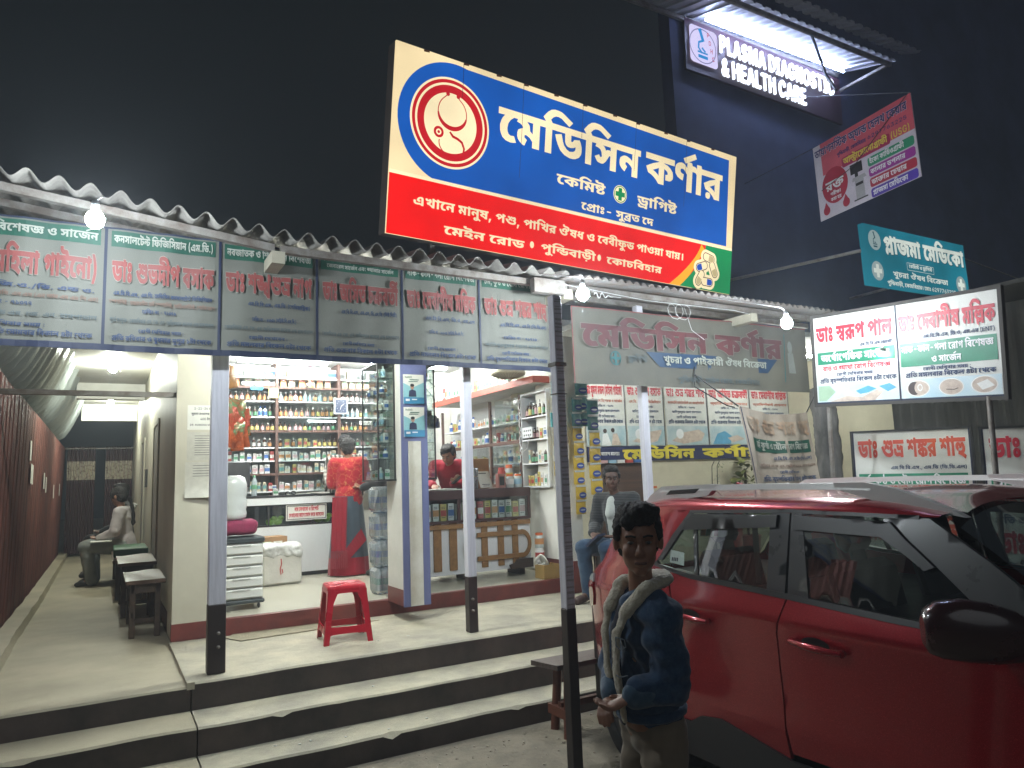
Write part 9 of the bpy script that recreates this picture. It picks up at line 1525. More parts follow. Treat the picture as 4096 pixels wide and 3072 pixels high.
 def gf(a,b):
  u = .62 + 1.98 * a; z0 = 1.460 if u > 1.15 else 1.462 - .02 * (1.15 - u); z1 = 1.535 - .055 * max(0,(1.0 - u) / .38) ** 2 - .06 * max(0,(u - 2.2) / .4) ** 1.6
  t_ = b; z = z0 + (z1 - z0) * math.sin(t_ * PI / 2); w_ = cw(u,1.462) - .17 * (1 - math.cos(t_ * PI / 2)) - .0
  return Vector((CXc - sd * (w_ + .004),CY0 - u,z))
 m.grid(gf, 44, 8, flip=sd < 0); CAR_.add(m, 'roof_side', PAINT)
 # handles
 if 1:
  for u0,dz in ((1.925,0),(1.12,.02)):
   m = MB(); pts = [cp(u0 + .27 * t_,.882 + dz - .012 * t_,.030 + .018 * math.sin(PI * t_),sd) for t_ in [i / 10 for i in range(11)]]
   m.tube(pts,[.010 + .008 * math.sin(PI * min(1,max(.08,i / 10))) for i in range(11)],8); m.tube([cp(u0 + .01,.882 + dz,0,sd),pts[0]],.014,8); m.tube([cp(u0 + .26,.87 + dz,0,sd),pts[-1]],.016,8)
   h = CAR_.add(m, 'door_handle', PAINT); m = MB(); n_ = 16; c0 = u0 + .12
   m._add([cp(c0 + .075 * math.cos(2*PI*i/n_), .885 + dz + .03 * math.sin(2*PI*i/n_), .0025, sd) for i in range(n_)], [tuple(range(n_))]); CAR_.add(m, 'handle_recess', CBLK, h)
 # tail lamp
 panel('tail_lamp', [(.135, .80), (.24, .82), (.27, .90), (.275, .975), (.20, .985), (.15, .93)], mat('lamp_red', (.35, .01, .012), .15, coat=1), off=.012, side=sd, step=.03)
 panel('tail_lamp', [(.17, .985), (.275, .978), (.255, 1.03), (.21, 1.02)], mat('lamp_clear', (.35, .40, .40), .12, coat=1), off=.012, side=sd, step=.03)
 # roof rail
 m = MB(); X = lambda u,z=0: CXc - sd * (.675 - .02 * max(0,1.2 - u))
 def rl_(u): return 1.575 + .014 * math.sin(PI * (u - .8) / 1.7)
 us = [.80 + 1.45 * i / 24 for i in range(25)]
 for dz,hw,hh_ in ((0,.022,.015),):
  V = []
  for u in us:
   for a,b in ((-hw,-hh_),(hw,-hh_),(hw * .75,hh_),(-hw * .75,hh_)): V.append((X(u) + a,CY0 - u,rl_(u) + b))
  m._add(V,[(4*i+k_,4*i+(k_+1) % 4,4*i+4+(k_+1) % 4,4*i+4+k_) for i in range(24) for k_ in range(4)])
 # front fin and rear foot
 def fin(pts): m.prism(pts,lambda u,z: (X(u) - .02,CY0 - u,z),(.04,0,0))
 fin([(2.22,1.604),(2.06,1.604),(2.06,1.574),(2.12,1.560),(2.22,1.532),(2.28,1.515),(2.66,1.455),(2.62,1.478),(2.50,1.528),(2.36,1.575)])
 fin([(.82,1.596),(.95,1.600),(1.22,1.606),(1.30,1.604),(1.22,1.54),(.70,1.495),(.66,1.50),(.70,1.54)])
 CAR_.add(m, 'roof_rail', SILV)
 m = MB(); m.prism([(.86, 1.545), (.90, 1.572), (1.16, 1.582), (1.12, 1.556)], lambda u, z: (X(u) - sd * .0215, CY0 - u, z), (-sd * .001, 0, 0)); CAR_.add(m, 'rail_recess', CBLK)
 # wheels
 for uc in (.66,3.24):
  wx = CXc - sd * .80; Mw = Matrix.Translation((wx, CY0 - uc, .235)) @ Matrix.Rotation(-sd * PI / 2, 4, 'Y')
  wo = CAR_.add(MB(), 'wheel', CBLK); wo.data.materials.clear()
  m = MB(); m.lathe([(.21, -.10), (.29, -.10), (.315, -.085), (.322, -.05), (.322, .05), (.315, .085), (.29, .10), (.215, .095), (.21, .08)], M=Mw, n=48); CAR_.add(m, 'tyre', mat('tyre', (.022, .022, .022), .75, sc_=60, bump=.3), wo)
  m = MB(); m.lathe([(.205, .085), (.212, .09), (.20, .06), (.19, .0), (.05, .0), (.05, .075), (.03, .085), (.0, .085)], M=Mw, n=40); rim = CAR_.add(m, 'rim', mat('rim_dark', (.10, .10, .105), .35, metal=.7), wo)
  m = MB()
  for k_ in range(5):
   a = 2 * PI * k_ / 5 + .3
   for da in (-.13,.13):
    V = []
    for r_,z_,h in ((.045,.085,.020),(.12,.078,.016),(.205,.085,.022)):
     for s_,dz in ((-h,0),(h,0),(h,-.02),(-h,-.02)):
      an = a + da * (r_ / .2); V.append(Mw @ Vector((r_ * math.cos(an) - s_ * math.sin(an),r_ * math.sin(an) + s_ * math.cos(an),z_ + dz)))
    m._add(V,[(4*i+q_,4*i+(q_+1) % 4,4*i+4+(q_+1) % 4,4*i+4+q_) for i in range(2) for q_ in range(4)])
  CAR_.add(m, 'spokes', mat('rim_light', (.30, .30, .31), .3, metal=.8), wo)
  for k_ in wo.children: k_.parent = wo
 # mirror
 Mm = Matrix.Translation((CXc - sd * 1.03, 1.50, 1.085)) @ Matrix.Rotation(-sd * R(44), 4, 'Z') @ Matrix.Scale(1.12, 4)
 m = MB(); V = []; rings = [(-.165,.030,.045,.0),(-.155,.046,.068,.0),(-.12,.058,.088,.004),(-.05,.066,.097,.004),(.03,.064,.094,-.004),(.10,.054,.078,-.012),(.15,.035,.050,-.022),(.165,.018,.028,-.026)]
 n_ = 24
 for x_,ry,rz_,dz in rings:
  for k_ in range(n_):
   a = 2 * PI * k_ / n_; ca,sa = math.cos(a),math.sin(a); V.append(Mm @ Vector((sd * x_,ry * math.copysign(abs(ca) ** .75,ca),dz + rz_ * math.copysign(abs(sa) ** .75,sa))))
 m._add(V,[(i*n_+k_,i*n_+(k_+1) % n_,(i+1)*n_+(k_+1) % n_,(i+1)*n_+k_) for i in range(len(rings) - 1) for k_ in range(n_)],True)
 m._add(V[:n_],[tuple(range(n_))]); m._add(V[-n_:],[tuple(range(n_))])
 mo = CAR_.add(m, 'side_mirror', mat('mirror_shade_red', (.035, .004, .005), .25, coat=1))  # near-black red: shade of the side facing away put into the colour
 m = MB(); m.tube([Mm @ Vector((sd * .12, 0, -.05)), (CXc - sd * .89, 1.38, 1.0)], [.035, .045], 10); CAR_.add(m, 'mirror_arm', CBLK, mo)
# inner dark shell so gaps read dark
m = MB(); m.box(CXc - .80, CXc + .80, CY0 - 3.85, CY0 - .16, .12, .98); CAR_.add(m, 'dark_inner_shell', CBLK)
# roof
def rf(a,b):
 u = .60 + 2.02 * a; s_ = b * 2 - 1
 z1 = 1.535 - .055 * max(0,(1.0 - u) / .38) ** 2 - .06 * max(0,(u - 2.2) / .4) ** 1.6; wd_ = cw(u,1.462) - .166
 crown = .035 * (1 - s_ * s_); um = u + .10 * (1 - s_ * s_) * (1 if a > .9 else 0) * (a - .9) * -10
 return Vector((CXc - s_ * wd_,CY0 - um,z1 + crown))
m = MB(); m.grid(rf, 44, 24); CAR_.add(m, 'roof', PAINT)
# windscreen,bonnet,tail
def wf(a,b):
 s_ = b * 2 - 1; u = 2.50 + .02 * s_ * s_ + (.72 - .10 * s_ * s_) * a; z = 1.50 - .45 * a - .02 * s_ * s_ + .02 * math.sin(a * PI); wd_ = .66 + .13 * a
 return Vector((CXc - s_ * wd_,CY0 - u,z))
m = MB(); m.grid(wf, 12, 16); CAR_.add(m, 'windscreen', glassm('screen_glass', (.55, .62, .60), .10, .01))
m = MB()
def bf(a,b): s_ = b * 2 - 1; u = 3.10 + .84 * a; return Vector((CXc - s_ * (.86 - .10 * a * a),CY0 - u,1.02 - .08 * a - .14 * a ** 4 + .03 * (1 - s_ * s_)))
m.grid(bf, 14, 12); CAR_.add(m, 'bonnet', PAINT)
m = MB(); m.grid(lambda a, b: Vector((CXc - (b * 2 - 1) * (.80 - .05 * a), CY0 - 3.94 - .04 * (1 - (b * 2 - 1) ** 2), .2 + .64 * a)), 6, 8); CAR_.add(m, 'front_bumper', PAINT)
m = MB()
def tfn(a,b):
 s_ = b * 2 - 1; k = [(.20,.03),(.52,.03),(.62,.10),(.74,.12),(.90,.13),(1.02,.20)]; z = .20 + .82 * a; u = .03
 for (z0,u0),(z1,u1) in zip(k,k[1:]):
  if z >= z0: u = u0 + (u1 - u0) * min(1,(z - z0) / (z1 - z0))
 return Vector((CXc - s_ * (cw(u,z)),CY0 - u + .05 * (1 - s_ * s_),z))
m.grid(tfn, 16, 12); CAR_.add(m, 'tailgate', PAINT)
m = MB(); m.grid(lambda a, b: Vector((CXc - (b*2-1) * (cw(.3, 1.1) - .02 - .10 * a), CY0 - .20 - .42 * a, 1.02 + .44 * a)), 8, 8); CAR_.add(m, 'rear_screen', glassm('screen_glass', (.5, .6, .6), .1))
# cabin
m = MB(); m.box(CXc - .74, CXc + .74, CY0 - 3.12, CY0 - 2.80, .90, 1.035, b=.03); CAR_.add(m, 'dashboard', INT)
for wx in (.36,-.36):
 for u, nm in ((2.05, 'front_seat'), (1.15, 'rear_seat')):
  m = MB(); Mq = Matrix.Translation((CXc - wx, CY0 - u, .62)) @ Matrix.Rotation(-.22, 4, 'X'); m.box(-.24, .24, -.06, .07, 0, .60, Mq, b=.05); m.box(-.24, .24, -.50, .02, -.10, .06, Mq, b=.04); m.box(-.12, .12, -.04, .05, .64, .84, Mq, b=.04); m.box(-.05, .05, -.01, .01, .58, .66, Mq)
  CAR_.add(m,nm,INT)
m = MB(); Mq = Matrix.Translation((CXc - .36, CY0 - 2.68, .98)) @ Matrix.Rotation(1.2, 4, 'X'); m.tube([Mq @ Vector((.18 * math.cos(a), .18 * math.sin(a), 0)) for a in [2*PI*i/24 for i in range(25)]], .014, 8); m.tube([Mq @ Vector((-.17, 0, 0)), Mq @ Vector((.17, 0, 0))], .018, 6); m.tube([Mq @ Vector((0, 0, 0)), Mq @ Vector((0, 0, -.25))], .03, 6); CAR_.add(m, 'steering_wheel', CBLK)
# seat belt,stickers,antenna
m = MB(); m._add([(CXc - .79, CY0 - 1.62, 1.10), (CXc - .79, CY0 - 1.66, 1.10), (CXc - .68, CY0 - 1.56, 1.42), (CXc - .68, CY0 - 1.52, 1.42)], [(0, 1, 2, 3)]); CAR_.add(m, 'seat_belt', mat('belt_grey', (.12, .12, .12), .8))
panel('sticker', [(1.045, 1.165), (1.165, 1.155), (1.155, 1.225), (1.04, 1.235)], mat('sticker', (.50, .60, .55), .5, sc_=30), off=.0015, flange=0, label='pale sticker on the rear quarter glass')
for i in range(4): panel('sticker_print', [(1.06 + .014 * i, 1.175), (1.07 + .014 * i, 1.175), (1.07 + .014 * i, 1.195), (1.06 + .014 * i, 1.195)], INK, off=.003, flange=0, step=.01)
panel('window_cloth', [(1.24, 1.318), (1.42, 1.322), (1.45, 1.335), (1.45, 1.40), (1.24, 1.40)], mat('cloth_cream', (.40, .38, .28), .8), off=-.02, flange=0, label='striped cloth hanging inside the rear window')
for a, b, c_ in ((1.25, 1.285, (.45, .20, .06)), (1.29, 1.32, (.02, .16, .07)), (1.35, 1.38, (.30, .03, .06))): panel('cloth_stripe', [(a, 1.325), (b, 1.327), (b, 1.40), (a, 1.40)], mat('stripe%d' % int(a * 100), c_, .8), off=-.018, flange=0)
m = MB(); m._add([(3.02, 1.36, 1.07), (3.02, 1.22, 1.06), (3.06, 1.22, 1.15), (3.06, 1.36, 1.155)], [(0, 1, 2, 3)]); CAR_.add(m, 'yellow_card', LM['yellow'], None, 'yellow card lying behind the windscreen')
m = MB(); m.prism([(.78, 1.52), (.95, 1.54), (.80, 1.60)], lambda u, z: (CXc - .015, CY0 - u, z), (.03, 0, 0)); CAR_.add(m, 'antenna', PAINT)
# ---------------------------------------------------------------- people
SKINM = mat('skin', (.30, .15, .092), .5, col2=(.24, .115, .07), sc_=14, bump=.05, bsc=200); SKIND = mat('skin_dark', (.10, .048, .030), .5, col2=(.078, .036, .022), sc_=14); HAIRM = mat('hair_black', (.010, .008, .007), .75, sc_=60, stretch=(1, 1, .2), bump=.5, bsc=120)
EYEW = mat('eye_white', (.22, .20, .18), .3); LIP = mat('lips', (.12, .045, .035), .45)
STAND = dict(pel=(0,0,.92),chest=(0,0,1.27),neck=(0,0,1.42),head=(0,.02,1.545),shR=(.17,0,1.36),shL=(-.17,0,1.36),elR=(.22,-.03,1.10),elL=(-.22,-.03,1.10),wrR=(.20,.10,.90),wrL=(-.20,.10,.90),hdR=(.18,.18,.84),hdL=(-.18,.18,.84),thighR=(.09,0,.88),thighL=(-.09,0,.88),kneeR=(.10,.02,.48),kneeL=(-.10,.02,.48),ankleR=(.10,-.01,.08),ankleL=(-.10,-.01,.08),toeR=(.12,.15,.03),toeL=(-.12,.15,.03))
SIT = dict(STAND,pel=(0,0,.50),chest=(0,.05,.84),neck=(0,.07,.99),head=(0,.11,1.12),shR=(.19,.05,.93),shL=(-.19,.05,.93),elR=(.24,.08,.68),elL=(-.24,.08,.68),wrR=(.12,.30,.62),wrL=(-.14,.30,.60),hdR=(.04,.37,.60),hdL=(-.06,.38,.60),thighR=(.10,.04,.48),thighL=(-.10,.04,.48),kneeR=(.13,.44,.50),kneeL=(-.13,.44,.50),ankleR=(.12,.40,.08),ankleL=(-.12,.36,.08),toeR=(.14,.56,.03),toeL=(-.14,.52,.03))
def V_(p): return Vector(p)
def hand(m,wr,tip,side,k=1,curl=.6):
 wr = V_(wr); d = V_(tip) - wr; d.normalize(); sd = V_(side); sd = (sd - d * sd.dot(d)).normalized(); nn = d.cross(sd)
 pc = wr + d * .075 * k; m.cap(wr + d * .01 * k,wr + d * .02 * k,.024 * k,.026 * k,sd,.7); m.cap(wr + d * .04 * k,pc,.032 * k,.036 * k,sd,.42)
 for i,(o,L) in enumerate(((-.030,.060),(-.010,.072),(.010,.068),(.029,.054))):
  a = pc + sd * o * k + d * .015 * k; b = a + (d + nn * curl * .5).normalized() * L * .5 * k; c = b + (d * .6 + nn * curl).normalized() * L * .5 * k; m.cap(a,b,.0095 * k,.0088 * k,n=8,ne=3); m.cap(b,c,.0088 * k,.0075 * k,n=8,ne=3)
 a = wr + d * .035 * k - sd * .024 * k; b = a + (d * .6 - sd * .75).normalized() * .036 * k; m.cap(a,b,.012 * k,.0105 * k,n=8,ne=3); m.cap(b,b + (d + nn * .4 - sd * .15).normalized() * .030 * k,.010 * k,.008 * k,n=8,ne=3)
def headm(m,M,k=1):
 def e(c,r): m.ell(M @ V_(c),tuple(x * k for x in r),M.to_3x3().normalized(),n=18,m=12)
 def c_(a,b,ra,rb): m.cap(M @ V_(a),M @ V_(b),ra * k,rb * k,n=8)
 e((0,-.012,.030),(.074,.092,.092)); e((0,.018,-.038),(.058,.064,.064)); e((0,.052,-.086),(.026,.024,.020)); e((.034,.050,-.022),(.024,.026,.028)); e((-.034,.050,-.022),(.024,.026,.028))
 c_((0,.082,.012),(0,.100,-.020),.0075,.0125); c_((-.011,.088,-.028),(.011,.088,-.028),.008,.008); e((0,.078,-.053),(.023,.012,.007)); e((0,.077,-.064),(.019,.012,.007))
 c_((-.045,.068,.030),(-.012,.080,.030),.007,.009); c_((.045,.068,.030),(.012,.080,.030),.007,.009)
 for s_ in (1,-1): e((s_ * .078,-.010,.000),(.010,.019,.031))
def person(label, J, O, yaw, k=1, face=None, skin=None, hair='short', vox=.009, clothes=(), loc=None, bare=(), name='person', hk=1, group=None, custom=False, fem=0, curl=.6, tilt=0):
 skin = skin or SKINM
 Mz = Matrix.Translation(V_(O)) @ Matrix.Rotation(yaw, 4, 'Z') @ Matrix.Scale(k, 4)
 J = dict(J) if custom else {a: Mz @ V_(b) for a,b in J.items()}; J = {a: V_(b) for a,b in J.items()}
 root = thing(name, label, 'person', tuple(loc or O), group=group); M0 = Matrix.Translation(-root.location)
 sd = (J['shR'] - J['shL']).normalized(); up = (J['neck'] - J['pel']).normalized()
 fw = up.cross(sd).normalized(); fa = V_(face).normalized() if face else fw
 zu = Vector((0,0,1)); zu = (zu + fa * tilt).normalized(); rx = fa.cross(zu).normalized(); zu = rx.cross(fa).normalized()
 MH = Matrix.Translation(J['head']) @ Matrix(((rx.x, fa.x, zu.x, 0), (rx.y, fa.y, zu.y, 0), (rx.z, fa.z, zu.z, 0), (0, 0, 0, 1))) @ Matrix.Scale(k * hk, 4)
 def limb(m,a,b,ra,rb): m.cap(J[a],J[b],ra * k,rb * k)
 def torso(m,g,lo=0):
  pe = J['pel'] + (up * lo)
  m.cap(pe, J['pel'] + up * .14 * k, (.130 + g) * k, (.115 + g) * k, sd, .86 if custom else .68); m.cap(J['pel'] + up * .12 * k, J['chest'], (.115 + g) * k, (.145 + g) * k, sd, .66); m.cap(J['chest'], J['chest'] * .6 + J['neck'] * .4, (.14 + g) * k, (.09 + g) * k, sd, .66)
  m.cap(J['shR'], J['shL'], (.052 + g) * k); 
  if fem: m.cap(J['pel'] - up * .02, J['pel'] + up * .05, (.15 + g) * k, (.14 + g) * k, sd, .75)
 b = MB(); torso(b, -.004); b.cap(J['neck'] - up * .03, J['head'] - V_((0, 0, .03 * k)) - fa * .015 * k, .050 * k, .046 * k); headm(b, MH, k * hk)
 for s in 'RL':
  limb(b, 'sh' + s, 'el' + s, .046, .037); limb(b, 'el' + s, 'wr' + s, .037, .024); limb(b, 'thigh' + s, 'knee' + s, .078, .052); limb(b, 'knee' + s, 'ankle' + s, .05, .034); b.cap(J['ankle' + s], J['toe' + s], .034 * k, .026 * k)
  hand(b, J['wr' + s], J['hd' + s], sd if s == 'R' else -sd, k, curl)
 b.remesh('body', skin, root, voxel=vox, it=3).matrix_parent_inverse = M0
 # eyes,brows,lips
 for s_ in (1,-1):
  m = MB(); m.ell(MH @ V_((s_ * .030, .0745, .010)), (.0115 * k * hk, .0100 * k * hk, .0050 * k * hk), MH.to_3x3().normalized(), n=12, m=8); e_ = m.build('eye', EYEW, root, M=M0)
  m = MB(); m.ell(MH @ V_((s_ * .030, .0820, .0095)), (.0062 * k * hk, .0035 * k * hk, .0052 * k * hk), MH.to_3x3().normalized(), n=10, m=6); m.build('iris', BLACK, e_, M=M0)
  m = MB(); m.tube([MH @ V_((s_ * x, y, z)) for x, y, z in ((.012, .0885, .029), (.028, .0865, .034), (.045, .074, .030))], .0034 * k * hk, 6); m.build('eyebrow', HAIRM, root, M=M0)
 m = MB(); m.cap(MH @ V_((-.016, .086, -.058)), MH @ V_((.016, .086, -.058)), .0048 * k * hk, n=8); m.build('lips', LIP, root, M=M0)
 h = MB()
 def e(c,r): h.ell(MH @ V_(c),tuple(x * k * hk for x in r),MH.to_3x3().normalized(),n=20,m=12)
 e((0,-.030,.055),(.083,.092,.084)); e((0,-.045,.01),(.079,.072,.09)); e((0,.030,.098),(.066,.052,.030)); e((0,-.01,.105),(.07,.075,.036))
 if hair in ('short', 'mop'):
  for s_ in (1,-1): e((s_ * .070,.012,.040),(.014,.030,.036))
 if hair == 'mop': e((.0, .066, .086), (.060, .024, .024)); e((.034, .062, .074), (.030, .022, .024)); e((-.02, .052, .112), (.055, .05, .028))
 if hair in ('braid', 'long'):
  for s_ in (1,-1): e((s_ * .062,.02,.05),(.025,.055,.06))
 h.remesh('hair', HAIRM, root, voxel=max(.006, vox * .8), it=2, disp=lambda c: .007 * noise.noise(c * 60) + .006 * noise.noise(Vector((c.x * 190, c.y * 190, c.z * 90)))).matrix_parent_inverse = M0
 if hair == 'braid':
  m = MB(); base = MH @ V_((0,-.10,-.03)); pts = [base + Vector((.0,0,0)) - fw * .02 + Vector((sd.x * .05 * i / 10,sd.y * .05 * i / 10,-.040 * i)) - fw * (.03 + .05 * math.sin(i / 10 * 2.2)) for i in range(11)]
  m.tube(pts, [.022 + .004 * math.sin(i * 2.2) for i in range(9)] + [.035, .01], 8); m.build('braid', HAIRM, root, M=M0)
 for c in clothes:
  m = MB(); kind,mt,g = c[0],c[1],c[2]; kw = c[3] if len(c) > 3 else {}
  if kind in ('shirt', 'jacket', 'sweater', 'cardigan'):
   torso(m, g, kw.get('lo', -.06))
   for s in 'RL': limb(m, 'sh' + s, 'el' + s, .050 + g * kw.get('sl', 1.2), .046 + g * kw.get('sl', 1.2)); w_ = J['el' + s].lerp(J['wr' + s], .93); m.cap(J['el' + s], w_, (.044 + g * kw.get('sl', 1.2) * .8) * k, (.032 + g * .7) * k)
  elif kind in ('trousers', 'jeans'):
   m.cap(J['pel'] - up * .03 * k, J['pel'] + up * .10 * k, (.125 + g) * k, (.112 + g) * k, sd, .80 if custom else .62)
   for s in 'RL': limb(m, 'thigh' + s, 'knee' + s, .088 + g, .066 + g * 1.3); limb(m, 'knee' + s, 'ankle' + s, .058 + g * 1.3, .050 + g * 1.3)
  elif kind == 'shoes':
   for s in 'RL': m.cap(J['ankle' + s] * .35 + J['toe' + s] * .65 - V_((0, 0, .0)), J['toe' + s], .040 * k, .036 * k); m.cap(J['ankle' + s] - fw * .03 - V_((0, 0, .03 * k)), J['toe' + s], .036 * k, .036 * k)
  dsp = kw.get('disp', .006)
  o = m.remesh(kind, mt, root, voxel=kw.get('vox', vox * 1.3), it=3, disp=lambda c_: dsp * noise.noise(c_ * 13) + dsp * .8 * noise.noise(Vector((c_.x * 10, c_.y * 10, c_.z * 30))))
  o.matrix_parent_inverse = M0
 return root,J,dict(sd=sd,up=up,fw=fw,MH=MH,M0=M0)
DEN = cloth('denim_jacket', (.022, .055, .12), (.055, .11, .19), 'denim', 30, bump=.35); DEN2 = cloth('denim_pale', (.05, .10, .16), (.17, .23, .30), 'denim', 7, bump=.3); FLC = mat('fleece', (.55, .51, .40), .95, col2=(.42, .38, .28), sc_=30, bump=1.0, bsc=70, sheen=.5)
TEE = cloth('dark_tee', (.012, .016, .035), (.015, .02, .04), 'plain'); KHAKI = cloth('khaki', (.26, .21, .155), (.17, .14, .10), 'plain', bump=.4)
JEAN = cloth('blue_jeans', (.02, .045, .09), (.05, .09, .15), 'denim', 6, bump=.3); SHOE = mat('shoe_dark', (.02, .02, .02), .5)
# the boy in the denim jacket
BJ = dict(pel=(1.775,2.19,.80),chest=(1.735,2.14,1.13),neck=(1.715,2.13,1.275),head=(1.69,2.10,1.435),shL=(1.685,1.995,1.205),shR=(1.76,2.275,1.20),elL=(1.70,1.975,.97),elR=(1.75,2.35,.96),wrL=(1.575,2.02,.945),hdL=(1.49,2.07,.905),wrR=(1.63,2.22,.90),hdR=(1.55,2.17,.865),thighR=(1.79,2.26,.76),thighL=(1.775,2.12,.76),kneeR=(1.76,2.27,.36),kneeL=(1.74,2.10,.36),ankleR=(1.82,2.28,.0),ankleL=(1.79,2.10,.0),toeR=(1.66,2.25,-.045),toeL=(1.63,2.06,-.045))
br, BJ, bx = person('teenage boy in a denim jacket with fleece collar standing before the red car', BJ, (1.74, 2.15, -.08), 0, .92, face=(-.72, -1, -.06), hair='mop', vox=.0055, custom=True, hk=1.13, tilt=-.02, curl=.9,
 clothes=[('jacket', DEN, .026, dict(lo=.09, vox=.0075, sl=.95, disp=.016)), ('trousers', KHAKI, .006, dict(vox=.010, disp=.012)), ('shoes', SHOE, 0)])
sd, up, fw, M0 = bx['sd'], bx['up'], bx['fw'], bx['M0']
def onb(s_, h, f_): return BJ['pel'] + up * h + sd * s_ + fw * f_
m = MB()
def strip(pts,r0,r1,fl=.5):
 for (a,b) in zip(pts,pts[1:]): m.cap(a,b,r0,r1,sd,fl)
for s_ in (-1,1): strip([onb(s_ * .040,.03,.122),onb(s_ * .042,.20,.138),onb(s_ * .052,.33,.134),onb(s_ * .078,.42,.100)],.022,.030,.38)
strip([onb(-.075,.42,.095),onb(-.105,.49,.03),onb(-.08,.505,-.055),onb(0,.51,-.08),onb(.08,.505,-.055),onb(.105,.49,.03),onb(.075,.42,.095)],.036,.036,.6)
m.remesh('fleece_collar', FLC, br, voxel=.007, it=1, disp=lambda c: .0028 * noise.noise(c * 110)).matrix_parent_inverse = M0
m = MB(); strip([onb(0, .02, .112), onb(0, .24, .120), onb(0, .34, .114), onb(0, .43, .075)], .030, .034, .42); m.remesh('tee_shirt', TEE, br, voxel=.008, it=2).matrix_parent_inverse = M0
def flap(name,pts,mt,par=br):
 m = MB(); a = [onb(*p) for p in pts]; c_ = sum(a,Vector()) / len(a); m._add([c_] + a,[(0,i + 1,(i + 1) % len(a) + 1) for i in range(len(a))]); return m.build(name,mt,par,M=M0)
m = MB(); a = BJ['elL'].lerp(BJ['wrL'], .70); b = BJ['elL'].lerp(BJ['wrL'], 1.0); m.cap(a, b, .050, .046); m.remesh('cuff', DEN2, br, voxel=.008, it=2).matrix_parent_inverse = M0
m = MB(); a = BJ['elR'].lerp(BJ['wrR'], .75); b = BJ['elR'].lerp(BJ['wrR'], 1.0); m.cap(a, b, .050, .046); m.remesh('cuff', DEN2, br, voxel=.008, it=2).matrix_parent_inverse = M0
m = MB(); m.tube([BJ['pel'] + up * .035 + sd * .138 * math.cos(2*PI*i/28) + fw * .118 * math.sin(2*PI*i/28) for i in range(29)], .019, 8, sx=.6); m.build('waist_band', DEN, br, M=M0)
m = MB(); ST_ = mat('stitching', (.20, .24, .28), .8)
for pts in ([(-.075,.335,.1335),(-.115,.33,.118),(-.118,.305,.116),(-.098,.292,.128),(-.075,.305,.1345)],[(-.07,.20,.140),(-.09,.195,.136),(-.12,.205,.118)]): m.tube([onb(*p) + fw * .010 for p in pts] + ([onb(*pts[0]) + fw * .010] if len(pts) > 3 else []),.0022,5)
m.build('stitching', ST_, br, M=M0)
# the seated man in a knitted cardigan
mr, MJ, mx = person('man in grey ribbed cardigan and white shirt seated by the shop wall', SIT, (4.56, 5.93, .47), R(108), 1.04, face=(-.62, -1, -.05), skin=SKIND, vox=.009,
 clothes=[('cardigan', cloth('cardigan', (.055, .058, .062), (.012, .013, .015), 'stripe', 200, bump=.5), .022), ('jeans', JEAN, .010), ('shoes', mat('sandal', (.05, .025, .02), .6), 0)])
m = MB(); f = lambda s_, h, q: MJ['pel'] + mx['up'] * h + mx['sd'] * s_ + mx['fw'] * q
m.cap(f(.0, .02, .118), f(.0, .34, .124), .048, .056, mx['sd'], .36); m.cap(f(.0, .34, .126), f(0, .45, .075), .058, .052, mx['sd'], .6); m.remesh('shirt', cloth('pale_shirt', (.52, .55, .52), (.40, .44, .42), 'plain'), mr, voxel=.012, it=2).matrix_parent_inverse = mx['M0']
m = MB(); c_ = (MJ['hdL'] + MJ['hdR']) / 2; m.box(-.11, .11, -.01, .01, -.07, .09, Matrix.Translation(c_ + Vector((-.08, -.04, -.03))) @ Matrix.Rotation(.6, 4, 'Z') @ Matrix.Rotation(.9, 4, 'X')); solo(m, 'folder', mat('folder_navy', (.015, .025, .06), .5), 'small dark blue folder held in the hands of the seated man', 'folder')
table(4.30, 4.95, 5.75, 6.15, .472, .905, 'low bench under the seated man at the right of the porch')
# customers and shop keeper
PLAID = cloth('plaid_shirt', (.60, .58, .52), (.05, .042, .032), 'check', 62); BLK = cloth('black_cloth', (.01, .01, .012), (.014, .013, .015), 'plain')
person('man in brown and white checked shirt at the back counter beyond the woman', STAND, (2.74, 9.33, .62), R(-15), 1.02, hair='short', clothes=[('shirt', PLAID, .016), ('trousers', BLK, .01), ('shoes', SHOE, 0)])
person('customer in black top and blue jeans half hidden by the bottle stack', dict(STAND, wrR=(.08, .24, 1.05), hdR=(.02, .32, 1.07), wrL=(-.12, .22, 1.04), hdL=(-.04, .30, 1.06)), (2.93, 8.45, .62), R(60), .98, clothes=[('sweater', BLK, .022), ('jeans', JEAN, .008), ('shoes', SHOE, 0)])
wr_, WJ, wx_ = person('woman in red embroidered shawl and dark sari standing at the back counter', dict(STAND, elR=(.20, .05, 1.12), wrR=(.12, .24, 1.08), hdR=(.08, .32, 1.07), elL=(-.2, .04, 1.12), wrL=(-.12, .24, 1.08), hdL=(-.08, .32, 1.07)), (2.60, 8.72, .62), R(-25), .97, hair='long', fem=1, clothes=[('sweater', cloth('red_shawl', (.34, .008, .018), (.48, .17, .06), 'paisley', 15), .03)])
m = MB(); k_ = 44; prof = [(.24, .0), (.245, .06), (.225, .25), (.20, .5), (.185, .75), (.16, .98)]; o_ = WJ['pel'].copy(); SARI = cloth('sari_grey', (.045, .065, .085), (.07, .09, .115), 'plain', bump=.4)
SR = cloth('sari_red', (.30, .012, .025), (.20, .008, .02), 'plain')
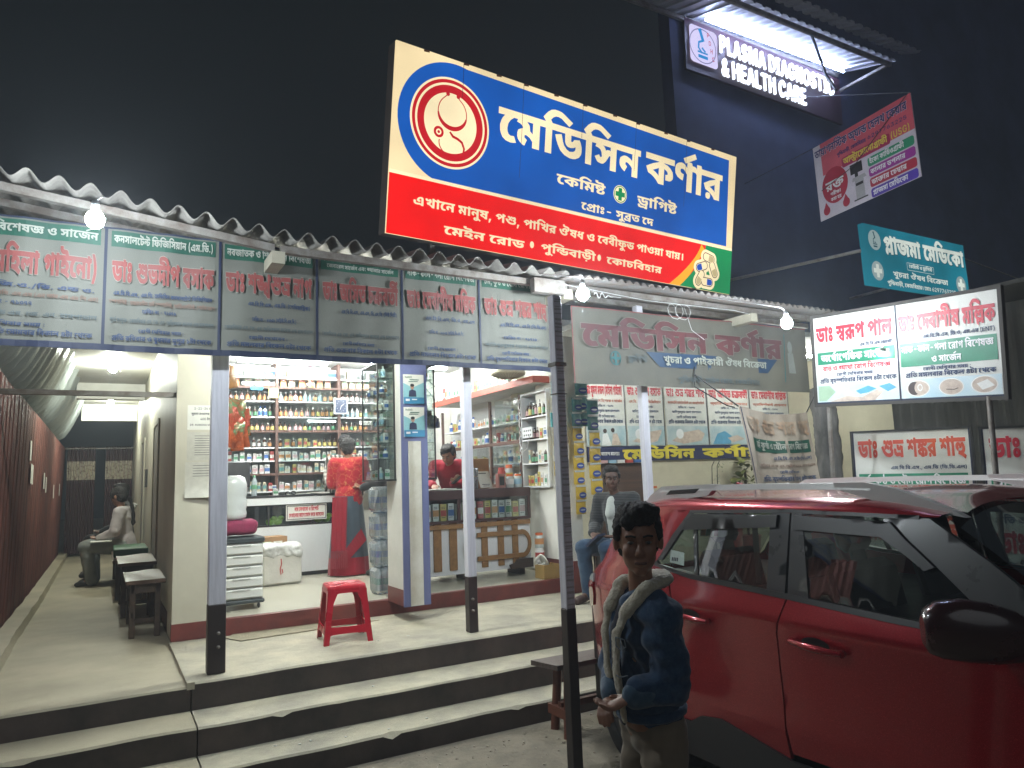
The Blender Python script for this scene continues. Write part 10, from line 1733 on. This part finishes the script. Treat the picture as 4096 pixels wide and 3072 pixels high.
def skirt(z0,z1,r0,r1,mi):
 m.mi = mi; V = []
 for j in range(7):
  t_ = j / 6; z = z0 + (z1 - z0) * t_; r_ = r0 + (r1 - r0) * t_
  for i in range(k_): a = 2 * PI * i / k_; q = r_ * (1 + .045 * math.sin(i * 1.9 + 2 * z) * (1 - z)); V.append((o_.x + q * math.cos(a),o_.y + q * .8 * math.sin(a),.625 + z))
 m._add(V,[(j*k_+i,j*k_+(i+1) % k_,(j+1)*k_+(i+1) % k_,(j+1)*k_+i) for j in range(6) for i in range(k_)],True)
skirt(0, .20, .245, .235, 1); skirt(.20, .50, .235, .205, 0); skirt(.50, .92, .205, .165, 0); s1 = m.build('sari', [SARI, SR], wr_, M=wx_['M0'])
m = MB()
for i in range(12):
 t_ = i / 12; m._add([(o_.x - .21 + .30 * t_,o_.y - .205 - .01,.80 + .36 * t_),(o_.x - .15 + .30 * t_,o_.y - .215,.72 + .30 * t_),(o_.x - .125 + .30 * t_,o_.y - .215,.75 + .30 * t_),(o_.x - .185 + .30 * t_,o_.y - .205,.83 + .36 * t_)],[(0,1,2,3)])
m.build('sari_band', SR, wr_, M=wx_['M0'])
m = MB(); m.grid(lambda u, v: (o_.x - .27 + .17 * u + .02 * v, o_.y - .19 - .05 * u + .012 * math.sin(u * 20), .92 + .62 * v), 12, 8); m.build('shawl_end', SR, wr_, M=wx_['M0'])
m = MB()
for i in range(16): x = o_.x - .27 + .17 * i / 15; m.tube([(x,o_.y - .20 - .003 * i,.92),(x + .004 * math.sin(i * 3),o_.y - .20 - .003 * i,.72)],.005,4)
m.build('shawl_fringe', SR, wr_, M=wx_['M0'])
person('shop keeper in red sweater leaning over the wooden counter and writing', dict(STAND, pel=(0, -.15, .90), chest=(0, .06, 1.17), neck=(0, .14, 1.27), head=(0, .24, 1.35), shR=(.18, .08, 1.24), shL=(-.18, .08, 1.24), elR=(.26, .20, 1.02), elL=(-.26, .20, 1.02), wrR=(.16, .40, 1.02), wrL=(-.05, .38, 1.03), hdR=(.14, .48, 1.0), hdL=(-.10, .44, 1.07)), (3.62, 7.95, .62), R(150), 1.0, face=(-.75, -.65, -.45), tilt=-.35, hair='mop', clothes=[('sweater', cloth('red_sweater', (.33, .012, .03), (.28, .01, .025), 'plain'), .024), ('trousers', BLK, .01)])
m = MB(); m.box(-.035, .035, -.005, .005, -.075, .075, Matrix.Translation((3.46, 7.43, 1.69)) @ Matrix.Rotation(.5, 4, 'Z') @ Matrix.Rotation(1.0, 4, 'X')); solo(m, 'phone', BLACK, 'dark phone held over the ledger by the shop keeper', 'phone')
person('woman with long braid in pale pink sweater seated on the far passage bench', SIT, (.30, 11.6, .45), R(75), 1.05, hair='braid', fem=1, face=(-.75, .6, -.2), vox=.011, clothes=[('sweater', cloth('pink_sweater', (.60, .55, .55), (.50, .45, .46), 'plain'), .022), ('trousers', cloth('pale_pants', (.34, .36, .33), (.16, .18, .18), 'plain', bump=.5), .022), ('shoes', SHOE, 0)])
person('man with white scarf over dark jacket seated behind the woman with the braid', SIT, (.33, 12.3, .50), R(80), 1.06, face=(-1, -.1, 0), skin=SKIND, vox=.012, clothes=[('jacket', BLK, .02), ('trousers', BLK, .01), ('shoes', SHOE, 0)])
m = MB(); m.tube([(.42, 12.1, 1.52), (.36, 12.12, 1.40), (.30, 12.08, 1.28), (.27, 12.1, 1.15)], [.035, .035, .03, .025], 8); solo(m, 'scarf', PAP, 'white scarf over the shoulder of the man at the back of the passage', 'scarf')
m = MB(); m.box(-.13, .12, 11.2, 11.5, 1.045, 1.055); solo(m, 'paper_stack', PAP, 'white papers held on the lap of the woman with the braid', 'papers')
# ---------------------------------------------------------------- night mist around the lamps
t = NT('mist'); v_ = t.n('ShaderNodeVolumePrincipled'); v_.inputs['Color'].default_value = (.85, .92, 1, 1); v_.inputs['Density'].default_value = 0.007; v_.inputs['Anisotropy'].default_value = .35; t.l(v_.outputs[0], t.out.inputs['Volume'])
m = MB(); m.box(-59, 59, -59, 59, -1.2, 12.6); tag(m.build('haze', t.m), kind='stuff', label='thin night mist glowing around the lamps')
